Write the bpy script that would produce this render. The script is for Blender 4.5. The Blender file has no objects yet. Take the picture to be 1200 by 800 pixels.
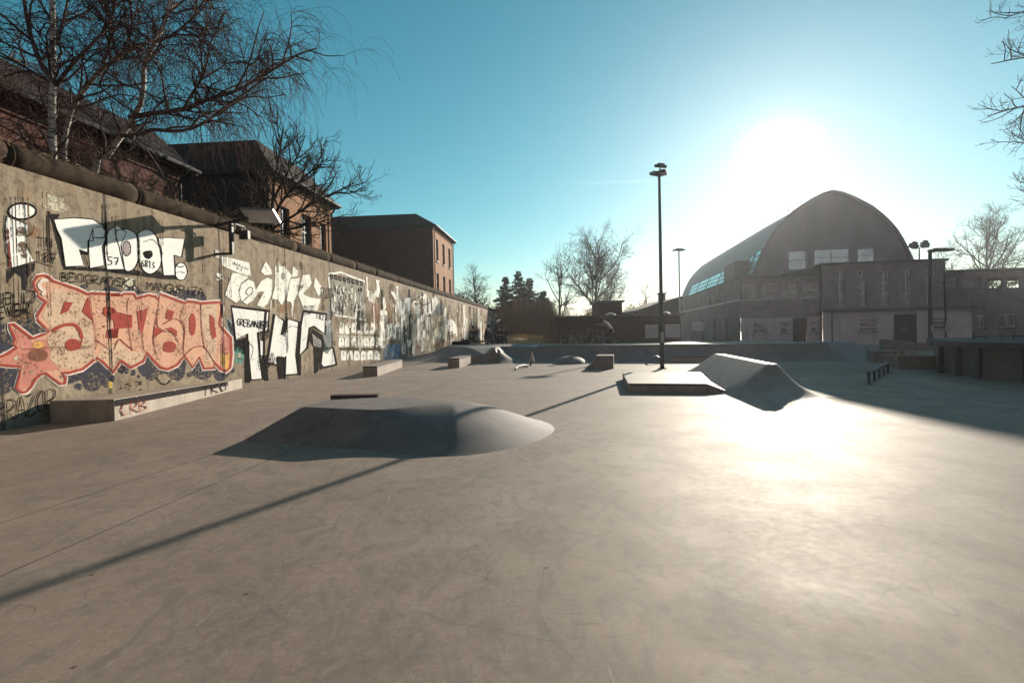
import bpy, bmesh, math, random
import numpy as np
from mathutils import Vector, Matrix
R_ = math.radians
scene = bpy.context.scene
# ------------------------------------------------------------------ camera
cam_d = bpy.data.cameras.new('camera'); cam = bpy.data.objects.new('camera', cam_d); scene.collection.objects.link(cam)
cam_d.sensor_width = 36.0; cam_d.lens = 36.0*640/1200; cam_d.clip_end = 3000; cam_d.clip_start = .05
_p = math.atan(11/640); _a = .020
_f = Vector((0, math.cos(_p), -math.sin(_p))); _r = Vector((1,0,0)); _u = Vector((0, math.sin(_p), math.cos(_p)))
_R = _r*math.cos(_a) - _u*math.sin(_a); _U = _u*math.cos(_a) + _r*math.sin(_a)
cam.matrix_world = Matrix(((_R.x,_U.x,-_f.x,0),(_R.y,_U.y,-_f.y,0),(_R.z,_U.z,-_f.z,1.35),(0,0,0,1)))
scene.camera = cam
# ------------------------------------------------------------------ sun and sky
SUN_AZ, SUN_EL = R_(26.4), R_(15.3)
sd = Vector((math.cos(SUN_EL)*math.sin(SUN_AZ), math.cos(SUN_EL)*math.cos(SUN_AZ), math.sin(SUN_EL)))
sl = bpy.data.lights.new('sun', 'SUN'); sl.energy = 4.6; sl.angle = R_(.5); sl.color = (1, .885, .73)
so = bpy.data.objects.new('sun', sl); scene.collection.objects.link(so)
so.rotation_euler = sd.to_track_quat('Z', 'Y').to_euler(); so.location = sd*60
world = bpy.data.worlds.new('World'); scene.world = world; world.use_nodes = True
nt = world.node_tree; nt.nodes.clear()
N = nt.nodes.new
wo = N('ShaderNodeOutputWorld'); bg = N('ShaderNodeBackground'); sky = N('ShaderNodeTexSky')
sky.sky_type = 'NISHITA'; sky.sun_disc = False; sky.sun_elevation = SUN_EL; sky.sun_rotation = SUN_AZ
sky.air_density = 1.0; sky.dust_density = .18; sky.ozone_density = 2.5; sky.altitude = 50
hs = N('ShaderNodeHueSaturation'); hs.inputs['Hue'].default_value = .462; hs.inputs['Saturation'].default_value = 1.22
nt.links.new(sky.outputs[0], hs.inputs['Color'])
# added neutral fill tint and the bright air close to the sun, both in sky directions
geo = N('ShaderNodeTexCoord'); dot = N('ShaderNodeVectorMath'); dot.operation = 'DOT_PRODUCT'; dot.inputs[1].default_value = tuple(sd)
nt.links.new(geo.outputs['Generated'], dot.inputs[0])
def M(op, a, b=None, clamp=False):
    m = N('ShaderNodeMath'); m.operation = op; m.use_clamp = clamp
    for i, v in enumerate((a, b)):
        if v is None: continue
        if isinstance(v, (int, float)): m.inputs[i].default_value = v
        else: nt.links.new(v, m.inputs[i])
    return m.outputs[0]
c = M('MAXIMUM', dot.outputs['Value'], 0.0)
glow = M('ADD', M('MULTIPLY', M('POWER', c, 16.0), .0), M('ADD', M('MULTIPLY', M('POWER', c, 90.0), .38), M('MULTIPLY', M('POWER', c, 900.0), 9.0)))
gm = N('ShaderNodeMix'); gm.data_type = 'RGBA'; gm.blend_type = 'ADD'; gm.inputs[0].default_value = 1.0
gc = N('ShaderNodeVectorMath'); gc.operation = 'SCALE'; gc.inputs[0].default_value = (.95, 1.0, .94)
nt.links.new(glow, gc.inputs['Scale']); tint = N('ShaderNodeVectorMath'); tint.operation = 'MULTIPLY'; tint.inputs[1].default_value = (.92, 1.05, 1.0); nt.links.new(hs.outputs[0], tint.inputs[0]); 
# added grey-pink sky behind the camera, out of view, neutralising the shade fill
bw = N('ShaderNodeRGBToBW'); nt.links.new(tint.outputs[0], bw.inputs[0]); neutral_fill = N('ShaderNodeVectorMath'); neutral_fill.operation = 'SCALE'; neutral_fill.inputs[0].default_value = (1.12, .95, .98); nt.links.new(bw.outputs[0], neutral_fill.inputs['Scale'])
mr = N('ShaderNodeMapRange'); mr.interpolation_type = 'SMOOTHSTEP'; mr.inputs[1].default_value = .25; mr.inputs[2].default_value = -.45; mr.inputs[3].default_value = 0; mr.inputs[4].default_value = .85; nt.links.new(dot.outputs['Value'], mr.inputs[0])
vm = N('ShaderNodeMix'); vm.data_type = 'RGBA'; nt.links.new(mr.outputs[0], vm.inputs[0]); nt.links.new(tint.outputs[0], vm.inputs[6]); nt.links.new(neutral_fill.outputs[0], vm.inputs[7])
# a faint vapour trail, an arc of the sky between two directions
ta, tb = Vector((.0878,.9624,.2572)).normalized(), Vector((.3435,.9062,.2468)).normalized(); tn = ta.cross(tb).normalized(); tm = (ta+tb).normalized()
td_ = N('ShaderNodeVectorMath'); td_.operation = 'DOT_PRODUCT'; td_.inputs[1].default_value = tuple(tn); nt.links.new(geo.outputs['Generated'], td_.inputs[0])
te_ = N('ShaderNodeVectorMath'); te_.operation = 'DOT_PRODUCT'; te_.inputs[1].default_value = tuple(tm); nt.links.new(geo.outputs['Generated'], te_.inputs[0])
tz = N('ShaderNodeTexNoise'); tz.inputs['Scale'].default_value = 30; nt.links.new(geo.outputs['Generated'], tz.inputs['Vector'])
trail = M('MULTIPLY', M('MULTIPLY', M('SUBTRACT', 1.0, M('MULTIPLY', M('ABSOLUTE', td_.outputs['Value']), 220.0), True), M('MULTIPLY', M('SUBTRACT', te_.outputs['Value'], ta.dot(tm)-.002), 60.0, True)), M('MULTIPLY', tz.outputs['Fac'], 1.6))
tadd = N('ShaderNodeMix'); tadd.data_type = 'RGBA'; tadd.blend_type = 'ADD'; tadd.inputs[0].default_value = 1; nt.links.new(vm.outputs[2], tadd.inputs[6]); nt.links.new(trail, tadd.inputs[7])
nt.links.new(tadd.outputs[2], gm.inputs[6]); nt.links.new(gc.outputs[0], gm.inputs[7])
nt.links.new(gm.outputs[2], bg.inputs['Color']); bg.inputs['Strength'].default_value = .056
nt.links.new(bg.outputs[0], wo.inputs['Surface'])
scene.view_settings.view_transform = 'Standard'; scene.view_settings.look = 'None'
scene.view_settings.exposure = 0.9; scene.view_settings.gamma = 1; scene.view_settings.use_curve_mapping = False
scene.render.engine = 'CYCLES'
scene.cycles.transparent_max_bounces = 24; scene.cycles.max_bounces = 6

# ------------------------------------------------------------------ helpers
COL = scene.collection
MATS = {}
class NB:
    def __init__(s, m): s.t = m.node_tree; s.n = s.t.nodes; s.l = s.t.links
    def new(s, k, **kw):
        n = s.n.new(k)
        for a, b in kw.items(): setattr(n, a, b)
        return n
    def lk(s, a, b): s.l.new(a, b)
    def val(s, sock, v):
        if hasattr(v, 'links') or isinstance(v, bpy.types.NodeSocket): s.l.new(v, sock)
        else: sock.default_value = v
    def math(s, op, a, b=None, clamp=False):
        m = s.new('ShaderNodeMath', operation=op, use_clamp=clamp); s.val(m.inputs[0], a)
        if b is not None: s.val(m.inputs[1], b)
        return m.outputs[0]
    def noise(s, vec, scale, detail=4, rough=.55, dist=0):
        n = s.new('ShaderNodeTexNoise'); s.lk(vec, n.inputs['Vector'])
        n.inputs['Scale'].default_value = scale; n.inputs['Detail'].default_value = detail; n.inputs['Roughness'].default_value = rough; n.inputs['Distortion'].default_value = dist
        return n.outputs['Fac']
    def ramp(s, fac, lo, hi, a=0., b=1.):
        m = s.new('ShaderNodeMapRange'); m.clamp = True; s.lk(fac, m.inputs[0])
        m.inputs[1].default_value = lo; m.inputs[2].default_value = hi; m.inputs[3].default_value = a; m.inputs[4].default_value = b
        return m.outputs[0]
    def mix(s, fac, a, b, mode='MIX'):
        m = s.new('ShaderNodeMix', data_type='RGBA', blend_type=mode); s.val(m.inputs[0], fac)
        for i, v in ((6, a), (7, b)):
            if isinstance(v, tuple): m.inputs[i].default_value = v if len(v) == 4 else (*v, 1)
            else: s.lk(v, m.inputs[i])
        return m.outputs[2]
    def scale(s, vec, v):
        m = s.new('ShaderNodeMapping'); s.lk(vec, m.inputs['Vector']); m.inputs['Scale'].default_value = v; return m.outputs[0]
def newmat(name, rough=.7, spec=.3, metal=0.):
    m = bpy.data.materials.new(name); m.use_nodes = True; b = NB(m)
    p = m.node_tree.nodes['Principled BSDF']; p.inputs['Roughness'].default_value = rough
    p.inputs['Specular IOR Level'].default_value = spec; p.inputs['Metallic'].default_value = metal
    tc = b.new('ShaderNodeTexCoord'); MATS[name] = m
    return m, b, p, tc.outputs['Object']
def bump(b, p, h, strength=.3, dist=.02):
    n = b.new('ShaderNodeBump'); n.inputs['Strength'].default_value = strength; n.inputs['Distance'].default_value = dist
    b.lk(h, n.inputs['Height']); b.lk(n.outputs[0], p.inputs['Normal'])
def simple(name, c1, c2=None, scale=6., rough=.7, spec=.3, metal=0., bstr=.0, detail=5, stretch=(1,1,1)):
    m, b, p, v = newmat(name, rough, spec, metal)
    if stretch != (1,1,1): v = b.scale(v, stretch)
    n = b.noise(v, scale, detail, .6)
    f = b.ramp(n, .3, .7)
    b.lk(b.mix(f, c1, c2 or tuple(x*.75 for x in c1)), p.inputs['Base Color'])
    if bstr: bump(b, p, n, bstr)
    return m

class MB:
    def __init__(s): s.v = []; s.f = []; s.mi = []
    def add(s, vs, fs, mi=0):
        o = len(s.v); s.v += [tuple(map(float, q)) for q in vs]; s.f += [tuple(i+o for i in f) for f in fs]; s.mi += [mi]*len(fs)
    def box(s, a, b, mi=0):
        x0,y0,z0 = a; x1,y1,z1 = b
        s.add([(x0,y0,z0),(x1,y0,z0),(x1,y1,z0),(x0,y1,z0),(x0,y0,z1),(x1,y0,z1),(x1,y1,z1),(x0,y1,z1)],
              [(0,3,2,1),(4,5,6,7),(0,1,5,4),(1,2,6,5),(2,3,7,6),(3,0,4,7)], mi)
    def obox(s, c, ax, ay, az, mi=0):
        c = Vector(c); ax, ay, az = Vector(ax), Vector(ay), Vector(az)
        vs = [c+ax*i+ay*j+az*k for k in (-1,1) for j in (-1,1) for i in (-1,1)]
        s.add(vs, [(0,2,3,1),(4,5,7,6),(0,1,5,4),(2,6,7,3),(1,3,7,5),(0,4,6,2)], mi)
    def bar(s, a, b, w, h=None, mi=0):
        a, b = Vector(a), Vector(b); d = (b-a); L = d.length; d.normalize(); h = h or w
        up = Vector((0,0,1)) if abs(d.z) < .95 else Vector((1,0,0)); x = d.cross(up).normalized(); y = x.cross(d)
        s.obox((a+b)/2, x*w/2, d*L/2, y*h/2, mi)
    def prism(s, pts, z0, z1, mi=0):
        n = len(pts); ar = sum(pts[i][0]*pts[(i+1)%n][1]-pts[(i+1)%n][0]*pts[i][1] for i in range(n))
        if ar < 0: pts = pts[::-1]
        z0f = z0 if callable(z0) else (lambda x, y: z0); z1f = z1 if callable(z1) else (lambda x, y: z1)
        s.add([(x,y,z0f(x,y)) for x,y in pts]+[(x,y,z1f(x,y)) for x,y in pts],
              [tuple(range(n))[::-1], tuple(range(n,2*n))]+[(i,(i+1)%n,n+(i+1)%n,n+i) for i in range(n)], mi)
    def tube(s, pts, rad, sides=8, cap=True, mi=0):
        P = [Vector(q) for q in pts]; n = len(P); rr = rad if isinstance(rad, (list, tuple)) else [rad]*n
        vs = []
        for i in range(n):
            d = (P[min(i+1,n-1)]-P[max(i-1,0)]).normalized()
            up = Vector((0,0,1)) if abs(d.z) < .9 else Vector((1,0,0)); x = d.cross(up).normalized(); y = x.cross(d)
            for k in range(sides):
                t = 2*math.pi*k/sides; vs.append(P[i]+(x*math.cos(t)+y*math.sin(t))*rr[i])
        fs = [(i*sides+k, i*sides+(k+1)%sides, (i+1)*sides+(k+1)%sides, (i+1)*sides+k) for i in range(n-1) for k in range(sides)]
        if cap: fs += [tuple(range(sides))[::-1], tuple(range((n-1)*sides, n*sides))]
        s.add(vs, fs, mi)
    def build(s, name, mats, parent=None, smooth=False, bevel=0., recalc=False):
        me = bpy.data.meshes.new(name); me.from_pydata(s.v, [], s.f); 
        for m in (mats if isinstance(mats, (list, tuple)) else [mats]): me.materials.append(MATS[m])
        me.polygons.foreach_set('material_index', s.mi); 
        if bevel or recalc:
            bm = bmesh.new(); bm.from_mesh(me)
            if recalc: bmesh.ops.recalc_face_normals(bm, faces=bm.faces)
            if bevel: bmesh.ops.bevel(bm, geom=[e for e in bm.edges if len(e.link_faces) == 2 and e.calc_face_angle(0) > .4], offset=bevel, segments=2, affect='EDGES', profile=.7)
            bm.to_mesh(me); bm.free()
        if smooth: me.polygons.foreach_set('use_smooth', [True]*len(me.polygons))
        o = bpy.data.objects.new(name, me); COL.objects.link(o)
        if parent: o.parent = parent
        return o
def tag(o, label=None, cat=None, group=None, kind=None):
    for k, v in (('label',label),('category',cat),('group',group),('kind',kind)):
        if v: o[k] = v
    return o
def thing(name, label, cat, loc=(0,0,0), rz=0., group=None):
    o = bpy.data.objects.new(name, None); COL.objects.link(o); o.location = loc; o.rotation_euler = (0,0,rz); o.empty_display_size = .2
    return tag(o, label, cat, group)
def grid_height(name, x0, x1, y0, y1, step, fn, mat, parent=None, smooth=True, skip=0.0, ang=None):
    """a solid mound: height function over a plan grid, cells below 'skip' dropped"""
    nx = int((x1-x0)/step)+1; ny = int((y1-y0)/step)+1
    xs = np.linspace(x0, x1, nx); ys = np.linspace(y0, y1, ny)
    Z = np.array([[fn(x, y) for x in xs] for y in ys])
    idx = -np.ones((ny, nx), int); v = []; f = []
    for j in range(ny-1):
        for i in range(nx-1):
            if max(Z[j,i], Z[j,i+1], Z[j+1,i], Z[j+1,i+1]) <= skip: continue
            q = []
            for a, b in ((j,i),(j,i+1),(j+1,i+1),(j+1,i)):
                if idx[a,b] < 0: idx[a,b] = len(v); v.append((xs[b], ys[a], max(Z[a,b], -.02)))
                q.append(int(idx[a,b]))
            f.append(tuple(q))
    m = MB(); m.add(v, f); o = m.build(name, mat, parent, smooth)
    if ang:
        bm = bmesh.new(); bm.from_mesh(o.data)
        for e in bm.edges:
            if len(e.link_faces) == 2 and e.calc_face_angle(0) > ang: e.smooth = False
        bm.to_mesh(o.data); bm.free()
    return o
def inside_dist(poly):
    """signed distance to the outline of a plan polygon, positive inside"""
    P = [np.array(q, float) for q in poly]; n = len(P)
    def fn(x, y):
        q = np.array((x, y)); best = 1e9; ins = False
        for i in range(n):
            a, b = P[i], P[(i+1)%n]; ab = b-a; t = max(0., min(1., float((q-a)@ab/(ab@ab)))); w = q-(a+ab*t); best = min(best, float(w@w))
            if (a[1] > y) != (b[1] > y) and x < (b[0]-a[0])*(y-a[1])/(b[1]-a[1])+a[0]: ins = not ins
        return math.sqrt(best)*(1 if ins else -1)
    return fn
def sm(a, b, x): t = max(0., min(1., (x-a)/(b-a))); return t*t*(3-2*t)

def add_haze(density, aniso):  # added haze volume, lightens the far buildings as lens flare would
    m = bpy.data.materials.new('haze'); m.use_nodes = True; t = m.node_tree; t.nodes.remove(t.nodes['Principled BSDF'])
    v = t.nodes.new('ShaderNodeVolumePrincipled'); v.inputs['Density'].default_value = density; v.inputs['Anisotropy'].default_value = aniso; v.inputs['Color'].default_value = (.86,.93,1.0,1)
    t.links.new(v.outputs[0], t.nodes['Material Output'].inputs['Volume']); MATS['haze'] = m
    b = MB(); b.box((-1000,-400,-1.6),(1000,1000,24)); o = b.build('haze', 'haze'); tag(o, 'thin haze added to pale the distant hall like lens flare', 'haze', kind='stuff'); return o
# ------------------------------------------------------------------ materials
def m_ground():
    m, b, p, v = newmat('polished_concrete', .5, .19)
    big = b.noise(v, .22, 4, .55, .4); mid = b.noise(v, 1.3, 5, .6, .6); fine = b.noise(v, 14, 6, .7); grit = b.noise(v, 90, 2, .6)
    col = b.mix(b.ramp(big, .3, .7), (.195,.143,.110), (.315,.242,.192))
    col = b.mix(b.ramp(mid, .42, .64, 0, .55), col, (.15,.115,.09))
    col = b.mix(b.ramp(mid, .22, .42, .35, 0), col, (.40,.33,.275))
    col = b.mix(b.ramp(fine, .35, .65, 0, .25), col, (.42,.35,.29))
    g1 = b.noise(v, 38, 5, .75); col = b.mix(b.ramp(g1, .52, .68, 0, .4), col, (.12,.09,.07)); col = b.mix(b.ramp(g1, .30, .44, .35, 0), col, (.48,.40,.33))
    g2 = b.noise(v, 170, 2, .6); col = b.mix(b.ramp(g2, .60, .72, 0, .45), col, (.10,.08,.065))
    for rz_, cc in ((.5, (.46,.39,.33)), (-.7, (.13,.10,.08)), (1.2, (.13,.10,.08))):
        mp_ = b.new('ShaderNodeMapping'); b.lk(v, mp_.inputs['Vector']); mp_.inputs['Rotation'].default_value = (0,0,rz_); mp_.inputs['Scale'].default_value = (26,1.1,1)
        sc_ = b.noise(mp_.outputs[0], 1.0, 3, .6, .3); col = b.mix(b.math('MULTIPLY', b.ramp(sc_, .68, .74, 0, .5), b.ramp(mid, .46, .56)), col, cc)
    # soft trowel clouds
    cl = b.noise(b.scale(v, (1,.55,1)), 3.4, 6, .62, 2.2)
    col = b.mix(b.ramp(cl, .48, .62, 0, .5), col, (.14,.125,.11))
    # thin scuffs: iso-lines of a distorted noise
    for sc, w, st, cc in ((1.1,.006,.55,(.085,.075,.065)), (2.7,.008,.4,(.10,.09,.08)), (5.5,.012,.3,(.40,.375,.34))):
        n = b.noise(v, sc, 2, .5, 1.6)
        d = b.math('ABSOLUTE', b.math('SUBTRACT', n, .5))
        mask = b.ramp(b.noise(v, sc*1.7+.4, 2), .52, .62)
        col = b.mix(b.math('MULTIPLY', b.math('MULTIPLY', b.ramp(d, 0, w, 1, 0), mask), min(1, st*.9)), col, cc)
    # wheel arcs
    sep = b.new('ShaderNodeSeparateXYZ'); b.lk(v, sep.inputs[0])
    arcm = b.ramp(b.noise(v, 1.6, 3), .41, .53)
    for cx, cy, r in ((3.1,5.2,1.25),(3.9,4.1,.7),(2.1,3.6,.42),(4.8,3.0,1.5),(1.4,5.3,2.3),(3.4,3.2,.95),(2.7,2.6,.6),(.6,4.2,1.9),(5.6,5.8,2.0),(3.6,2.2,.35),(4.4,2.9,.5),(2.4,2.1,.8),(1.2,2.7,1.1),(5.2,4.2,.6),(3.0,4.4,.3),(4.1,5.6,.9)):
        dx = b.math('SUBTRACT', sep.outputs[0], cx); dy = b.math('SUBTRACT', sep.outputs[1], cy)
        d = b.math('SQRT', b.math('ADD', b.math('MULTIPLY', dx, dx), b.math('MULTIPLY', dy, dy)))
        d = b.math('ABSOLUTE', b.math('SUBTRACT', b.math('ADD', d, b.math('MULTIPLY', mid, .25)), r+.12))
        col = b.mix(b.math('MULTIPLY', b.math('MULTIPLY', b.ramp(d, .003, .014, 1, 0), arcm), .45), col, (.14,.125,.11))
    # pour joints
    def line(px, py, qx, qy, lim=None):
        L = math.hypot(qx-px, qy-py); nx, ny = -(qy-py)/L, (qx-px)/L
        d = b.math('ADD', b.math('ADD', b.math('MULTIPLY', sep.outputs[0], nx), b.math('MULTIPLY', sep.outputs[1], ny)), -(px*nx+py*ny))
        d = b.math('ADD', d, b.math('MULTIPLY', b.math('SUBTRACT', fine, .5), .012))
        k = b.ramp(b.math('ABSOLUTE', d), .004, .013, .85, 0)
        if lim:
            sgn, at = lim; k = b.math('MULTIPLY', k, b.ramp(sep.outputs[0], at, at+.02*sgn, 0, 1) if sgn > 0 else b.ramp(sep.outputs[0], at-.02, at, 1, 0))
        return k
    jn = line(.52,6.95,4.45,4.75,(1,.5))
    for a in ((-3.85,4.05,-3.6,5.7,(-1,-3.3)), (-9,11.2,12,8.2,(-1,-3.2)), (-3.2,14.2,4,11.2), (-1.5,20.5,5,17.2), (-2.4,9,-.9,24,None)):
        jn = b.math('MAXIMUM', jn, line(*a))
    col = b.mix(jn, col, (.07,.06,.055))
    # pits and chewing gum
    vo = b.new('ShaderNodeTexVoronoi'); b.lk(v, vo.inputs['Vector']); vo.inputs['Scale'].default_value = 5.0
    sepc = b.new('ShaderNodeSeparateColor'); b.lk(vo.outputs['Color'], sepc.inputs[0])
    pit = b.math('MULTIPLY', b.ramp(vo.outputs['Distance'], .04, .09, .85, 0), b.ramp(sepc.outputs[0], .72, .73))
    col = b.mix(pit, col, (.05,.045,.04))
    b.lk(col, p.inputs['Base Color'])
    r = b.math('ADD', b.ramp(mid, .3, .7, .67, .74), b.math('MULTIPLY', b.math('SUBTRACT', fine, .5), .16))
    b.lk(r, p.inputs['Roughness'])
    bump(b, p, b.math('ADD', b.math('MULTIPLY', grit, .7), b.math('MULTIPLY', fine, .4)), .07, .005)
m_ground()
def m_concrete(name, c1, c2, rough=.75, spec=.35, sc=3.):
    m, b, p, v = newmat(name, rough, spec)
    n1 = b.noise(v, sc, 5, .6, .5); n2 = b.noise(v, sc*12, 4, .65); n3 = b.noise(b.scale(v, (3,3,.35)), sc*1.3, 4, .6)
    col = b.mix(b.ramp(n1, .32, .68), c1, c2); col = b.mix(b.ramp(n2, .45, .72, 0, .5), col, tuple(x*.5 for x in c1)); col = b.mix(b.ramp(n3, .5, .72, 0, .4), col, tuple(x*.55 for x in c2))
    b.lk(col, p.inputs['Base Color']); bump(b, p, b.math('ADD', n1, n2), .25, .01)
m_concrete('smooth_concrete', (.31,.25,.21), (.21,.165,.14), .6, .3)
m_concrete('pale_concrete', (.38,.32,.255), (.25,.205,.16), .6, .4)
m_concrete('dark_concrete', (.13,.12,.115), (.08,.075,.07), .6, .4)
m_concrete('mid_concrete', (.22,.188,.172), (.148,.124,.114), .65, .3)
m_concrete('mossy_concrete', (.088,.062,.042), (.022,.016,.014), .95, .05, 3.2)
def m_wall():
    m, b, p, v = newmat('wall_concrete', .9, .15)   # wall frame: x along, z up
    n1 = b.noise(v, .8, 5, .6, .4); n2 = b.noise(v, 5, 6, .68); n3 = b.noise(v, 42, 4, .7); st = b.noise(b.scale(v, (2.6,1,.16)), 1.6, 5, .62)
    col = b.mix(b.ramp(n1, .32, .68), (.43,.345,.245), (.26,.205,.15))
    col = b.mix(b.ramp(n2, .50, .64, 0, .8), col, (.15,.115,.085))
    col = b.mix(b.ramp(n2, .24, .40, .6, 0), col, (.50,.45,.37))
    col = b.mix(b.ramp(st, .50, .66, 0, .6), col, (.13,.10,.08))
    col = b.mix(b.ramp(n3, .54, .66, 0, .8), col, (.09,.075,.06)); col = b.mix(b.ramp(n3, .25, .38, .5, 0), col, (.55,.50,.42))
    rust = b.noise(v, 1.7, 3, .5); col = b.mix(b.ramp(rust, .62, .7, 0, .4), col, (.33,.19,.10))
    sep = b.new('ShaderNodeSeparateXYZ'); b.lk(v, sep.inputs[0])
    # slab seams
    seam = None
    for u in (2.4,5.4,8.42,10.45,13.95,17.3,20.7,24.1,27.5,31,34.5,38,41.5,45,49,53,57,61,66,71,76,82,88):
        d = b.math('ABSOLUTE', b.math('ADD', b.math('SUBTRACT', sep.outputs[0], u), b.math('MULTIPLY', b.math('SUBTRACT', n2, .5), .07)))
        k = b.ramp(d, .012, .05, .9, 0); seam = k if seam is None else b.math('MAXIMUM', seam, k)
    col = b.mix(seam, col, (.05,.04,.035))
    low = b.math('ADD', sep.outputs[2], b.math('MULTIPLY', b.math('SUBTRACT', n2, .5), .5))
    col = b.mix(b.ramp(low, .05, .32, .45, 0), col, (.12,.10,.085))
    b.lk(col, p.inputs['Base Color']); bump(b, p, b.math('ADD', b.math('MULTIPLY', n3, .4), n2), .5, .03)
m_wall()
def paint(name, c, wear=.5, var=.12):
    dark = max(c) < .2; light = min(c) > .65; m, b, p, v = newmat('paint_'+name, .85, .03 if dark else .15)
    if light: var = .05
    n1 = b.noise(v, 2.2, 5, .6); n2 = b.noise(v, 17, 6, .72); n3 = b.noise(b.scale(v, (3,1,.5)), 4, 4, .6)
    col = b.mix(b.ramp(n1, .3, .7), tuple(min(1, x*(1+var)) for x in c), tuple(x*(1-var) for x in c))
    col = b.mix(b.ramp(n3, .55, .75, 0, .18 if light else .35), col, tuple(x*.6 for x in c))
    b.lk(col, p.inputs['Base Color'])
    a = b.math('ADD', b.math('MULTIPLY', n2, .7), b.math('MULTIPLY', n1, .3))
    b.lk(b.ramp(a, .66-wear*.3, .70-wear*.24, 1, .12), p.inputs['Alpha'])
    bump(b, p, n2, .3, .02)
for nm, c, w in (('navy',(.06,.06,.082),.6),('halo',(.74,.62,.55),.35),('peach',(.66,.37,.25),.42),('cream',(.62,.44,.31),.46),('rose',(.56,.22,.17),.42),('rust',(.22,.09,.055),.55),('amber',(.72,.40,.12),.5),
    ('pale',(.62,.58,.45),.6),('red',(.36,.055,.04),.36),('red2',(.55,.10,.07),.6),('maroon',(.20,.04,.035),.45),('yellow',(.62,.44,.10),.5),('white',(.92,.91,.87),.2),('offwhite',(.90,.88,.81),.38),('silver',(.84,.83,.80),.34),
    ('black',(.014,.012,.013),.3),('charcoal',(.03,.027,.028),.42),('brown',(.15,.10,.065),.6),('greyrose',(.38,.32,.31),.3),('greywash',(.34,.33,.31),.6),('grime',(.11,.088,.07),.72),('brick',(.36,.19,.10),.74),('sand',(.48,.40,.29),.7),
    ('mottled',(.44,.44,.39),.66),('bluegrey',(.28,.34,.38),.72),('blue',(.10,.25,.42),.55),('teal',(.12,.36,.30),.6),('green',(.09,.28,.17),.6)): paint(nm, c, w)
def m_brick(name, c1, c2, mortar, sc=1.):
    m, b, p, v = newmat(name, .9, .15)   # building frame: x along, z up ; use x+y for both faces
    sep = b.new('ShaderNodeSeparateXYZ'); b.lk(v, sep.inputs[0]); cb = b.new('ShaderNodeCombineXYZ')
    b.lk(b.math('ADD', sep.outputs[0], sep.outputs[1]), cb.inputs[0]); b.lk(sep.outputs[2], cb.inputs[1])
    t = b.new('ShaderNodeTexBrick'); b.lk(cb.outputs[0], t.inputs['Vector']); t.inputs['Scale'].default_value = 1; t.inputs['Brick Width'].default_value = .26*sc; t.inputs['Row Height'].default_value = .085*sc; t.inputs['Mortar Size'].default_value = .010*sc
    t.inputs['Color1'].default_value = (*c1,1); t.inputs['Color2'].default_value = (*c2,1); t.inputs['Mortar'].default_value = (*mortar,1)
    n = b.noise(v, 1.1, 5, .65); col = b.mix(b.ramp(n, .42, .7, 0, .6), t.outputs['Color'], tuple(x*.45 for x in c2)); n2 = b.noise(v, 7, 4); col = b.mix(b.ramp(n2,.5,.7,0,.35), col, mortar)
    b.lk(col, p.inputs['Base Color']); bump(b, p, t.outputs['Fac'], -.3, .01)
m_brick('warm_brick', (.34,.145,.075), (.42,.21,.11), (.30,.20,.13))
m_brick('red_brick', (.17,.06,.045), (.11,.04,.03), (.12,.10,.085))
simple('roof_felt', (.085,.08,.078), (.05,.048,.048), 2.5, .85, .2, bstr=.1)
simple('roof_tile_and_shade', (.030,.022,.022), (.016,.013,.013), 9, .9, .15, bstr=.3)  # roofs, and house end walls whose shade is painted into the colour
simple('dome_sheet', (.18,.17,.185), (.13,.122,.135), 1.2, .6, .35, stretch=(1,1,.3))
simple('gable_render', (.215,.20,.215), (.165,.152,.165), .9, .85, .25, stretch=(1,1,.6))
m_concrete('grey_render', (.245,.215,.222), (.175,.152,.16), .9, .2, .7)
m_concrete('white_render', (.50,.465,.475), (.38,.35,.36), .85, .25, .7)
simple('dark_paint', (.035,.032,.034), (.022,.02,.022), 5, .55, .35)
simple('brown_door', (.055,.03,.025), (.035,.02,.018), 5, .55, .35)
simple('white_frame', (.62,.62,.62), (.5,.5,.5), 8, .5, .4)
simple('dark_steel', (.05,.047,.047), (.033,.03,.03), 12, .45, .5, .5)
simple('galvanised', (.32,.32,.32), (.22,.22,.225), 9, .42, .5, .8)
simple('lamp_lens', (.35,.36,.38), (.3,.3,.32), 5, .15, .6)
simple('wood_board', (.13,.085,.055), (.08,.05,.035), 9, .75, .25, stretch=(1,6,6), bstr=.2)
simple('old_plastic', (.40,.40,.40), (.3,.3,.3), 9, .5, .4)
simple('soil', (.075,.058,.042), (.045,.036,.027), 4, .95, .1, bstr=.4)
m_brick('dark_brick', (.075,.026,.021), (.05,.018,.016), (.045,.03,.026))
simple('dry_grass', (.55,.38,.18), (.36,.25,.11), 7, .95, .1)
simple('asphalt', (.055,.053,.053), (.04,.039,.04), 6, .85, .3, bstr=.2)
def m_glass(name, c, rough=.08, metal=0., spec=.8):
    m, b, p, v = newmat(name, rough, spec, metal)
    n = b.noise(v, 1.5, 3); b.lk(b.mix(b.ramp(n, .3, .7), c, tuple(x*.6 for x in c)), p.inputs['Base Color'])
    bump(b, p, b.noise(v, .8, 2), .04, .05)
m_glass('dark_glass', (.03,.03,.034)); m_glass('sky_glass', (.30,.36,.38), .1, .8); m_glass('skylight_glass', (.62,.95,.93), .3, .9)
def m_clear():
    m, b, p, v = newmat('clear_glass', .05, .5)
    p.inputs['Transmission Weight'].default_value = 1.0; p.inputs['IOR'].default_value = 1.02; p.inputs['Base Color'].default_value = (.9,.95,.95,1)
m_clear()
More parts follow.
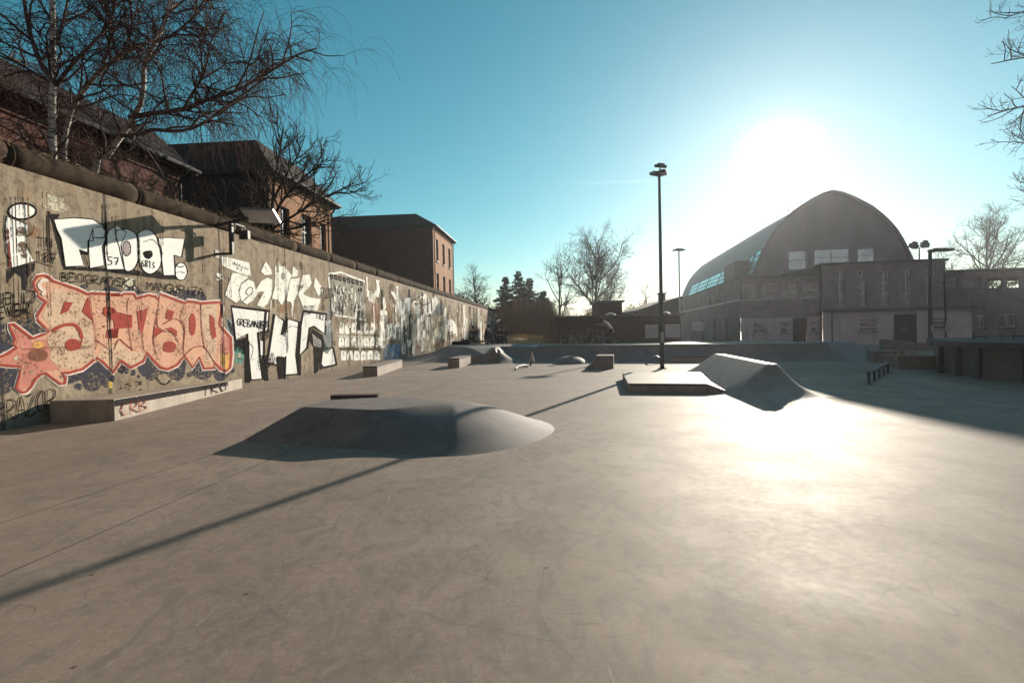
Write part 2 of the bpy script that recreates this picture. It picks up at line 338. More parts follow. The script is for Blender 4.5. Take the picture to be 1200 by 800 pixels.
def m_birch():
    m, b, p, v = newmat('birch_bark', .8, .2)
    n = b.noise(b.scale(v, (4,4,9)), 3, 5, .65); n2 = b.noise(v, 4, 4, .6)
    col = b.mix(b.ramp(n, .5, .6), (.62,.58,.52), (.045,.035,.03)); col = b.mix(b.ramp(n2, .55, .7, 0, .8), col, (.10,.075,.06))
    b.lk(col, p.inputs['Base Color']); bump(b, p, n, .5, .02)
m_birch()
simple('birch_limb', (.16,.135,.125), (.045,.034,.032), 5, .85, .15, bstr=.3, detail=3)
simple('birch_twig', (.085,.046,.038), (.055,.030,.028), 5, .9, .1)
simple('dark_bark', (.060,.047,.038), (.034,.027,.023), 14, .95, .1, bstr=.5)
simple('grey_twig', (.080,.060,.046), (.048,.037,.030), 5, .95, .1)
simple('brown_twig', (.20,.125,.075), (.12,.072,.045), 3, .95, .1)
simple('russet_leaf', (.19,.085,.035), (.10,.045,.02), 3, .9, .1)
simple('spruce_needle', (.022,.030,.018), (.013,.018,.013), 3, .9, .1)
simple('spruce_brown', (.045,.028,.022), (.026,.018,.016), 3, .9, .1)
simple('evergreen_leaf', (.030,.040,.018), (.016,.022,.012), 3, .8, .2)
simple('straw', (.46,.33,.17), (.27,.19,.09), 3, .95, .1)
simple('skin', (.42,.26,.19), (.36,.21,.15), 9, .6, .3)
simple('black_cloth', (.022,.02,.022), (.014,.013,.015), 30, .9, .1)
simple('navy_cloth', (.03,.032,.045), (.02,.022,.03), 30, .9, .1)
simple('grey_cloth', (.34,.33,.33), (.25,.24,.24), 30, .9, .1)
simple('hair_brown', (.035,.022,.016), (.02,.014,.012), 30, .7, .2)
simple('white_rubber', (.6,.58,.55), (.45,.43,.4), 20, .7, .3)
for nm, a in (('blue_paint',(.10,.13,.22)),): simple(nm, a, tuple(x*.6 for x in a), 3, .7, .3)
# ------------------------------------------------------------------ ground
def ground_h(x, y):
    return -.45*sm(31, 40, y)*sm(24, 29, x)
m = MB()
xs = [-900,-300,-120,-60,-30,-15,-8,-4,0,4,8,12,16,20,23,25,27,29,31,34,38,45,60,120,300,900]; ys = [-300,-60,-20,-8,0,4,8,12,16,20,24,28,30,32,34,36,38,40,43,46,50,60,80,120,200,400,900]
m.add([(x,y,ground_h(x,y)) for y in ys for x in xs], [(j*len(xs)+i, j*len(xs)+i+1, (j+1)*len(xs)+i+1, (j+1)*len(xs)+i) for j in range(len(ys)-1) for i in range(len(xs)-1)])
tag(m.build('ground', 'polished_concrete', smooth=True), 'smooth grey concrete skatepark ground with scuffs and joints', 'ground', kind='structure')
WS, WX = .0859, -8.58
WROT = math.atan2(1, WS)                      # wall frame: x runs along the wall, -y faces the skatepark
def wl(u, d, z=0.):                           # wall frame -> world (d = metres in front of the wall)
    c, s = math.cos(WROT), math.sin(WROT); return Vector((WX + u*c + d*s, u*s - d*c, z))
# soil behind the wall, and the grass bank past its end
m = MB(); q = [wl(-14,-.3), wl(99,-.3), wl(99,-60), wl(-14,-60)]; m.add([(a.x,a.y,.006) for a in q], [(0,3,2,1)])
tag(m.build('soil', 'soil'), 'dark bare soil behind the painted wall', 'soil', kind='structure')
def bank_h(x, y):
    k = sm(-1.5, 0, x)*(1-sm(4.2, 6.5, x))*sm(29.5, 33, y)*(1-sm(70, 90, y)); return k*(1.0+.25*math.sin(x*1.3+y*.21))*.78
tag(grid_height('grass_bank', -2, 7, 28, 92, .5, bank_h, 'dry_grass'), 'sunlit bank of dry yellow grass past the end of the wall', 'grass bank', kind='structure')
rng = random.Random(3); m = MB()
for k in range(5200):
    x = rng.uniform(-1.2, 6); y = 30+rng.random()**1.5*34; h = bank_h(x, y)
    if h < .1: continue
    hh = rng.uniform(.06,.26); a = rng.uniform(0,6.3); w = .012+.0004*y; dx, dy = math.cos(a)*w, math.sin(a)*w; lx, ly = rng.uniform(-.1,.1), rng.uniform(-.1,.1)
    m.add([(x-dx,y-dy,h-.02),(x+dx,y+dy,h-.02),(x+lx,y+ly,h+hh)], [(0,1,2)])
tag(m.build('grass', 'straw'), 'dry straw coloured grass blades on the bank', 'grass', kind='stuff')

# ------------------------------------------------------------------ graffiti wall
wall = thing('graffiti_wall', 'long weathered concrete wall covered in graffiti with a rounded cap', 'wall', (WX,0,0), WROT)
m = MB(); m.box((-14,0,-.2), (97.6,.28,4.12)); m.build('wall_slab', 'wall_concrete', wall)
rng = random.Random(5)
u = -14.
while u < 97.5:
    L = min(rng.choice([2.6,3.0,3.4]), 97.6-u); m = MB(); n = max(2, int(L/.25)); pts = []; rr = []
    j = rng.uniform(-.008,.008); k_ = rng.uniform(-.008,.008)
    for i in range(n+1):
        e = 0; rr.append(.22+e*.5+rng.uniform(-.005,.005)); pts.append((u+.003+(L-.006)*i/n, .14+j, 4.29+k_))
    m.tube(pts, rr, 18); m.tube([(u+.06,.14+j,4.29+k_),(u+.085,.14+j,4.29+k_)], .228, 18)
    m.build('wall_cap', 'mossy_concrete', wall, True); u += L
# paint on the wall, one piece per mural, sheets a few millimetres proud
# outlines in centimetres: along the wall, height; negative layers are sprayed lines
GRAF = [
 ('graffiti_mural', 'large peach and red SENSOU letters with white halo and a star', [
  ('navy', 0, [[840,96,848,98,859,96,868,92,870,89,870,84,869,80,868,75,866,70,863,66,859,62,854,58,850,56,845,54,841,53,839,56,838,68,838,84],[839,148,844,151,852,151,858,148,860,143,860,136,860,129,858,126,855,124,851,123,846,121,841,120,838,122,837,129,837,140],[876,158,881,165,890,172,900,176,909,170,919,160,922,152,916,146,904,142,893,141,885,144,878,151],[952,81,960,82,971,80,982,81,993,89,1005,100,1016,105,1027,98,1038,86,1044,74,1042,68,1035,62,1030,58,1027,53,1024,49,1021,45,1016,43,1009,42,1003,42,998,44,993,46,988,50,986,55,984,60,982,64,978,65,974,63,970,62,963,61,956,60,951,61,949,67,949,75],[1063,75,1066,82,1072,90,1078,95,1083,94,1087,90,1090,85,1091,79,1091,73,1089,69,1085,67,1079,68,1074,69,1069,70,1065,72],[1115,78,1121,89,1133,101,1145,107,1156,101,1167,88,1178,77,1186,71,1194,68,1204,68,1220,77,1239,90,1254,96,1259,90,1259,77,1257,65,1254,56,1249,47,1241,42,1231,41,1218,44,1208,47,1202,51,1199,56,1195,59,1189,61,1183,60,1177,59,1170,56,1162,51,1155,48,1148,48,1141,51,1134,55,1126,61,1118,69],[1278,63,1284,73,1295,85,1306,90,1314,84,1323,72,1332,63,1343,61,1354,62,1361,61,1362,56,1360,49,1354,43,1344,39,1332,36,1319,35,1308,37,1296,41,1287,45,1281,50,1277,56],[1361,76,1373,70,1389,57,1403,47,1413,45,1421,47,1425,47,1425,44,1421,39,1415,34,1406,30,1396,27,1386,26,1376,28,1366,32,1360,39,1357,52,1357,68],[1034,224,1033,227,1037,231,1042,235,1047,237,1053,238,1059,238,1065,237,1070,235,1075,232,1078,230,1080,227,1077,225,1064,224,1046,223],[1075,224,1076,227,1083,230,1090,234,1098,239,1106,244,1114,246,1121,243,1127,238,1133,234,1140,234,1146,235,1150,235,1154,233,1156,229,1154,226,1144,223,1131,220,1117,219,1101,220,1085,222],[1180,231,1186,235,1206,239,1226,242,1239,244,1252,246,1265,247,1283,248,1302,249,1318,247,1331,242,1341,234,1340,227,1323,223,1297,220,1269,220,1235,222,1199,227],[843,162,845,163,847,163,849,163,850,161,850,158,850,156,848,155,845,154,842,154,842,157,842,160],[984,52,984,50,982,48,980,47,977,47,974,47,972,48,969,50,968,52,968,54,968,56,970,58,972,59,975,60,978,59,980,58,982,57,984,55],[1056,62,1055,60,1054,58,1051,57,1048,57,1046,57,1043,58,1040,60,1039,62,1038,64,1039,66,1041,67,1043,68,1046,69,1049,68,1052,68,1054,66,1056,64],[1041,52,1041,50,1039,48,1038,46,1035,45,1033,46,1031,47,1030,48,1028,51,1028,53,1029,56,1030,58,1032,60,1034,60,1036,60,1038,59,1040,57,1041,55],[1087,80,1086,76,1084,73,1080,71,1077,70,1072,70,1069,72,1066,74,1064,78,1063,81,1064,85,1066,88,1070,90,1073,91,1077,91,1081,89,1084,87,1086,83],[1108,68,1108,66,1106,64,1105,63,1102,62,1100,63,1098,64,1096,65,1095,67,1095,70,1096,72,1097,74,1099,75,1101,76,1103,75,1105,74,1107,73,1108,71],[1120,60,1120,58,1119,57,1118,57,1117,56,1115,56,1114,57,1113,58,1112,59,1112,60,1112,62,1113,62,1114,63,1116,64,1117,64,1118,63,1119,62,1120,61],[1280,51,1279,49,1277,47,1275,46,1272,46,1269,46,1266,47,1263,48,1262,50,1261,52,1262,55,1264,56,1266,57,1269,58,1272,58,1275,57,1278,55,1279,53],[1447,50,1447,47,1445,44,1442,42,1439,42,1436,42,1433,43,1431,45,1429,48,1429,51,1430,54,1431,56,1434,58,1437,59,1440,59,1443,57,1446,55,1447,53],[878,168,877,167,877,166,876,165,874,164,873,164,872,165,871,166,870,167,870,168,870,169,871,170,872,171,873,172,874,172,876,171,877,170,877,169],[1056,60,1056,58,1055,56,1053,55,1052,55,1050,55,1048,56,1046,57,1045,59,1045,61,1046,63,1047,64,1048,66,1050,66,1052,66,1054,65,1055,64,1056,62],[1004,234,1003,232,1002,231,999,230,996,229,993,229,990,229,988,230,987,231,986,232,987,234,988,235,991,236,994,237,997,237,1000,237,1002,236,1004,235]]),
  ('yellow', 0, [[1050,49,1050,47,1049,45,1048,44,1046,43,1044,43,1043,44,1041,46,1041,48,1040,50,1041,52,1042,54,1043,56,1045,56,1046,56,1048,55,1049,54,1050,51],[933,184,933,183,933,182,932,182,931,182,930,182,929,182,928,182,928,183,928,183,928,184,928,185,929,185,930,185,931,185,932,185,933,185,933,184]]),
  ('halo', -2, [[1075,229,1008,227,1003,224,982,232,940,240,935,241,929,247,916,250,902,245,894,233,895,220,901,214,901,206,910,200,914,203,897,179,899,166,918,151,906,149,894,145,880,156,865,167,853,165,853,154,860,138,857,131,863,129,850,121,833,114,833,98,854,94,869,93,865,81,859,62,869,51,882,50,891,58,900,72,906,76,912,78,937,57,953,58,956,72,948,77,957,74,987,79,1018,98,1024,92,1053,67,1075,90,1068,91,1095,74,1134,86,1140,101,1153,86,1173,69,1201,63,1234,71,1252,90,1279,60,1304,83,1314,57,1366,55,1359,68,1381,50,1411,42,1437,54,1446,91,1444,137,1408,162,1398,170,1411,212,1395,233,1317,225,1297,228,1268,228,1264,222,1183,239,1172,222,1175,231,1149,233,1118,225,1112,233,1084,231,1078,228,1056,226,1075,229,1073,218,1051,216,1080,217,1085,221,1107,222,1116,213,1150,222,1167,220,1182,213,1181,227,1259,209,1270,215,1293,214,1316,212,1390,219,1388,211,1376,169,1390,153,1421,132,1422,92,1414,60,1408,57,1394,61,1364,81,1356,68,1327,67,1306,96,1282,73,1256,102,1223,81,1199,75,1182,78,1165,93,1141,113,1125,95,1096,84,1075,100,1064,96,1053,78,1032,99,1014,108,982,89,956,84,940,83,945,70,945,66,942,66,916,86,902,84,893,78,884,64,878,59,872,59,868,62,873,79,876,98,855,103,837,105,838,107,854,113,871,124,866,133,868,140,862,158,860,160,861,159,874,149,892,136,910,140,927,153,907,172,906,176,923,200,916,208,909,212,910,218,904,225,903,231,908,239,915,240,923,238,929,233,936,231,977,222,999,214,1008,217,1073,218]]),
  ('peach', 2, [[1074,224,1008,222,1001,219,979,227,938,236,932,237,926,243,915,245,905,242,898,232,899,223,905,216,905,209,913,204,918,202,902,177,903,169,922,152,908,145,893,140,877,153,863,163,857,162,857,156,864,139,861,132,867,127,852,117,836,110,835,101,855,98,872,96,869,80,863,62,871,55,880,55,887,61,896,75,904,80,914,82,940,62,949,62,950,71,944,80,956,79,985,84,1015,103,1028,95,1053,72,1069,93,1072,95,1096,79,1130,91,1140,107,1159,89,1178,74,1200,69,1228,76,1254,96,1280,67,1306,90,1321,62,1361,61,1361,74,1388,56,1409,50,1425,57,1434,92,1432,135,1398,158,1387,169,1399,211,1392,226,1317,218,1295,221,1269,221,1262,216,1182,233,1177,218,1171,226,1150,227,1117,219,1109,228,1085,226,1079,223,1054,221]]),
  ('cream', 3, [[936,226,997,216,987,187,1006,168,1012,141,1009,119,920,122,919,135,931,155,910,177,923,198],[921,127,1011,125,1008,109,995,93,961,86,939,90,923,105],[1314,217,1374,221,1372,117,1362,80,1327,78,1334,118,1320,161],[1012,98,1029,120,1068,130,1097,110,1130,108,1130,92,1096,82,1070,100,1052,79,1028,92]]),
  ('rose', 3, [[859,158,876,149,891,134,919,140,918,122,875,122,864,126,867,138],[841,108,869,123,923,127,922,105,939,87,914,85,900,79,886,62,873,58,866,62,875,79,878,97,841,103],[1394,139,1406,141,1421,137,1432,131,1436,120,1434,106,1429,96,1418,92,1403,92,1393,97,1389,110,1390,127]]),
  ('rust', 4, [[888,120,892,122,898,123,904,124,910,122,915,120,918,117,919,113,918,109,916,106,910,103,903,102,897,103,892,104,887,106,885,109,884,113,885,117]]),
  ('amber', 4, [[912,129,912,127,910,126,907,125,904,124,900,124,897,125,894,126,893,128,892,130,893,131,895,133,897,134,901,135,904,135,907,134,910,133,912,131]]),
  ('pale', 4, [[871,109,871,107,870,106,869,106,867,105,865,105,864,106,862,107,862,108,861,109,862,110,863,112,864,112,866,113,867,113,869,112,870,111,871,110],[893,87,893,85,892,84,891,84,890,83,888,84,887,84,886,85,885,86,885,87,885,88,886,89,887,90,888,90,890,90,891,90,892,89,893,88]]),
  ('amber', 3, [[1389,94,1399,97,1413,98,1424,96,1428,87,1428,75,1426,65,1421,59,1413,55,1406,54,1400,58,1395,64,1391,71,1388,78,1387,87]]),
  ('red', -5, [[1075,226,1008,224,1002,222,980,229,939,238,934,239,927,245,916,247,904,244,896,232,897,222,903,215,903,208,912,202,916,202,900,178,902,168,920,151,907,147,894,142,878,154,864,165,855,164,856,155,862,139,859,131,865,128,851,119,834,112,834,100,854,96,871,94,867,80,861,62,870,53,880,53,889,60,898,73,905,78,913,80,939,60,951,60,953,72,946,79,957,77,986,82,1016,100,1026,94,1053,70,1072,91,1070,93,1095,76,1132,88,1140,104,1156,87,1176,71,1200,66,1231,74,1253,93,1280,64,1305,87,1318,60,1363,58,1360,71,1384,53,1410,46,1431,56,1439,91,1438,136,1403,160,1392,169,1404,211,1394,229,1317,222,1296,224,1269,224,1263,219,1183,235,1175,220,1173,228,1150,230,1117,222,1111,230,1084,228,1079,225,1055,223,1075,226,1074,221,1053,219,1079,220,1085,224,1108,225,1116,216,1150,225,1169,223,1179,216,1182,230,1260,213,1270,218,1294,218,1317,215,1391,223,1394,211,1382,169,1394,156,1427,134,1428,92,1420,58,1408,53,1391,58,1363,77,1358,64,1324,64,1306,93,1281,70,1254,99,1226,79,1199,72,1180,76,1161,91,1141,110,1127,93,1096,82,1074,97,1067,94,1053,75,1030,97,1015,105,984,86,956,82,942,82,948,71,947,64,941,63,915,84,904,82,894,76,886,63,879,56,872,57,865,62,871,79,874,97,855,100,836,103,837,109,853,115,869,125,863,132,866,140,859,157,858,161,862,161,875,151,892,138,909,143,925,152,905,171,904,176,921,201,914,206,907,210,907,217,901,224,900,232,906,240,915,243,924,241,931,235,937,234,978,225,1000,217,1008,219,1074,221]]),
  ('red', 5, [[953,203,970,203,958,186,944,181],[1002,215,1009,172,995,182,987,187],[1036,198,1059,198,1061,190,1092,185,1103,185,1102,159,1090,159,1069,157,1064,139,1038,140,1041,154,1059,159,1057,173,1032,184],[1053,197,1061,194,1063,190,1058,185,1052,185],[1051,154,1067,157,1065,139,1050,139],[1116,193,1146,200,1129,148,1121,150],[1203,200,1225,196,1214,176,1196,180],[1164,162,1190,153,1158,136],[1194,158,1213,161,1231,154,1231,141,1215,150],[1347,195,1366,184,1372,139,1357,131,1348,154],[954,134,956,136,960,138,963,139,967,139,972,138,976,137,979,134,982,132,983,129,983,126,980,124,978,121,974,119,969,118,964,117,961,118,957,119,954,121,952,123,952,125,951,128,952,130,952,132],[1228,117,1226,113,1222,109,1216,106,1210,105,1202,106,1196,107,1190,110,1187,114,1186,118,1188,122,1191,126,1197,129,1203,130,1211,130,1218,128,1223,125,1227,122],[1296,168,1294,159,1292,151,1289,145,1285,142,1281,142,1277,145,1274,151,1273,159,1273,168,1274,177,1276,185,1279,190,1283,194,1287,194,1291,191,1294,185,1295,177]]),
  ('red', -6, [[931,150,934,151,937,154,941,156,945,158,951,160,956,161,962,161,967,161,971,160,974,158,976,154,979,151,980,146,981,142,982,139,989,140,988,143,987,148,985,153,983,158,979,162,974,165,968,167,962,167,955,166,949,165,943,163,938,161,933,159,930,156,927,154],[985,140,979,121,981,120,987,139]]),
  ('halo', -6, [[923,240,920,240,916,240,912,239,909,236,906,232,904,228,905,225,907,222,909,220,912,218,913,217,913,217,913,217,911,215,910,214,914,210,916,212,918,214,919,218,918,221,915,223,914,224,912,226,911,228,910,229,911,230,913,232,914,234,916,234,920,234,922,234]]),
  ('maroon', -6, [[1004,218,1005,207,1007,190,1008,176,1010,167,1012,160,1013,153,1014,146,1014,139,1014,133,1014,127,1013,121,1012,117,1014,117,1015,121,1015,127,1016,133,1016,139,1015,146,1014,153,1013,160,1012,167,1010,176,1008,191,1007,207,1005,218],[1016,134,1019,132,1025,129,1030,126,1035,123,1040,119,1044,117,1045,118,1041,120,1036,124,1031,127,1026,130,1020,134,1017,136],[1055,116,1059,122,1064,130,1069,136,1072,135,1075,132,1080,128,1087,123,1095,118,1101,114,1103,115,1097,119,1089,124,1082,129,1077,133,1073,137,1068,137,1062,131,1057,122,1054,116],[1092,213,1091,206,1090,197,1090,186,1090,176,1091,165,1093,154,1095,139,1098,123,1100,112,1102,112,1100,123,1097,139,1095,154,1093,166,1092,176,1091,186,1092,197,1093,206,1094,213],[1178,218,1175,203,1171,183,1169,166,1175,158,1183,155,1189,153,1190,155,1184,156,1176,160,1172,167,1173,183,1177,203,1180,218],[1260,214,1254,206,1246,195,1242,184,1244,177,1251,170,1255,161,1254,146,1251,128,1249,113,1250,104,1251,99,1252,96,1255,96,1254,99,1252,104,1252,113,1254,127,1257,145,1258,161,1253,171,1247,177,1244,184,1248,194,1256,206,1262,214],[1315,218,1314,203,1314,182,1314,161,1317,142,1321,124,1324,110,1327,111,1324,124,1320,142,1317,161,1316,182,1317,203,1318,218],[1127,148,1127,141,1128,131,1129,123,1130,116,1131,111,1132,107,1134,107,1133,111,1132,116,1131,123,1130,132,1129,141,1129,148],[1157,137,1163,141,1172,146,1181,150,1191,151,1202,151,1212,149,1221,143,1229,133,1234,126,1236,127,1231,134,1223,144,1213,151,1202,153,1191,153,1180,151,1171,148,1162,142,1156,139],[1173,199,1168,183,1162,161,1158,141,1158,126,1162,112,1164,103,1167,103,1164,112,1161,126,1160,141,1164,161,1170,183,1175,198],[1255,95,1261,100,1271,106,1281,111,1290,114,1300,115,1307,116,1306,118,1299,117,1289,116,1279,113,1269,108,1259,101,1253,96],[1306,116,1312,115,1319,114,1327,110,1338,99,1351,85,1360,74,1363,75,1354,85,1341,100,1330,111,1320,116,1312,117,1307,118],[1189,166,1198,170,1212,176,1223,180,1232,179,1240,175,1246,170,1250,164,1253,156,1255,150,1257,151,1256,156,1253,164,1248,171,1242,176,1233,180,1223,181,1210,178,1197,172,1188,168]]),
  ('cream', 5, [[986,219,985,217,983,217,982,219,983,220,985,220],[882,175,882,174,881,174,881,175,881,176,882,176],[1002,161,1002,160,1001,160,1000,161,1001,162,1002,162],[1194,233,1192,231,1190,231,1188,232,1190,234,1192,234],[894,220,894,219,892,219,892,220,893,221,894,221],[970,184,968,183,966,182,965,184,966,186,969,186],[1150,191,1149,190,1147,190,1146,191,1147,192,1149,192],[1154,168,1152,166,1150,166,1148,168,1150,170,1152,170],[1073,98,1072,97,1069,97,1068,98,1070,100,1072,100],[1317,154,1315,152,1312,152,1310,154,1312,155,1315,155],[1313,168,1312,167,1310,167,1309,168,1310,169,1312,169],[1194,207,1192,205,1189,205,1187,207,1189,209,1192,209],[938,168,937,167,935,167,934,168,935,170,937,170],[939,150,938,148,935,148,934,150,936,152,938,152],[1049,145,1048,144,1045,144,1044,146,1045,147,1048,147],[876,128,875,126,874,126,873,128,874,129,876,129],[928,171,927,169,925,169,924,171,925,172,927,172],[985,165,984,164,982,164,981,165,982,167,984,167],[1271,256,1270,255,1268,254,1267,256,1268,257,1270,257]]),
  ('halo', 5, [[1233,246,1231,244,1228,244,1226,246,1228,248,1231,248],[1086,240,1084,239,1082,238,1081,240,1082,242,1084,242],[888,203,887,202,885,202,885,203,886,204,887,204],[1085,140,1084,140,1083,140,1082,141,1083,141,1084,141],[1040,104,1039,103,1038,103,1037,104,1038,105,1040,105],[1114,240,1113,239,1110,238,1109,240,1110,242,1113,242],[888,131,887,131,886,131,886,131,886,132,887,132],[1012,106,1011,105,1009,105,1008,106,1009,108,1011,108],[1237,230,1236,229,1234,229,1233,230,1234,231,1236,232],[1024,188,1023,187,1021,187,1020,188,1021,190,1023,190],[892,224,891,223,890,223,890,223,891,224,892,224],[905,153,904,153,904,153,903,153,904,154,905,154],[1048,139,1047,138,1045,138,1044,139,1045,141,1047,141],[1158,212,1157,210,1155,210,1154,212,1155,213,1157,213],[1125,152,1123,150,1120,150,1119,152,1120,154,1124,154],[1218,114,1216,112,1213,112,1211,115,1213,117,1216,117],[1240,242,1239,240,1236,240,1235,241,1236,243,1239,243],[1013,102,1012,100,1010,100,1009,102,1010,103,1012,103],[1137,196,1136,194,1133,194,1132,196,1133,197,1136,197],[1068,101,1067,100,1065,100,1064,101,1065,102,1067,102],[1136,118,1135,116,1133,116,1132,118,1133,119,1135,119],[1202,152,1200,150,1197,150,1195,152,1197,154,1201,154]]),
  ('rust', 5, [[1120,156,1120,156,1118,156,1118,156,1118,157,1120,157],[991,190,990,189,988,189,988,190,988,191,990,192],[889,140,888,139,887,139,886,140,887,142,888,142],[1309,201,1307,199,1304,199,1302,201,1304,203,1307,203],[1037,161,1035,159,1032,159,1031,161,1032,163,1035,163],[930,204,929,203,928,203,928,204,928,205,929,205],[1038,112,1036,110,1033,110,1032,112,1034,114,1037,114],[1015,184,1014,183,1012,183,1011,184,1012,186,1014,186],[1242,82,1241,80,1238,80,1237,82,1238,84,1241,83],[897,108,896,106,894,106,893,108,894,109,896,109],[1350,268,1348,266,1344,266,1342,268,1344,270,1348,270],[1224,236,1222,233,1218,233,1216,235,1218,238,1222,238],[1057,128,1056,127,1055,127,1054,128,1055,129,1056,129],[1242,253,1240,250,1236,250,1234,252,1236,254,1240,255],[1072,166,1072,165,1071,165,1070,166,1071,166,1072,166]]),
  ('rose', 5, [[972,219,971,218,970,218,970,219,970,220,971,220],[1116,171,1115,169,1112,169,1111,171,1113,172,1115,172],[1211,136,1210,135,1208,135,1207,136,1208,137,1210,137],[1068,110,1067,108,1064,108,1063,110,1065,112,1067,112],[1327,256,1325,254,1321,254,1320,256,1321,258,1325,258],[1258,214,1256,212,1254,212,1252,213,1254,215,1256,215],[1261,151,1260,150,1258,150,1257,151,1258,152,1260,152],[982,220,980,218,978,218,977,219,978,221,981,221],[998,209,997,208,995,208,994,209,995,210,997,211],[1210,177,1209,176,1207,176,1206,177,1207,178,1209,178],[1034,102,1032,100,1029,100,1028,102,1029,104,1032,104],[898,219,898,218,896,218,895,219,896,220,898,221],[1051,219,1050,217,1047,217,1046,219,1047,221,1050,221],[1234,225,1233,223,1231,223,1230,224,1231,226,1233,226]]),
 ]),
 ('graffiti_mural', 'white block letters with black outlines above the peach lettering', [
  ('charcoal', 0, [[1097,268,955,259,950,271,934,341,927,350,951,354,942,337,960,266,1098,276],[1056,270,1089,270,1109,278,1146,273,1186,282,1192,273,1238,277,1245,268,1191,265,1136,265,1055,264],[864,252,903,265,901,252,888,237,885,218,879,218,879,238,869,244,855,226,855,249]]),
  ('black', -1, [[902,348,901,347,900,345,897,342,893,340,888,338,883,337,878,336,874,336,870,337,868,338,867,339,866,340,867,342,868,344,871,346,874,348,879,350,884,352,889,352,893,352,897,352,900,351,901,349,902,348,909,350,908,354,905,357,901,359,896,360,890,360,884,359,878,357,873,354,868,351,864,348,861,343,860,339,860,335,863,332,867,330,872,329,877,329,883,330,889,331,895,334,900,337,904,340,908,345,909,350]]),
  ('white', 1, [[905,349,904,346,902,343,898,340,894,337,889,335,883,333,878,332,873,332,869,333,865,335,864,337,863,340,864,343,866,346,869,349,873,351,878,354,884,355,890,356,895,356,899,355,902,354,905,352],[858,331,894,324,888,309,889,287,901,266,864,252,856,276,855,309],[1016,342,1034,349,1051,340,1038,310,1041,276,1008,268,1006,297,1007,317],[1069,344,1072,348,1078,350,1085,352,1091,354,1098,356,1105,355,1112,354,1118,351,1123,344,1125,333,1126,319,1126,306,1124,296,1120,287,1115,281,1108,275,1101,272,1095,271,1090,273,1087,277,1084,283,1082,293,1079,305,1077,316,1073,326,1070,336],[1182,352,1215,359,1267,364,1254,321,1230,322,1232,277,1195,273,1190,314]]),
  ('black', -4, [[858,331,894,324,887,309,889,287,901,267,864,252,857,276,856,309,858,331,857,332,854,308,856,275,864,251,902,266,890,288,888,309,895,325,857,332],[939,342,980,353,1018,358,1037,351,1048,340,1038,329,1016,325,1015,319,1004,318,1003,294,986,298,995,271,958,265,952,312,944,327,939,342,938,343,943,326,950,311,957,264,996,271,987,298,1005,293,1006,317,1016,318,1017,324,1038,327,1050,340,1039,353,1018,360,980,355,938,343],[1017,342,1034,348,1050,340,1036,310,1040,277,1008,268,1007,298,1008,317,1017,342,1016,342,1006,317,1006,297,1007,267,1042,276,1038,310,1052,341,1034,350,1016,342],[1047,339,1072,358,1094,348,1080,320,1087,275,1046,270,1042,302,1047,339,1045,340,1040,302,1045,268,1089,275,1082,321,1096,349,1072,359,1045,340],[1070,344,1073,347,1078,350,1085,351,1091,353,1098,355,1104,354,1111,353,1117,350,1122,344,1124,333,1125,319,1125,306,1123,296,1119,288,1114,281,1108,276,1101,273,1095,272,1091,273,1088,277,1086,284,1083,293,1080,305,1078,316,1074,326,1071,336,1070,344,1068,343,1069,336,1072,326,1076,315,1078,304,1081,293,1084,283,1086,276,1090,272,1094,270,1101,271,1109,275,1116,280,1121,287,1125,296,1127,306,1128,319,1126,334,1124,345,1119,351,1112,355,1105,356,1098,356,1091,355,1084,353,1078,351,1072,349,1068,343],[1127,352,1134,357,1144,362,1154,364,1162,363,1169,359,1175,355,1178,351,1179,345,1181,340,1184,337,1188,335,1190,330,1190,320,1189,306,1186,294,1179,285,1169,278,1160,274,1152,273,1144,275,1138,279,1133,285,1129,293,1127,302,1127,313,1128,326,1128,337,1127,344,1125,348,1127,352,1125,353,1123,348,1125,343,1126,336,1126,326,1124,313,1125,301,1127,292,1131,284,1136,278,1143,273,1152,271,1161,272,1171,276,1180,284,1188,293,1192,306,1193,320,1192,331,1190,337,1186,339,1183,342,1182,346,1181,352,1177,357,1171,361,1163,365,1154,366,1144,363,1133,358,1125,353],[1184,352,1215,358,1266,364,1253,321,1229,323,1231,278,1196,274,1191,315,1184,352,1181,353,1188,314,1194,272,1234,277,1231,322,1256,320,1268,365,1215,360,1181,353],[1270,290,1270,285,1267,280,1264,276,1260,272,1255,270,1250,269,1246,269,1241,270,1237,273,1234,276,1233,281,1232,286,1233,291,1235,296,1238,300,1242,303,1247,306,1252,307,1257,307,1261,306,1265,303,1268,299,1270,295,1270,290,1274,290,1273,296,1271,300,1268,304,1263,307,1258,309,1252,309,1246,307,1241,304,1236,301,1233,296,1230,291,1230,285,1230,280,1232,276,1235,272,1239,269,1244,267,1250,267,1256,268,1262,271,1266,275,1270,279,1272,285,1274,290],[996,289,1004,266,1006,267,998,290],[1015,342,1015,318,1004,318,1004,293,1006,293,1006,317,1017,318,1017,342],[1140,336,1146,339,1155,343,1164,345,1170,344,1176,340,1181,336,1186,330,1190,324,1193,319,1195,320,1192,325,1188,331,1183,337,1177,341,1171,345,1164,347,1155,344,1146,340,1139,337]]),
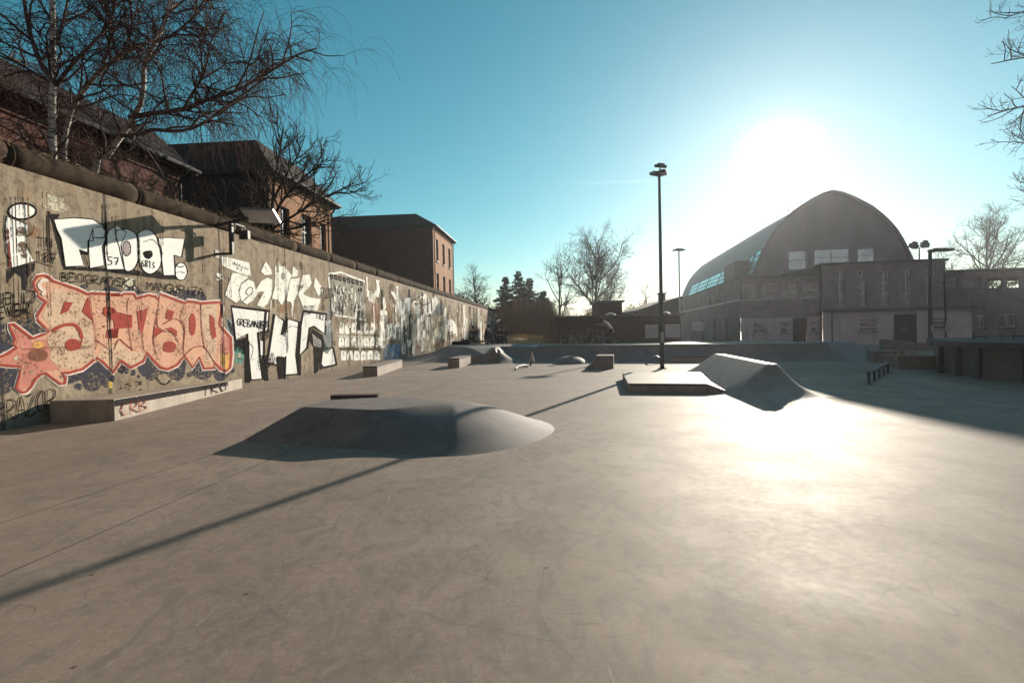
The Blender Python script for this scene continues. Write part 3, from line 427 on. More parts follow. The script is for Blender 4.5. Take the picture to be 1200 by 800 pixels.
  ('white', 2, [[938,343,980,354,1018,359,1038,352,1048,340,1038,328,1017,324,1015,318,1005,318,1004,293,986,298,995,271,957,264,951,311,944,327],[1046,339,1072,359,1095,348,1081,321,1088,275,1046,269,1041,302],[1126,353,1133,358,1144,362,1154,365,1162,364,1170,360,1176,356,1179,351,1180,346,1182,341,1185,338,1189,336,1191,331,1192,320,1190,306,1187,293,1180,284,1170,277,1161,273,1152,272,1144,274,1137,278,1132,284,1128,292,1126,301,1126,313,1127,326,1127,336,1126,344,1124,348],[1272,290,1271,285,1269,280,1265,275,1261,271,1256,269,1250,268,1245,268,1240,270,1236,272,1233,276,1231,281,1231,286,1232,291,1234,296,1237,300,1242,304,1247,306,1252,308,1257,308,1262,306,1266,304,1270,300,1272,295]]),
  ('black', 3, [[986,299,1005,296,1004,291,993,290],[1139,316,1145,319,1154,321,1161,322,1164,319,1165,315,1164,311,1161,308,1157,305,1153,303,1149,303,1144,304,1141,306,1139,309,1137,313]]),
  ('greyrose', 3, [[1105,318,1104,313,1102,308,1100,305,1096,303,1093,302,1090,304,1087,306,1086,310,1086,315,1086,320,1088,324,1091,328,1094,330,1098,331,1101,329,1103,327,1105,323]]),
  ('black', -5, [[1105,318,1104,314,1103,311,1101,308,1099,305,1097,303,1095,303,1092,303,1090,304,1088,306,1087,308,1086,312,1086,315,1086,319,1087,322,1089,325,1091,328,1094,330,1096,330,1098,330,1100,329,1102,327,1104,325,1104,322,1105,318,1106,318,1106,322,1105,326,1104,328,1102,330,1099,332,1096,332,1093,331,1090,329,1088,326,1086,322,1085,319,1084,315,1084,311,1085,308,1087,305,1089,303,1092,301,1095,301,1098,302,1100,304,1103,307,1105,310,1106,314,1106,318],[1059,295,1056,295,1052,295,1049,294,1048,291,1048,289,1049,287,1052,286,1054,286,1056,286,1056,285,1056,282,1056,281,1054,280,1050,280,1048,280,1048,278,1050,278,1054,279,1057,280,1058,282,1058,285,1057,288,1055,288,1052,288,1051,288,1050,289,1050,291,1050,293,1052,293,1056,293,1059,294],[1062,292,1066,293,1070,294,1072,294,1071,291,1068,285,1065,281,1067,280,1070,284,1073,290,1074,295,1070,296,1065,295,1062,294],[1064,286,1072,288,1072,289,1064,287],[1139,300,1137,298,1134,296,1132,293,1132,290,1132,288,1133,286,1135,285,1138,285,1140,286,1140,288,1140,290,1139,292,1137,293,1135,293,1134,293,1134,291,1135,291,1137,291,1138,291,1138,290,1138,288,1138,287,1137,286,1136,286,1135,287,1134,288,1134,291,1134,293,1136,295,1138,298,1140,299],[1148,292,1146,293,1145,295,1144,296,1145,297,1146,299,1146,299,1147,298,1148,298,1149,296,1147,294,1144,292,1142,289,1142,287,1144,286,1146,285,1148,286,1149,288,1150,289,1149,291,1148,293,1147,294,1146,293,1146,292,1147,290,1148,289,1147,288,1146,287,1146,286,1145,287,1144,288,1144,289,1146,291,1149,294,1151,296,1150,298,1149,300,1147,300,1144,300,1143,298,1142,296,1143,294,1144,292,1146,291],[1155,297,1156,298,1156,300,1155,300,1155,296,1155,290,1155,285,1157,285,1157,290,1157,296,1157,300,1154,300,1154,298,1153,297],[1162,296,1164,297,1167,297,1168,297,1167,297,1165,295,1163,293,1164,291,1166,290,1167,289,1167,288,1166,287,1164,286,1164,286,1163,286,1162,287,1162,285,1162,285,1164,285,1165,285,1167,286,1169,287,1170,289,1168,291,1166,292,1165,294,1166,294,1168,296,1170,298,1167,298,1164,298,1162,298],[1236,299,1246,296,1261,300,1260,302,1246,298,1236,300],[1236,283,1249,287,1263,284,1264,285,1250,288,1235,284]]),
  ('brown', 2, [[889,313,888,310,886,307,884,305,882,304,879,303,876,304,874,305,873,307,873,310,873,313,875,316,877,318,880,319,882,320,885,319,887,318,888,316],[890,287,889,284,888,281,885,278,883,277,880,277,877,277,875,279,874,282,873,285,874,288,875,291,878,294,880,295,883,296,886,295,888,293,890,291],[891,275,890,274,889,272,888,270,885,270,883,269,881,270,880,271,879,272,878,274,879,276,880,277,882,279,884,280,886,280,888,280,889,279,890,277]]),
  ('maroon', -3, [[857,310,858,276,859,252,864,253,862,277,861,311]]),
  ('charcoal', -1, [[927,354,926,346,925,335,925,321,925,303,926,282,926,268,933,269,932,284,931,304,931,322,931,336,932,347,933,355]]),
  ('brick', 0, [[916,316,915,312,913,309,910,306,906,304,903,303,899,304,896,306,894,309,894,312,895,316,897,319,900,322,903,324,907,325,911,324,914,322,916,320]]),
 ]),
 ('graffiti_tag', 'thin black handwritten names and slogans between the murals', [
  ('black', -4, [[950,254,949,250,948,243,948,238,952,237,956,238,960,240,962,241,962,243,961,245,958,246,954,247,952,247,953,246,956,247,958,248,959,250,959,252,958,253,955,254,952,254,950,254,949,252,952,252,955,252,957,252,957,251,957,250,957,249,955,249,952,248,951,246,953,245,957,244,959,244,960,243,960,242,959,241,956,240,952,238,950,239,950,243,951,250,952,254],[977,254,974,255,969,256,964,255,963,250,963,243,964,238,968,237,973,238,977,240,976,241,973,240,968,239,965,239,964,243,965,250,966,254,968,254,973,253,976,252],[965,246,974,247,974,248,965,248],[986,256,984,254,981,252,979,249,980,245,982,241,984,239,987,239,990,240,993,242,994,246,994,250,993,253,991,255,989,256,987,256,986,255,988,254,990,253,991,252,992,249,992,246,991,243,989,241,987,240,985,240,983,242,982,246,981,249,982,251,985,253,987,254],[1011,253,1009,254,1006,256,1003,256,1000,254,997,251,996,248,997,244,999,241,1001,238,1004,238,1008,239,1010,240,1011,243,1011,245,1010,247,1008,247,1006,247,1004,246,1005,244,1006,245,1008,246,1009,246,1009,244,1009,243,1009,241,1007,240,1005,240,1003,240,1001,242,999,245,998,248,999,250,1001,253,1003,254,1005,254,1008,253,1010,252],[1014,239,1014,244,1014,250,1015,254,1018,255,1022,254,1025,252,1025,252,1023,250,1022,249,1018,248,1014,248,1012,245,1016,243,1021,241,1026,239,1027,241,1022,242,1017,245,1014,246,1015,246,1019,246,1022,247,1025,249,1026,251,1026,254,1023,255,1018,256,1014,255,1012,250,1012,243,1012,238],[1030,238,1033,244,1036,251,1038,254,1039,251,1041,245,1043,240,1045,240,1043,245,1042,252,1038,256,1034,252,1031,244,1028,239],[1032,244,1041,245,1041,246,1033,246],[1047,255,1046,250,1046,243,1048,239,1051,238,1056,239,1060,241,1062,244,1063,247,1063,250,1061,252,1059,254,1057,256,1054,257,1050,256,1048,256,1048,255,1050,255,1053,255,1056,254,1058,253,1060,251,1060,249,1060,247,1060,244,1058,242,1055,240,1052,239,1049,240,1049,244,1049,250,1049,255],[1082,255,1079,256,1075,257,1072,257,1069,256,1066,253,1066,251,1069,249,1074,248,1077,246,1077,245,1077,243,1076,242,1073,241,1069,242,1066,242,1066,240,1069,240,1073,239,1077,240,1079,242,1079,245,1078,248,1075,249,1070,251,1068,252,1068,253,1070,255,1072,256,1074,255,1078,254,1081,254],[1085,256,1084,238,1086,239,1087,256],[1101,258,1096,255,1089,252,1085,248,1089,244,1095,240,1100,238,1102,240,1097,242,1090,245,1087,248,1090,250,1097,254,1102,256],[1111,256,1112,239,1115,239,1114,256],[1148,238,1148,243,1148,251,1148,255,1148,253,1150,247,1153,244,1157,247,1160,252,1159,254,1160,250,1160,243,1159,237,1162,238,1162,243,1162,250,1161,255,1157,253,1155,248,1154,245,1152,248,1150,253,1147,256,1146,251,1145,243,1145,238],[1166,238,1168,244,1170,252,1172,256,1173,252,1176,244,1177,238,1180,239,1178,245,1176,253,1172,257,1168,252,1165,244,1163,238],[1166,243,1176,244,1176,245,1167,245],[1184,238,1184,244,1184,252,1184,256,1187,251,1193,242,1198,237,1201,241,1201,250,1200,256,1198,256,1198,249,1198,241,1199,238,1195,243,1190,252,1185,258,1182,252,1182,244,1182,238],[1220,255,1218,256,1215,257,1211,257,1207,255,1203,251,1201,247,1202,244,1205,240,1208,238,1212,237,1216,238,1220,239,1221,242,1221,245,1220,247,1217,247,1214,247,1212,246,1212,245,1214,245,1217,246,1218,246,1218,244,1218,242,1218,240,1216,239,1213,239,1210,239,1207,241,1204,244,1203,247,1205,250,1209,254,1212,256,1214,255,1216,254,1218,253],[1222,256,1222,251,1222,245,1223,240,1225,238,1229,237,1232,237,1234,238,1238,239,1240,242,1241,247,1241,253,1241,257,1238,257,1238,252,1238,246,1237,242,1236,240,1234,240,1232,239,1229,239,1227,239,1226,241,1225,245,1225,251,1225,256],[1244,238,1244,244,1244,251,1246,255,1249,256,1255,255,1258,253,1259,252,1258,249,1257,248,1253,247,1248,248,1244,248,1243,246,1247,246,1253,245,1258,246,1261,249,1262,252,1261,254,1256,256,1250,258,1244,256,1242,251,1241,243,1241,238],[1274,257,1273,236,1276,237,1276,257],[1286,254,1293,255,1302,256,1305,255,1300,251,1291,244,1285,238,1290,235,1298,236,1304,236,1304,238,1298,238,1291,237,1288,238,1293,242,1302,250,1308,256,1302,258,1293,257,1286,256],[1310,237,1313,243,1317,252,1319,256,1322,252,1325,244,1328,237,1331,238,1328,245,1324,253,1319,258,1314,252,1310,244,1308,237],[1314,243,1326,243,1326,245,1315,246],[839,209,839,204,839,198,839,193,842,192,845,194,847,196,849,199,849,202,849,204,849,207,848,209,846,210,844,211,841,210,840,210,840,208,842,208,844,209,845,209,846,208,847,206,848,204,847,202,847,199,846,197,844,195,842,194,841,194,840,198,841,204,841,209],[861,212,859,213,855,214,852,212,851,206,850,199,851,193,855,192,859,194,862,195,861,197,858,196,854,194,853,194,852,199,852,206,854,212,855,212,858,211,860,210],[852,202,860,203,860,205,852,204],[863,213,862,208,862,201,862,196,866,194,870,195,873,196,872,197,870,197,866,196,864,197,864,201,865,208,865,213],[880,214,879,198,882,198,882,214],[892,216,894,216,897,217,898,216,898,212,897,207,896,202,895,200,894,199,893,199,892,199,891,201,890,202,888,201,889,200,890,198,892,197,895,197,897,199,898,202,899,206,900,212,900,217,898,219,894,219,892,218],[851,191,848,191,844,190,840,188,839,182,839,175,840,170,844,169,847,171,850,173,849,175,846,173,843,171,841,171,841,175,841,182,842,187,844,188,848,189,850,188],[841,179,848,180,848,182,841,181],[852,189,853,184,855,177,858,174,861,179,863,187,864,193,862,193,861,187,859,179,858,176,857,178,856,185,854,190],[876,196,873,196,869,196,865,194,864,188,863,180,864,174,868,174,873,176,876,178,875,180,872,178,868,176,866,175,865,180,866,188,867,193,869,194,873,194,876,194],[867,182,874,186,873,188,866,184],[880,179,880,184,880,192,881,197,882,197,885,196,887,195,887,194,887,191,886,189,884,189,881,188,879,186,881,184,885,181,888,179,890,181,887,183,883,186,881,187,881,186,884,186,887,188,889,190,890,194,889,197,886,198,882,200,879,198,878,192,877,184,877,179],[832,44,832,34,830,21,831,12,835,11,840,14,844,17,846,18,846,20,845,22,842,25,838,27,836,29,837,30,840,33,843,35,843,38,843,40,841,42,839,43,836,43,834,42,834,41,836,41,839,41,841,41,841,40,842,38,841,36,839,34,836,32,834,28,837,26,841,23,844,21,845,20,845,19,843,18,840,15,835,12,832,13,832,21,833,34,834,43],[849,15,848,24,848,36,849,44,852,45,857,44,861,41,861,40,859,36,857,33,854,31,849,29,848,26,851,21,857,16,861,13,862,14,858,17,852,22,849,26,851,28,855,30,858,32,861,35,862,39,862,42,858,45,852,47,848,44,846,36,847,24,847,15],[865,16,866,27,869,41,871,48,872,42,875,27,876,15,878,15,876,27,874,42,870,50,867,42,865,27,863,16],[867,26,875,26,875,28,867,27],[881,46,885,48,891,51,894,50,889,40,882,25,878,15,882,13,890,16,895,19,894,21,889,18,882,14,880,14,883,24,891,39,895,50,891,52,885,50,880,48],[904,54,901,50,898,44,896,37,896,31,897,24,899,19,904,19,908,21,911,25,912,32,912,41,912,48,910,52,907,54,906,55,905,54,906,52,908,51,910,47,910,41,910,32,909,26,907,22,903,20,901,20,899,24,898,31,898,37,900,43,903,49,905,53],[914,20,915,30,915,43,917,53,921,55,926,53,929,50,929,47,928,43,926,40,922,38,918,36,915,35,915,33,919,34,923,36,927,38,930,42,931,47,931,51,927,54,921,56,916,54,914,44,913,30,912,20],[908,306,919,307,919,308,909,308],[913,308,912,292,914,293,914,308],[921,309,921,294,923,294,923,309],[932,309,931,294,933,294,934,309],[922,301,933,302,933,303,922,302],[908,281,908,282,909,283,908,283,908,278,908,271,908,266,909,266,910,271,910,279,910,284,908,285,907,283,906,281],[922,276,920,278,919,280,918,281,919,281,920,282,921,282,923,282,924,282,924,281,922,278,918,274,916,270,916,268,918,267,920,267,922,268,924,269,925,271,924,273,923,274,922,275,921,274,922,273,923,272,923,271,923,270,921,269,920,268,919,268,918,269,918,270,920,273,923,277,925,280,925,283,923,284,922,284,920,283,918,282,916,280,917,278,919,277,920,275],[930,281,933,282,937,284,938,284,937,279,933,271,931,266,932,265,935,271,938,278,940,284,937,286,932,284,929,283],[931,275,937,274,938,276,931,277],[903,266,935,261,936,262,903,267],[888,304,900,311,902,326,901,326,899,312,887,305],[1088,46,1090,47,1089,49,1086,47],[1082,46,1088,46,1088,48,1082,48],[1119,44,1123,43,1124,45,1120,46],[1111,41,1114,41,1114,43,1111,43],[1087,36,1090,36,1089,38,1086,38],[1115,48,1119,46,1120,48,1116,50],[1109,48,1112,50,1110,52,1108,50],[1116,44,1122,42,1123,44,1117,46],[1085,47,1091,46,1091,48,1085,49],[1081,40,1084,40,1084,42,1080,42],[1067,40,1073,39,1073,41,1067,42],[1118,48,1122,47,1122,50,1118,50],[1119,31,1123,32,1122,34,1118,34],[1090,42,1096,43,1096,45,1090,44],[1162,55,1165,51,1170,45,1175,41,1181,38,1188,36,1194,36,1200,38,1206,42,1209,44,1207,46,1203,43,1198,40,1193,38,1188,38,1182,40,1177,42,1172,47,1168,52,1165,56]]),
 ]),
 ('graffiti_mural', 'white curling wild style letters under the wall lamp', [
  ('offwhite', 1, [[1403,343,1434,345,1530,343,1537,306,1489,306,1432,314,1405,318],[1448,306,1506,308,1523,301,1488,281,1474,261,1481,237,1460,227,1413,244],[1488,279,1523,296,1550,292,1558,269,1588,298,1623,311,1652,306,1646,265,1619,231,1594,220,1561,226,1601,267,1577,266,1543,238,1511,225,1485,235,1476,254],[1616,358,1645,338,1652,323,1608,316,1587,324],[1667,350,1727,356,1773,332,1747,295,1740,272,1704,231,1677,248,1643,249,1663,288],[1781,362,1817,352,1812,333,1773,325],[1760,319,1825,329,1809,276,1783,251,1772,211,1762,244,1733,248],[1849,341,1900,348,1915,322,1901,308,1848,279,1892,270,1985,269,1953,224,1849,223,1813,271,1827,308],[1942,344,2013,304,1963,276,1929,310],[1382,299,1404,297,1396,288,1415,287,1389,280,1370,281,1396,284,1380,292]]),
  ('greywash', -3, [[1404,343,1433,344,1529,342,1536,306,1489,307,1433,315,1406,319,1404,343,1402,344,1404,318,1432,313,1488,305,1538,305,1531,344,1434,346,1402,344],[1449,306,1506,307,1522,301,1487,282,1473,261,1480,237,1460,228,1415,245,1449,306,1447,307,1412,244,1460,226,1483,237,1475,261,1489,281,1525,301,1507,308,1447,307],[1489,278,1523,295,1549,291,1558,269,1589,297,1623,310,1650,306,1645,265,1618,232,1594,221,1562,226,1603,267,1576,266,1542,238,1511,226,1487,235,1478,254,1489,278,1486,279,1475,253,1484,234,1511,224,1544,237,1578,265,1600,267,1559,226,1594,220,1620,231,1648,265,1653,307,1623,312,1587,298,1558,270,1551,292,1523,297,1486,279],[1616,357,1644,338,1650,323,1609,316,1589,324,1616,357,1615,359,1586,324,1608,315,1653,322,1647,339,1615,359],[1668,350,1727,355,1771,332,1745,295,1738,272,1703,232,1678,249,1645,249,1665,288,1668,350,1665,350,1662,288,1642,248,1676,247,1705,230,1742,271,1749,295,1775,333,1728,357,1665,350],[1782,362,1815,351,1811,334,1774,326,1782,362,1779,363,1771,325,1814,333,1819,352,1779,363],[1762,319,1823,328,1807,276,1781,251,1771,211,1764,245,1735,248,1762,319,1759,320,1731,248,1760,244,1773,210,1785,251,1811,276,1827,329,1759,320],[1850,341,1899,347,1913,321,1899,308,1846,279,1891,268,1983,268,1951,224,1850,224,1815,271,1830,308,1850,341,1847,342,1825,308,1811,270,1847,222,1954,223,1987,269,1892,270,1850,279,1902,307,1918,322,1902,349,1847,342],[1942,343,2011,303,1964,278,1931,310,1942,343,1943,346,1926,310,1962,276,2016,304,1943,346],[1382,299,1403,297,1396,288,1414,287,1389,281,1371,280,1397,284,1381,293,1382,299,1382,300,1379,292,1395,284,1370,281,1389,280,1416,286,1398,289,1406,298,1382,300],[1608,342,1622,327,1626,328,1612,343]]),
  ('charcoal', -4, [[1490,232,1497,235,1507,240,1517,246,1527,251,1536,257,1543,263,1544,268,1541,273,1536,276,1530,276,1522,273,1516,269,1511,266,1508,262,1506,258,1510,255,1516,252,1520,251,1522,252,1518,254,1512,256,1510,258,1511,261,1514,265,1518,268,1524,271,1530,274,1535,274,1538,272,1540,268,1540,263,1534,258,1525,252,1515,247,1505,242,1496,236,1488,233],[1448,332,1457,327,1462,336,1459,336,1456,329,1450,333],[1460,331,1469,326,1474,335,1472,335,1469,328,1462,332],[1472,330,1482,326,1486,334,1484,334,1481,327,1474,332],[1485,327,1494,322,1499,331,1497,331,1494,323,1487,328],[1498,326,1507,321,1512,330,1510,330,1506,322,1499,327],[1510,325,1520,320,1525,329,1523,329,1520,321,1512,326],[1464,322,1473,317,1478,326,1475,326,1472,318,1466,323],[1480,319,1490,314,1494,323,1492,323,1489,315,1482,320]]),
  ('greywash', 2, [[1728,325,1727,321,1724,317,1721,314,1716,313,1711,312,1707,313,1704,315,1702,318,1701,322,1702,326,1705,330,1708,333,1713,334,1717,335,1722,334,1725,332,1727,329]]),
  ('offwhite', -2, [[1638,243,1633,216,1638,216,1642,243],[1762,226,1765,200,1771,201,1768,227]]),
  ('brick', 0, [[1816,226,1812,220,1798,214,1778,210,1755,207,1730,207,1708,208,1691,211,1680,215,1676,220,1680,226,1692,231,1710,235,1732,238,1757,239,1780,239,1799,236,1812,231]]),
 ]),
 ('graffiti_mural', 'silver white THC letters with thick dripping black outlines', [
  ('black', -1, [[1444,211,1619,205,1606,154,1550,150,1558,78,1570,18,1531,19,1522,86,1518,149,1460,133,1458,171,1444,211,1439,220,1441,170,1450,125,1504,143,1504,86,1514,15,1589,12,1577,78,1569,147,1624,148,1631,215,1439,220],[1629,80,1669,201,1703,181,1721,129,1746,187,1796,180,1770,75,1783,17,1718,19,1718,72,1660,80,1657,56,1618,64,1629,80,1608,83,1602,57,1668,46,1676,71,1697,69,1700,13,1806,9,1796,74,1822,184,1728,195,1710,139,1724,186,1649,205,1608,83],[1854,211,2010,208,1997,148,1926,176,1872,165,1848,98,1821,74,1839,168,1854,211,1843,222,1813,170,1795,72,1874,93,1899,161,1915,164,2019,138,2034,219,1843,222],[2002,80,2064,84,2086,29,1993,28,1987,33,2002,80,1977,89,1956,34,1993,15,2118,21,2090,93,1977,89],[1579,127,1581,124,1578,79,1581,74,1579,127,1560,129,1562,72,1598,76,1601,126,1560,129]]),
  ('silver', 1, [[1442,215,1625,210,1615,151,1560,148,1567,78,1579,15,1522,17,1513,86,1511,146,1455,129,1449,170],[1618,81,1659,203,1714,184,1715,134,1737,191,1809,182,1783,74,1794,13,1709,16,1708,71,1668,76,1662,51,1610,60],[1848,217,2022,213,2008,143,1921,170,1885,163,1861,95,1808,73,1826,169],[1989,85,2077,89,2102,25,1993,21,1971,33],[1570,128,1591,125,1588,77,1572,73]]),
  ('black', -3, [[1442,214,1623,208,1612,152,1557,149,1564,78,1576,16,1525,18,1516,86,1514,147,1457,130,1452,170,1442,214,1441,217,1446,170,1454,128,1509,145,1510,86,1520,16,1582,14,1570,78,1562,148,1618,150,1627,212,1441,217],[1622,81,1662,202,1710,183,1717,132,1740,190,1805,181,1779,74,1791,14,1712,17,1711,71,1666,77,1661,52,1613,61,1622,81,1615,82,1608,59,1664,49,1671,74,1704,70,1706,15,1798,12,1787,74,1813,182,1734,192,1714,136,1717,185,1656,204,1615,82],[1850,215,2018,212,2005,144,1922,172,1881,164,1857,96,1812,73,1830,169,1850,215,1846,218,1822,169,1804,73,1865,94,1890,163,1919,168,2012,141,2026,215,1846,218],[1993,84,2073,87,2097,27,1993,24,1976,33,1993,84,1985,86,1966,34,1993,19,2107,24,2081,90,1985,86],[1573,127,1588,124,1585,78,1575,73,1573,127,1567,128,1569,73,1592,77,1594,125,1567,128],[1494,126,1492,12,1517,10,1518,126],[1601,210,1582,125,1596,124,1615,209],[1580,82,1591,8,1614,7,1603,83],[1657,73,1671,6,1713,5,1697,74],[1708,183,1689,141,1709,139,1729,181],[1796,74,1792,8,1816,6,1820,72],[1914,100,1915,5,1935,4,1934,100],[1949,86,1959,14,1980,13,1970,86],[1938,93,1936,10,1950,9,1952,93],[1713,74,1703,4,1714,3,1723,74]]),
  ('black', 0, [[1441,170,1455,127,1502,136,1507,61,1513,11,1492,13,1504,86,1446,98,1418,184]]),
  ('black', 1, [[1906,163,1992,138,2013,97,2068,82,1989,75,1916,94,1883,120]]),
  ('greywash', 3, [[1905,144,1976,118,1974,92,1916,100]]),
  ('black', -5, [[1479,183,1477,184,1474,186,1470,186,1466,184,1463,181,1461,177,1462,174,1464,170,1466,167,1471,167,1475,168,1478,170,1479,172,1478,174,1477,175,1475,176,1473,177,1471,178,1470,176,1471,175,1473,175,1474,174,1475,173,1475,172,1475,171,1473,170,1470,169,1469,169,1467,171,1465,174,1465,177,1466,180,1469,183,1471,184,1472,184,1474,183,1476,181],[1479,167,1480,172,1480,179,1481,184,1483,184,1488,182,1490,180,1490,180,1489,179,1487,178,1484,177,1480,177,1477,175,1481,172,1487,168,1491,165,1494,167,1489,170,1484,173,1480,176,1481,175,1485,175,1489,176,1492,177,1494,179,1494,181,1490,184,1484,186,1478,185,1476,179,1476,172,1476,167],[1510,184,1506,185,1500,186,1494,184,1492,178,1492,170,1493,165,1499,163,1506,165,1510,166,1508,168,1504,166,1499,165,1497,166,1495,171,1496,178,1497,184,1500,184,1504,183,1508,182],[1495,175,1506,174,1507,176,1496,177],[1511,184,1510,179,1509,171,1509,165,1513,163,1519,163,1523,164,1526,166,1527,168,1526,171,1522,172,1516,173,1515,173,1516,174,1520,176,1523,178,1524,179,1524,181,1522,182,1520,183,1516,185,1514,186,1512,184,1514,183,1518,182,1520,181,1520,180,1521,179,1520,179,1518,177,1513,175,1511,173,1515,171,1520,170,1523,169,1523,168,1522,167,1521,166,1518,165,1514,165,1512,166,1512,171,1513,179,1514,184],[1530,163,1532,169,1536,177,1537,180,1537,177,1539,169,1540,163,1544,164,1543,170,1541,178,1537,183,1532,178,1529,169,1526,163],[1530,171,1540,169,1542,171,1531,173],[1548,163,1548,169,1548,178,1547,181,1549,176,1554,166,1559,160,1563,166,1564,175,1564,182,1560,182,1560,175,1559,166,1560,162,1558,167,1553,177,1549,183,1544,178,1544,169,1544,163],[1569,180,1572,180,1576,181,1577,180,1577,176,1575,170,1573,166,1571,163,1570,162,1570,162,1568,163,1567,165,1566,167,1562,166,1563,164,1565,162,1568,160,1572,161,1575,162,1577,165,1579,170,1581,176,1581,181,1577,183,1572,182,1568,182],[1598,180,1594,181,1587,183,1581,181,1578,175,1578,167,1579,161,1585,158,1593,159,1598,159,1597,162,1592,161,1586,161,1583,162,1582,167,1582,175,1584,180,1587,181,1592,179,1596,178],[1580,170,1594,169,1595,171,1582,172],[1946,212,1947,213,1948,214,1946,214,1946,209,1945,202,1945,197,1950,197,1950,202,1950,210,1950,215,1946,216,1943,214,1942,213],[1973,204,1971,206,1968,208,1967,210,1968,211,1970,212,1971,213,1973,212,1976,210,1977,208,1973,206,1966,204,1961,201,1962,198,1966,196,1970,195,1975,195,1978,196,1979,198,1978,201,1975,203,1973,204,1969,203,1971,202,1973,200,1974,198,1974,198,1972,197,1972,197,1970,198,1967,199,1966,200,1970,202,1977,205,1982,208,1981,211,1977,213,1972,215,1967,214,1964,212,1962,210,1963,207,1966,205,1968,203],[1988,207,1991,209,1995,211,1997,212,1998,211,1999,209,1999,206,1994,202,1987,197,1983,193,1989,191,1997,192,2003,193,2002,195,1996,194,1990,193,1988,193,1991,196,1998,201,2004,206,2004,209,2002,212,1998,214,1992,213,1987,210,1984,209]]),
  ('teal', 0, [[1500,92,1498,85,1493,79,1486,75,1478,73,1469,74,1461,76,1455,81,1451,87,1450,94,1451,100,1456,106,1462,110,1471,112,1480,112,1488,109,1494,104,1498,98],[1489,72,1488,70,1484,67,1479,66,1472,65,1465,66,1459,67,1454,69,1450,72,1449,74,1451,77,1454,79,1460,80,1466,81,1473,81,1479,80,1485,78,1488,75]]),
  ('pale', 1, [[1478,88,1478,85,1476,83,1474,82,1471,81,1468,81,1465,82,1463,84,1462,86,1462,88,1462,90,1464,92,1466,94,1469,95,1472,94,1474,94,1476,92,1478,90]]),
  ('charcoal', -4, [[1514,120,1520,117,1530,112,1535,105,1532,94,1525,80,1520,71,1522,70,1527,80,1534,94,1537,105,1532,113,1522,118,1515,122],[1624,55,1618,51,1611,45,1608,39,1613,34,1621,30,1628,26,1630,28,1623,30,1615,35,1610,39,1614,44,1621,50,1626,54],[1718,156,1730,160,1747,164,1764,168,1780,167,1795,164,1806,162,1807,164,1796,166,1780,168,1764,169,1746,166,1728,161,1716,157],[1837,120,1875,138,1859,96,1863,95,1879,139,1835,121]]),
  ('bluegrey', 0, [[1980,177,2001,208,2035,233,2062,239,2072,210,2074,159,2071,116,2062,91,2048,74,2035,63,2024,55,2013,54,2003,64,1991,96,1980,140],[1414,184,1442,184,1451,127,1453,89,1416,128]]),
  ('green', 1, [[2046,83,2044,78,2040,74,2034,70,2026,69,2019,69,2012,71,2006,75,2002,79,2002,84,2003,89,2007,94,2013,97,2020,98,2028,98,2035,96,2041,93,2045,88]]),
 ]),
 ('graffiti_mural', 'grey scrawled rectangle topped with small black letters', [
  ('mottled', 1, [[2056,355,2443,366,2437,201,2089,211]]),
  ('offwhite', -3, [[2055,362,2171,380,2434,367,2443,376,2175,388,2053,369],[2048,354,2077,213,2438,197,2442,205,2089,218,2064,356]]),
  ('black', 3, [[2067,368,2095,368,2096,350,2070,350],[2106,368,2135,369,2137,350,2109,350],[2147,368,2177,369,2179,349,2150,350],[2190,368,2221,369,2223,349,2193,350],[2234,369,2267,370,2269,349,2238,350],[2280,369,2314,370,2316,349,2284,350],[2329,370,2364,370,2366,349,2332,350],[2379,370,2416,371,2418,349,2382,350]]),
  ('mottled', 4, [[2086,360,2086,359,2085,358,2084,357,2082,356,2080,356,2079,356,2077,357,2077,358,2076,359,2077,360,2078,361,2079,362,2081,362,2082,362,2084,362,2086,362,2086,361],[2127,360,2126,359,2125,358,2124,357,2122,356,2120,356,2119,356,2117,357,2116,358,2116,359,2117,360,2118,361,2119,362,2121,362,2123,363,2124,362,2126,362,2126,361],[2169,360,2168,359,2167,358,2166,357,2164,356,2162,356,2160,356,2159,357,2158,358,2158,359,2158,360,2159,361,2160,362,2162,363,2164,363,2166,363,2167,362,2168,361],[2212,360,2212,359,2211,358,2209,357,2207,356,2205,356,2203,356,2202,357,2201,358,2201,359,2201,360,2202,361,2204,362,2206,363,2208,363,2209,363,2211,362,2212,361],[2257,360,2257,359,2256,358,2254,357,2252,356,2250,356,2248,356,2247,357,2246,358,2245,359,2246,360,2247,362,2249,362,2250,363,2253,363,2254,363,2256,362,2257,361],[2304,360,2304,359,2303,358,2301,357,2299,356,2297,356,2295,357,2293,357,2292,358,2292,359,2292,361,2294,362,2295,363,2297,363,2300,363,2302,363,2303,363,2304,362],[2354,361,2353,359,2352,358,2350,357,2348,357,2346,356,2344,357,2342,357,2341,358,2341,360,2341,361,2342,362,2344,363,2346,364,2349,364,2351,363,2352,363,2353,362],[2405,361,2404,360,2403,358,2401,357,2399,357,2397,356,2395,357,2393,357,2392,358,2392,360,2392,361,2393,362,2395,363,2397,364,2400,364,2402,364,2404,363,2405,362]]),
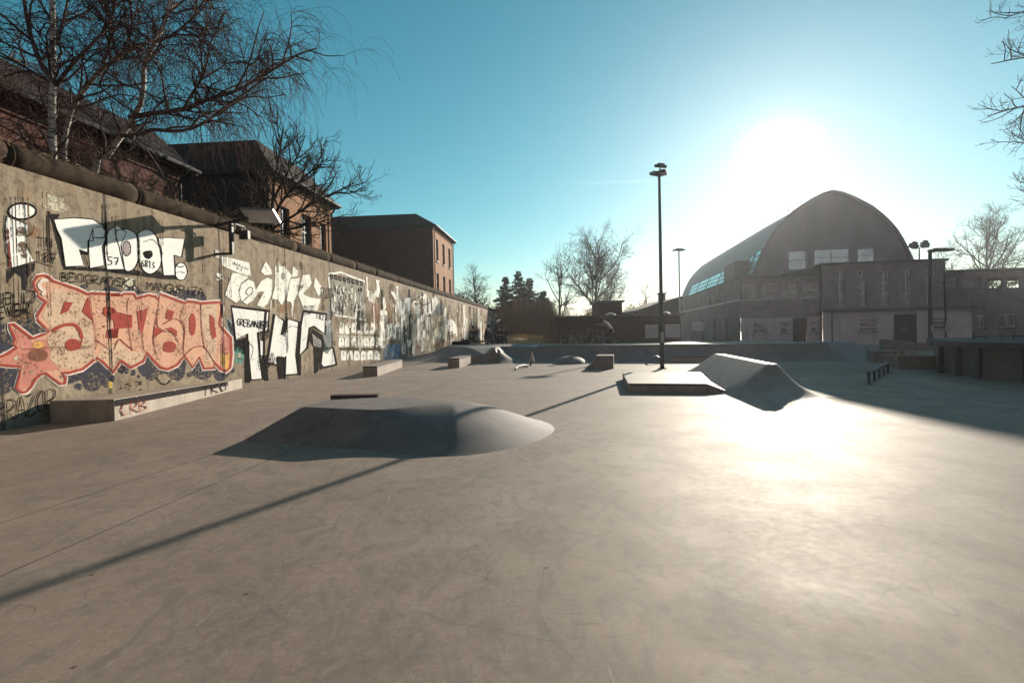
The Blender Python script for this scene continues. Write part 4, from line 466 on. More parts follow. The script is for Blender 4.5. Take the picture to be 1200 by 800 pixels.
  ('charcoal', -4, [[2182,281,2174,270,2180,270,2189,280],[2388,341,2386,321,2398,322,2400,342],[2128,318,2136,298,2143,299,2134,320],[2077,229,2074,209,2081,209,2084,229],[2350,332,2356,322,2364,324,2357,333],[2353,251,2344,241,2351,240,2360,251],[2233,298,2224,288,2232,287,2242,297],[2381,349,2381,329,2386,330,2385,350],[2354,338,2356,322,2365,323,2364,338],[2161,288,2162,276,2170,277,2169,289],[2209,290,2197,273,2204,273,2216,290],[2137,249,2142,236,2146,237,2141,249],[2222,329,2212,315,2216,315,2226,328],[2208,281,2196,265,2200,264,2212,281],[2309,255,2309,248,2317,249,2317,256],[2180,230,2170,210,2180,210,2190,230],[2308,251,2299,228,2307,228,2316,251],[2394,242,2383,222,2395,221,2405,242],[2084,291,2089,283,2097,285,2093,292],[2147,244,2138,230,2148,230,2156,244],[2132,304,2132,294,2135,294,2136,304],[2122,314,2130,298,2139,300,2131,316],[2114,246,2105,232,2112,231,2121,246],[2174,238,2175,223,2184,224,2184,239],[2092,222,2094,210,2102,211,2100,223],[2143,224,2144,213,2152,213,2151,224],[2208,319,2213,313,2222,315,2217,321],[2142,263,2152,248,2159,249,2150,264],[2166,336,2156,328,2162,327,2173,336],[2204,280,2213,273,2218,274,2209,281],[2287,344,2274,331,2278,331,2291,344],[2181,312,2182,297,2186,297,2186,312],[2272,289,2262,267,2267,267,2278,289],[2112,321,2114,302,2122,302,2120,322],[2194,309,2182,292,2190,291,2202,308],[2174,264,2171,243,2179,243,2182,264],[2140,234,2129,220,2134,219,2145,234],[2142,327,2147,322,2154,323,2148,328],[2396,338,2386,320,2395,320,2404,338],[2276,250,2267,238,2273,238,2282,249],[2078,233,2083,216,2086,217,2081,233],[2352,261,2350,242,2358,242,2360,261],[2138,322,2132,316,2137,315,2143,322],[2317,265,2324,247,2330,248,2323,266],[2247,292,2253,278,2258,278,2252,293],[2276,232,2267,210,2271,210,2280,232],[2147,308,2151,287,2159,288,2155,309],[2164,238,2159,228,2169,228,2173,237],[2272,263,2274,241,2282,241,2279,264],[2350,266,2358,253,2368,254,2360,268],[2255,308,2247,291,2251,291,2259,308],[2382,338,2369,329,2379,327,2393,336],[2176,322,2165,315,2172,313,2183,320],[2273,263,2278,256,2286,257,2281,264],[2179,245,2185,225,2189,225,2183,245],[2361,240,2373,233,2378,234,2366,242],[2101,326,2107,309,2115,310,2108,328],[2347,275,2341,267,2346,267,2352,275],[2325,325,2319,311,2323,311,2329,325],[2147,303,2151,292,2156,292,2152,304]]),
  ('offwhite', -4, [[2402,293,2405,271,2414,272,2411,294],[2199,288,2201,273,2213,274,2211,289],[2242,314,2246,304,2259,305,2256,315],[2122,327,2118,304,2131,305,2135,328],[2071,275,2070,253,2077,253,2079,276],[2226,299,2229,286,2243,287,2240,301],[2160,308,2161,291,2168,291,2167,309],[2278,331,2280,308,2294,310,2292,332],[2273,302,2271,285,2285,286,2287,302],[2093,238,2088,226,2096,226,2101,238],[2376,292,2373,264,2383,265,2387,293],[2214,279,2216,256,2228,257,2226,280],[2178,298,2173,274,2184,274,2190,299],[2317,325,2314,300,2327,301,2329,325],[2108,280,2112,268,2119,269,2116,281],[2162,259,2165,248,2173,249,2170,260],[2147,296,2146,285,2155,286,2156,297],[2122,230,2124,220,2137,221,2135,231],[2100,287,2103,265,2114,266,2111,288],[2209,314,2210,303,2219,304,2218,314],[2193,329,2190,306,2202,306,2205,330],[2227,270,2226,258,2238,259,2239,270],[2194,257,2198,240,2209,241,2205,258],[2317,298,2312,274,2326,274,2331,298],[2325,267,2328,245,2341,246,2338,268]]),
 ]),
 ('graffiti_mural', 'three rows of white bubble letters on bare concrete', [
  ('offwhite', 2, [[2141,144,2140,149,2141,156,2143,163,2145,170,2149,178,2153,184,2159,186,2166,186,2173,186,2180,185,2188,184,2193,181,2195,176,2195,168,2194,161,2194,155,2194,149,2191,145,2184,142,2176,141,2167,141,2158,141,2148,142],[2205,141,2201,147,2200,155,2200,163,2202,170,2206,177,2212,182,2219,185,2228,186,2236,187,2244,185,2250,182,2255,178,2258,175,2259,171,2259,165,2259,158,2259,150,2256,144,2249,142,2239,141,2230,141,2221,140,2212,139],[2269,144,2266,149,2267,156,2268,163,2270,170,2272,178,2276,183,2284,186,2294,187,2303,187,2312,186,2319,183,2325,180,2328,175,2328,170,2327,164,2327,155,2326,146,2322,140,2315,140,2306,144,2297,146,2287,145,2276,144],[2334,142,2334,148,2337,156,2341,164,2342,171,2344,179,2348,185,2356,187,2365,188,2374,188,2382,187,2388,186,2394,183,2397,179,2400,173,2400,166,2399,157,2396,147,2391,140,2385,138,2377,140,2368,142,2356,141,2343,140],[2409,143,2406,149,2405,156,2407,164,2410,171,2416,178,2422,184,2431,187,2441,189,2450,189,2458,188,2465,186,2470,182,2474,177,2477,171,2478,165,2477,157,2474,149,2470,143,2462,141,2453,140,2443,140,2431,140,2418,140],[2485,141,2484,147,2487,156,2490,164,2493,174,2497,183,2502,190,2511,192,2521,191,2531,190,2541,188,2552,186,2559,183,2562,178,2561,172,2560,165,2562,156,2563,147,2561,140,2551,138,2537,140,2523,141,2509,140,2495,139],[2133,91,2131,95,2131,102,2132,108,2133,115,2136,121,2140,126,2147,128,2157,127,2166,127,2172,126,2178,125,2182,123,2185,118,2187,112,2188,106,2188,101,2186,95,2183,92,2177,92,2169,93,2161,94,2151,93,2141,90],[2197,90,2193,94,2192,101,2193,107,2196,114,2202,121,2208,126,2215,127,2223,127,2230,126,2237,126,2244,124,2249,122,2252,117,2253,112,2254,106,2253,99,2252,92,2248,87,2242,87,2233,89,2224,90,2215,90,2204,89],[2265,91,2260,94,2258,100,2258,106,2262,112,2269,117,2276,122,2283,125,2291,126,2298,126,2305,125,2311,123,2316,120,2319,116,2322,111,2323,106,2325,99,2325,92,2322,88,2314,88,2303,90,2293,92,2282,92,2272,90],[2336,88,2334,92,2335,98,2336,104,2337,110,2338,116,2342,120,2350,123,2361,123,2371,123,2380,122,2390,120,2397,116,2399,112,2399,107,2397,101,2396,95,2394,88,2390,84,2383,84,2374,85,2364,87,2354,87,2344,86],[2412,84,2407,88,2404,96,2403,103,2404,110,2406,117,2411,122,2422,123,2436,123,2448,121,2457,120,2465,119,2471,116,2475,112,2476,107,2476,101,2478,94,2479,86,2476,82,2467,82,2454,85,2442,87,2430,86,2420,83],[2488,80,2483,85,2481,94,2482,101,2486,108,2493,115,2502,120,2511,122,2521,123,2530,122,2540,120,2550,117,2558,114,2561,110,2561,106,2561,100,2560,92,2559,83,2555,78,2546,79,2535,84,2524,87,2511,85,2498,81],[2572,79,2567,84,2566,92,2566,100,2567,106,2569,113,2575,117,2587,119,2604,119,2618,118,2631,118,2642,118,2650,116,2652,111,2652,104,2651,98,2652,91,2653,84,2649,80,2639,80,2625,82,2611,83,2597,81,2582,79],[2150,40,2149,44,2150,50,2151,56,2151,62,2152,68,2155,72,2162,74,2173,74,2183,73,2192,72,2200,71,2206,68,2208,64,2208,59,2207,54,2207,47,2206,41,2203,36,2196,35,2187,35,2177,36,2167,37,2157,38],[2216,36,2213,40,2213,47,2215,53,2218,58,2224,63,2230,67,2237,70,2245,71,2253,71,2260,70,2267,67,2272,64,2276,61,2278,57,2279,52,2278,45,2276,37,2272,32,2265,33,2257,36,2247,39,2236,38,2224,36],[2286,30,2283,35,2285,43,2288,50,2290,56,2293,63,2298,67,2307,69,2318,68,2328,68,2336,67,2344,65,2350,63,2353,59,2355,54,2356,49,2357,42,2357,34,2354,29,2346,28,2334,28,2321,29,2308,29,2295,28],[2370,26,2366,31,2366,39,2367,46,2368,52,2371,59,2376,63,2385,65,2397,65,2408,64,2417,62,2426,60,2433,57,2436,54,2437,49,2437,44,2438,38,2438,30,2434,25,2425,23,2413,24,2401,25,2389,25,2378,24],[2451,22,2447,27,2447,35,2447,42,2447,48,2448,54,2452,58,2464,62,2479,64,2493,64,2506,63,2516,60,2524,56,2527,52,2526,46,2525,40,2526,32,2526,23,2522,18,2513,19,2499,23,2486,26,2473,25,2460,22],[2536,20,2533,24,2535,31,2538,38,2542,46,2547,54,2554,60,2564,61,2575,60,2585,58,2594,57,2602,56,2608,53,2613,48,2617,40,2619,33,2620,25,2619,18,2615,13,2605,13,2591,16,2578,19,2562,19,2547,18]]),
  ('grime', -4, [[2166,183,2167,163,2175,163,2174,183],[2229,184,2230,163,2238,163,2237,184],[2159,124,2160,108,2168,108,2166,124],[2223,123,2224,106,2232,106,2231,124],[2290,105,2288,88,2296,88,2297,105],[2362,122,2364,104,2374,104,2372,122],[2176,71,2177,55,2185,54,2183,71],[2244,52,2243,35,2251,34,2252,51]]),
  ('grime', 3, [[2305,164,2303,158,2298,155,2293,158,2291,163,2294,169,2299,172,2304,170],[2376,164,2374,158,2368,155,2364,158,2362,164,2364,170,2370,173,2375,170],[2452,164,2450,158,2444,155,2438,158,2437,164,2439,170,2445,173,2450,171],[2533,165,2530,158,2524,155,2518,158,2516,164,2519,171,2525,174,2531,171],[2450,102,2448,97,2442,95,2437,97,2435,102,2437,107,2443,110,2448,107],[2533,100,2530,95,2524,93,2518,95,2516,101,2519,106,2525,108,2531,106],[2622,98,2618,93,2612,91,2606,93,2603,99,2606,104,2613,106,2619,104],[2330,48,2328,43,2322,41,2317,43,2315,48,2318,53,2323,55,2328,53],[2410,44,2408,39,2402,37,2396,40,2394,45,2397,50,2403,52,2408,49],[2496,40,2493,35,2487,33,2481,36,2478,41,2482,46,2488,48,2494,46],[2588,36,2585,31,2578,29,2572,31,2569,37,2572,42,2579,44,2586,42]]),
  ('offwhite', -3, [[2130,132,2643,118,2644,121,2130,135]]),
  ('charcoal', -2, [[2140,80,2619,62,2620,69,2140,86]]),
 ]),
 ('graffiti_mural', 'small white outlined letters above a blue sprayed patch', [
  ('offwhite', 2, [[2713,111,2713,121,2716,135,2719,149,2720,164,2721,179,2724,190,2730,192,2738,191,2745,189,2752,189,2759,189,2764,186,2766,176,2766,163,2765,150,2766,135,2767,120,2765,110,2757,108,2747,111,2736,114,2727,112,2719,109],[2775,113,2774,122,2778,136,2780,149,2777,162,2774,175,2775,185,2784,191,2797,193,2808,193,2814,192,2817,189,2820,183,2823,174,2826,163,2828,151,2830,137,2829,122,2826,112,2819,110,2809,114,2799,117,2790,115,2780,112],[2839,108,2837,118,2839,134,2840,149,2838,164,2836,178,2838,188,2848,192,2861,192,2873,191,2881,190,2888,188,2892,182,2894,174,2895,163,2895,151,2896,135,2898,118,2896,108,2887,107,2875,113,2864,116,2854,113,2845,108],[2908,108,2905,118,2905,134,2905,149,2906,165,2908,180,2912,191,2920,195,2931,194,2942,192,2952,191,2963,189,2969,184,2970,174,2968,162,2964,148,2962,133,2959,117,2955,105,2948,103,2940,105,2931,107,2923,106,2914,104]]),
  ('grime', 3, [[2745,149,2743,139,2738,134,2734,139,2733,149,2736,160,2740,165,2744,160],[2808,149,2805,138,2800,134,2796,138,2795,149,2798,160,2803,165,2807,160],[2873,149,2870,138,2865,133,2861,138,2860,149,2863,160,2868,165,2872,160],[2942,149,2939,138,2933,133,2929,138,2928,149,2931,161,2936,166,2941,161]]),
  ('black', -4, [[2825,175,2836,170,2843,172,2832,176],[2943,176,2950,167,2959,168,2952,177],[2897,153,2890,141,2899,141,2906,153],[2792,166,2794,156,2802,156,2800,166],[2902,141,2910,129,2919,130,2911,141],[2722,176,2728,166,2736,167,2729,176],[2948,170,2944,162,2954,162,2957,170],[2896,171,2894,159,2904,159,2906,171],[2789,168,2780,154,2789,154,2798,167],[2891,127,2886,122,2894,121,2900,126],[2921,109,2911,95,2920,94,2930,109],[2901,145,2907,136,2916,136,2910,146],[2837,146,2836,138,2845,138,2846,146],[2898,131,2909,124,2918,125,2906,132],[2729,157,2733,144,2741,144,2737,158],[2853,188,2849,179,2858,179,2862,188],[2839,161,2828,153,2836,152,2847,160],[2836,168,2843,161,2852,162,2844,169],[2833,173,2826,169,2834,168,2841,172],[2905,166,2906,158,2915,159,2914,166]]),
  ('blue', 1, [[2704,81,2741,88,2792,89,2841,88,2884,86,2924,81,2951,71,2960,51,2954,26,2933,8,2892,3,2837,5,2788,8,2743,11,2703,15,2678,24,2673,42,2683,64]]),
  ('pale', -3, [[2874,30,2868,10,2878,9,2885,30],[2806,33,2803,20,2813,19,2816,32],[2716,67,2707,58,2716,57,2725,66],[2836,76,2829,56,2839,56,2846,75],[2824,48,2817,28,2827,27,2834,47],[2761,78,2759,63,2768,63,2770,77],[2837,73,2842,62,2852,62,2847,74],[2930,57,2920,51,2930,49,2940,55],[2778,43,2777,24,2786,24,2788,42],[2903,29,2904,8,2914,7,2913,28],[2860,75,2856,66,2866,65,2870,75],[2715,34,2715,25,2724,25,2725,33],[2894,58,2887,41,2898,40,2904,57],[2733,31,2741,24,2750,25,2742,32]]),
  ('red2', -3, [[2528,271,2590,278,2588,266,2518,251,2590,245,2595,251,2534,252,2600,263,2599,283,2526,277],[2524,237,2585,237,2528,218,2537,215,2599,238,2526,241]]),
  ('brick', 0, [[2516,254,2575,270,2671,282,2764,286,2838,273,2906,249,2951,228,2972,214,2969,204,2923,197,2809,191,2668,187,2569,192,2522,209,2504,234]]),
  ('offwhite', 1, [[2476,334,2523,344,2539,313,2600,356,2620,345,2546,282,2482,291]]),
 ]),
 ('graffiti_mural', 'tall dripping white letters on the far half of the wall', [
  ('offwhite', 2, [[2787,360,2862,357,3010,313,3019,260,3066,335,3187,346,3172,249,3099,231,2977,236,2931,301],[3239,325,3277,332,3334,336,3385,341,3419,354,3446,369,3475,381,3510,388,3547,391,3585,388,3622,376,3659,358,3698,349,3741,361,3786,382,3826,395,3866,391,3901,378,3911,361,3883,337,3832,309,3773,287,3710,274,3640,267,3573,261,3510,255,3450,249,3394,247,3338,250,3286,257,3250,268,3231,286,3227,308]]),
  ('charcoal', 3, [[3363,319,3360,315,3352,312,3339,309,3324,307,3308,306,3294,307,3282,308,3275,311,3272,314,3276,318,3283,321,3296,324,3310,326,3326,327,3341,326,3353,325,3361,322]]),
  ('offwhite', 1, [[2982,236,3099,231,3070,21,2981,32],[3201,234,3281,228,3249,12,3201,22],[3374,213,3531,207,3502,56,3381,67],[3088,106,3189,96,3174,57,3102,67],[4250,229,4295,241,4365,243,4430,241,4481,235,4527,223,4563,208,4592,188,4611,165,4603,146,4556,136,4484,131,4417,129,4360,127,4306,128,4268,138,4246,166,4237,202],[3180,228,3267,230,3262,40,3236,9],[3365,213,3498,219,3434,114,3368,102]]),
  ('grime', -4, [[3250,231,3254,194,3276,194,3271,232],[3350,122,3347,91,3366,91,3369,121],[2969,201,2968,152,2985,152,2985,201],[3302,166,3296,121,3315,121,3322,166],[3147,169,3147,102,3174,101,3174,170],[3189,101,3192,69,3218,69,3216,101],[2995,144,2989,88,3011,87,3018,144],[3485,94,3480,67,3495,66,3500,94],[3500,190,3492,158,3513,157,3522,190],[3119,127,3110,83,3136,82,3145,127],[3190,212,3186,176,3197,176,3202,212],[3260,191,3263,154,3277,154,3274,192],[3190,164,3180,115,3202,114,3213,164],[3378,96,3374,28,3388,27,3394,96],[3357,90,3352,51,3369,50,3374,89],[3076,176,3072,145,3096,145,3100,176],[3506,219,3504,168,3529,169,3530,219],[3223,169,3222,99,3239,99,3240,170],[3148,227,3144,190,3158,190,3162,227],[3413,158,3405,124,3430,123,3439,158],[3404,101,3402,36,3419,36,3420,101],[3027,137,3026,105,3042,105,3042,137],[4403,210,4416,163,4444,164,4432,211]]),
  ('black', -4, [[3184,319,3376,359,3500,384,3487,389,3365,364,3173,324],[3481,387,3448,365,3408,335,3407,314,3488,315,3606,328,3708,348,3761,376,3788,408,3803,431,3772,430,3757,407,3732,376,3687,351,3596,334,3486,321,3427,320,3432,335,3473,364,3506,386]]),
  ('bluegrey', 1, [[3699,331,3747,342,3821,348,3896,352,3968,355,4040,356,4094,350,4120,331,4124,305,4105,282,4058,268,3990,259,3921,254,3848,252,3776,254,3724,263,3696,283,3686,310]]),
  ('pale', 1, [[3550,320,3599,331,3672,336,3730,332,3759,314,3769,286,3755,264,3702,253,3627,248,3572,252,3547,271,3538,298],[3811,169,3902,182,4033,186,4133,179,4169,154,4165,118,4123,90,4022,78,3891,74,3802,81,3772,106,3775,142]]),
  ('brick', 1, [[3819,88,3901,95,4023,96,4123,90,4184,74,4216,50,4196,32,4086,26,3935,25,3830,32,3792,48,3789,71]]),
 ]),
]

for gi, (nm, lb, layers) in enumerate(GRAF):
    m = MB(); mats = []
    for mt, ly, polys in layers:
        if 'paint_'+mt not in mats: mats.append('paint_'+mt)
        mi = mats.index('paint_'+mt); line = ly < 0; ly = -ly-1 if line else ly; y = -.003-.0022*ly-.0002*gi-(.0011 if line else 0)
        for p in polys:
            vs = [(p[i]/100, y, p[i+1]/100) for i in range(0, len(p), 2)]
            if line:                              # a sprayed line: left edge then right edge
                h = len(vs)//2; m.add(vs, [(i, i+1, 2*h-2-i, 2*h-1-i) for i in range(h-1)], mi); continue
            m.add(vs, [tuple(range(len(vs)))], mi)
    o = m.build(nm, mats, wall)
    if lb: o['label'] = lb
# faded smears, streaks and drips along the wall
rng = random.Random(7); m = MB(); SM = ['offwhite','grime','charcoal','pale','brick','sand','bluegrey','brown']
def smear(u, w, z0, z1, mt, ly):
    n = 7; a = [(u+rng.uniform(-.12,.12)*min(1,w*2), z0+(z1-z0)*k/(n-1)) for k in range(n)]; b = [(u+w+rng.uniform(-.14,.14)*min(1,w*2), z0+(z1-z0)*k/(n-1)) for k in range(n)]
    y = -.001-.0018*ly; q = a+b[::-1]; m.add([(x, y, z) for x, z in q], [(k, k+1, 2*n-2-k, 2*n-1-k) for k in range(n-1)], SM.index(mt))
u = 26.
while u < 97:
    w = rng.uniform(.25,1.1); mt = rng.choice(['offwhite','offwhite','grime','pale','brick','charcoal','sand','sand','sand','brown']); z0 = rng.uniform(.1,1.2); z1 = rng.uniform(2.3,3.95)
    if mt in ('charcoal','grime','brown'): z0, z1, w = .05, 3.95, w*.55
    smear(u, w, z0, z1, mt, rng.choice((0,1,2,3))); u += w*.8+rng.uniform(0,.4)
for k in range(330):
    u = 22+75*rng.random()**1.1; z0 = rng.uniform(.1,3.2); smear(u, rng.uniform(.08,.5), z0, min(3.95, z0+rng.uniform(.3,1.3)), rng.choice(['offwhite','pale','sand','charcoal','brown','brick','grime','grime']), rng.choice((4,5,6,7,8,9,10)))
for k in range(80):
    u = rng.uniform(2, 45); z1 = rng.uniform(3.5,4.05); smear(u, rng.uniform(.012,.035), z1-rng.uniform(.3,2.2), z1, rng.choice(['grime','brown','charcoal']), rng.choice((11,12)))
for us in (10.45,13.95,17.3,20.7):
    for k in range(7): z1 = rng.uniform(1,4); smear(us+rng.uniform(-.05,.04), .03, z1-rng.uniform(.3,1.3), z1, 'charcoal', 12)
for k in range(60):
    u = rng.uniform(3, 26); z0 = rng.uniform(.15,3.6); smear(u, rng.uniform(.1,.4), z0, z0+rng.uniform(.1,.5), rng.choice(['grime','sand','brown','pale']), 0)
for k in range(90):                                # quick scribbled tags and loops
    u, z, hgt = 15+62*rng.random()**1.25, rng.uniform(.5,3.2), rng.uniform(.18,.5); mt = rng.choice(['charcoal','charcoal','charcoal','offwhite','brown']); P = []; n = rng.randint(9,18); wid = hgt*rng.uniform(1.2,3.2); lw = rng.uniform(.012,.03)
    for i in range(n*3):
        t = i/(n*3-1); P.append((u+wid*t+hgt*.28*math.sin(t*n*2.3), z+hgt*.5*math.sin(t*n*3.1+math.sin(t*9))*(1-.3*t)+.1*t))
    for (x0,z0),(x1,z1) in zip(P, P[1:]):
        L = math.hypot(x1-x0, z1-z0)+1e-6; nx, nz = -(z1-z0)/L*lw/2, (x1-x0)/L*lw/2; y = -.0265
        m.add([(x0-nx,y,max(.02,z0-nz)),(x1-nx,y,max(.02,z1-nz)),(x1+nx,y,z1+nz),(x0+nx,y,z0+nz)], [(0,1,2,3)], SM.index(mt))
m.build('graffiti_streaks', ['paint_'+q for q in SM], wall)
# moss tufts and twig litter on the cap
m = MB()
for k in range(2600):
    u = 2+44*rng.random()**1.4; a = rng.uniform(.3, 2.2); c = Vector((u, .14-math.cos(a)*.24, 4.29+math.sin(a)*.24)); d = Vector((rng.uniform(-1,1), rng.uniform(-1,.6), rng.uniform(-.3,.5))).normalized()
    L = rng.uniform(.02,.2); w = .007; m.add([c, c+d*L*.5+Vector((0,0,w)), c+d*L], [(0,1,2)])
m.build('moss', 'straw', wall)
# concrete seat ledge tapering along the foot of the wall
lg = thing('concrete_ledge', 'low concrete ledge tapering along the foot of the wall below the peach letters', 'ledge')
A = wl(8.99, .04); m = MB()
def ledge_z(x, y): return .36 - (y-9.1)*.021
m.prism([(-7.74,9.1),(-6.66,9.1),(-7.24,14.6),(-7.29,14.6)], -.02, ledge_z); m.build('ledge_block', 'pale_concrete', lg, bevel=.015)
m = MB(); 
m.add([(-6.655,9.12,.35),(-6.655,9.12,.24),(-7.235,14.54,.13),(-7.235,14.54,.24)], [(0,1,2,3)]); m.build('waxed_edge', 'paint_charcoal', lg)
def scrawl(name, parent, mat, a, b, zs, s, w):
    """a sprayed word between two points of an upright face"""
    F = {'C':[[(1,.1),(.3,0),(0,.5),(.3,1),(1,.9)]],'R':[[(0,1),(.05,0),(.9,.15),(.7,.48),(.05,.55),(1,1)]],'B':[[(0,0),(0,1),(.8,.9),(.9,.7),(.1,.5),(.7,.3),(.6,.08),(0,0)]],'T':[[(0,.05),(1,0)],[(.5,0),(.45,1)]],'H':[[(0,0),(.05,1)],[(1,0),(.95,1)],[(0,.5),(1,.45)]],'O':[[(.5,0),(0,.4),(.3,1),(.9,.8),(.9,.2),(.5,0)]],'K':[[(0,0),(0,1)],[(1,0),(0,.55),(1,1)]]}
    a, b = Vector(a), Vector(b); d = (b-a)/len(s); nrm = Vector((d.y,-d.x,0)).normalized(); mm = MB()
    for i, ch in enumerate(s):
        for stn in F[ch]:
            P = [a+d*(i+q[0]*.78)+Vector((0,0,zs*(1-q[1]))) + nrm*.006 for q in stn]
            for p, q in zip(P, P[1:]): mm.bar(p-(q-p)*.06, q+(q-p)*.06, w, .003)
    return mm.build(name, mat, parent)
scrawl('sprayed_tag', lg, 'paint_red2', (-6.668,9.25,.06), (-6.757,10.1,.06), .20, 'CRB', .022)
scrawl('sprayed_tag', lg, 'paint_black', (-6.985,12.25,.06), (-7.135,13.65,.04), .2, 'TKO', .025)

# ------------------------------------------------------------------ wall lamp on its bracket
wlp = thing('wall_floodlight', 'flat grey floodlight and small box lamp on a dark steel bracket above the wall', 'floodlight', tuple(wl(13.85,0,0)), WROT)
m = MB(); m.bar((0,.1,4.15),(0,-.85,4.33),.07); m.bar((0,-.4,3.46),(0,-.4,4.24),.085); m.bar((0,0,3.46),(0,-.43,3.46),.055); m.box((-.08,-.012,3.36),(.08,0,3.56)); m.build('bracket', 'dark_paint', wlp)
m = MB(); m.obox((-.02,-1.2,4.38),(.19,0,-.13),(0,.42,.03),(.02,0,.03)); m.build('lamp_head', 'galvanised', wlp, bevel=.01)
m = MB(); m.obox((-.043,-1.2,4.346),(.165,0,-.113),(0,.38,.027),(.003,0,.004)); m.build('lamp_lens', 'lamp_lens', wlp)
m = MB(); m.box((.36,-.62,3.88),(.48,-.38,4.10)); m.bar((.36,-.46,4.1),(.36,-.46,4.2),.02); m.bar((.36,-.54,4.1),(.36,-.54,4.2),.02); m.bar((.0,-.5,4.2),(.42,-.5,4.2),.03); m.build('box_lamp', 'dark_paint', wlp, bevel=.008)
m = MB(); pts = [(.0,.13+.0,4.53),(.3,-.2,4.35),(.6,-.24,4.3),(1.5,-.12,4.22),(2.6,-.1,4.16)]; m.tube(pts, .012, 5); m.build('cable', 'dark_paint', wlp)

# ------------------------------------------------------------------ skate obstacles
def spline(pts, n=6):
    P = [np.array(q, float) for q in pts]; out = []
    for i in range(1, len(P)-2):
        for k in range(n):
            t = k/n; out.append(tuple(.5*((2*P[i])+(-P[i-1]+P[i+1])*t+(2*P[i-1]-5*P[i]+4*P[i+1]-P[i+2])*t*t+(-P[i-1]+3*P[i]-3*P[i+1]+P[i+2])*t**3)))
    return out+[tuple(P[-2]), tuple(P[-1])]
hp = [(-3.56,7.15),(-1.7,6.38)]+spline([(-1.7,6.38),(-1.15,6.1),(-.62,5.98),(-.05,6.3),(.35,6.85),(.56,7.5),(.45,8.2),(0,8.75),(-.7,9.05),(-1.6,9.1)])+[(-2.4,9.05),(-3.4,8.75)]
dist = inside_dist(hp)
def hump(x, y):
    d = dist(x, y); 
    r = sm(-1.9, -.7, x); w = .60*(1-r)+1.45*r
    if d <= 0: return .375*d/w
    t = min(1, d/w); lin = t; rnd = t*t*(3-2*t)*.35+math.sin(t*math.pi/2)*.65
    return .375*(lin*(1-r)+rnd*r)+.02*r*t
tag(grid_height('concrete_hump', -3.7, .65, 5.8, 9.3, .035, hump, 'mid_concrete', ang=R_(16)), 'broad low concrete hump with flat left bank and rounded right end in the near ground', 'skate hump', group='skate obstacles')
def block(name, label, cat, pts, z, mat, edge='dark_paint', group='skate obstacles', zfn=None, bev=.012):
    t = thing(name, label, cat, (*pts[0],0), 0, group); q = [(x-pts[0][0], y-pts[0][1]) for x, y in pts]
    m = MB(); m.prism(q, -.02, z if zfn is None else (lambda x, y: zfn(x+pts[0][0], y+pts[0][1]))); m.build('block', mat, t, bevel=bev)
    if edge and zfn is None:
        n = len(q); ar = sum(q[i][0]*q[(i+1)%n][1]-q[(i+1)%n][0]*q[i][1] for i in range(n)); q = q if ar > 0 else q[::-1]
        m = MB()
        for a, b in zip(q, q[1:]+q[:1]):
            d = Vector((b[0]-a[0], b[1]-a[1], 0)).normalized(); nn = Vector((d.y,-d.x,0)); A, B = Vector((*a,z)), Vector((*b,z))
            m.bar(A+d*.03+nn*.001-Vector((0,0,.022)), B-d*.03+nn*.001-Vector((0,0,.022)), .012, .04)
        m.build('steel_edge', 'dark_steel', t)
    return t
block('wooden_box', 'brown wooden box standing behind the near concrete hump', 'box', [(-3.12,9.3),(-2.3,9.25),(-2.28,9.5),(-3.10,9.55)], .335, 'wood_board')
block('grind_ledge', 'grey grind ledge beside the wall with a dark near end, closer of the two', 'ledge', [(-4.89,17.8),(-4.40,17.75),(-4.52,22.4),(-5.0,22.45)], .33, 'smooth_concrete')
block('grind_ledge', 'grey grind ledge with a dark near end just left of the quarter pipe', 'ledge', [(-2.52,21.3),(-2.07,21.25),(-1.8,23.6),(-2.24,23.65)], .38, 'smooth_concrete')
# quarter pipe with deck
deck = [(-1.3,24.7),(-.72,24.55),(-.66,26.9),(.1,26.55),(1.2,25.5),(8.2,22.95),(12.4,21.5),(14.2,22.6),(13.2,26),(9,29.2),(2.5,30.4),(-.2,33.5),(-3.7,33.5),(-3.6,30.5)]
dd = inside_dist(deck)
def quarter(x, y):
    d = -dd(x, y); top = .66-.28*(1-sm(24.4, 27.5, y))*(1-sm(-1.15, -.8, x))
    if d <= 0: return top
    w = 1.3
    if x < -.6: w = 1.3+1.3*sm(-.8,-2.2,x)*sm(24.6,27,y) if y > 24.75 else .30
    if d >= w: return top*(1-d/w)*.2
    t = 1-d/w; return top*(t*t*.8+t*.2)
qp = thing('quarter_pipe', 'long grey concrete quarter pipe and deck crossing the back of the skatepark', 'quarter pipe', group='skate obstacles')
grid_height('ramp_surface', -6.6, 15.6, 20, 35, .11, quarter, 'mid_concrete', qp, ang=R_(25))
m = MB(); m.tube([(1.2,25.47,.665),(8.2,22.92,.665),(12.4,21.47,.665)], .028, 8); m.build('coping', 'galvanised', qp, True)
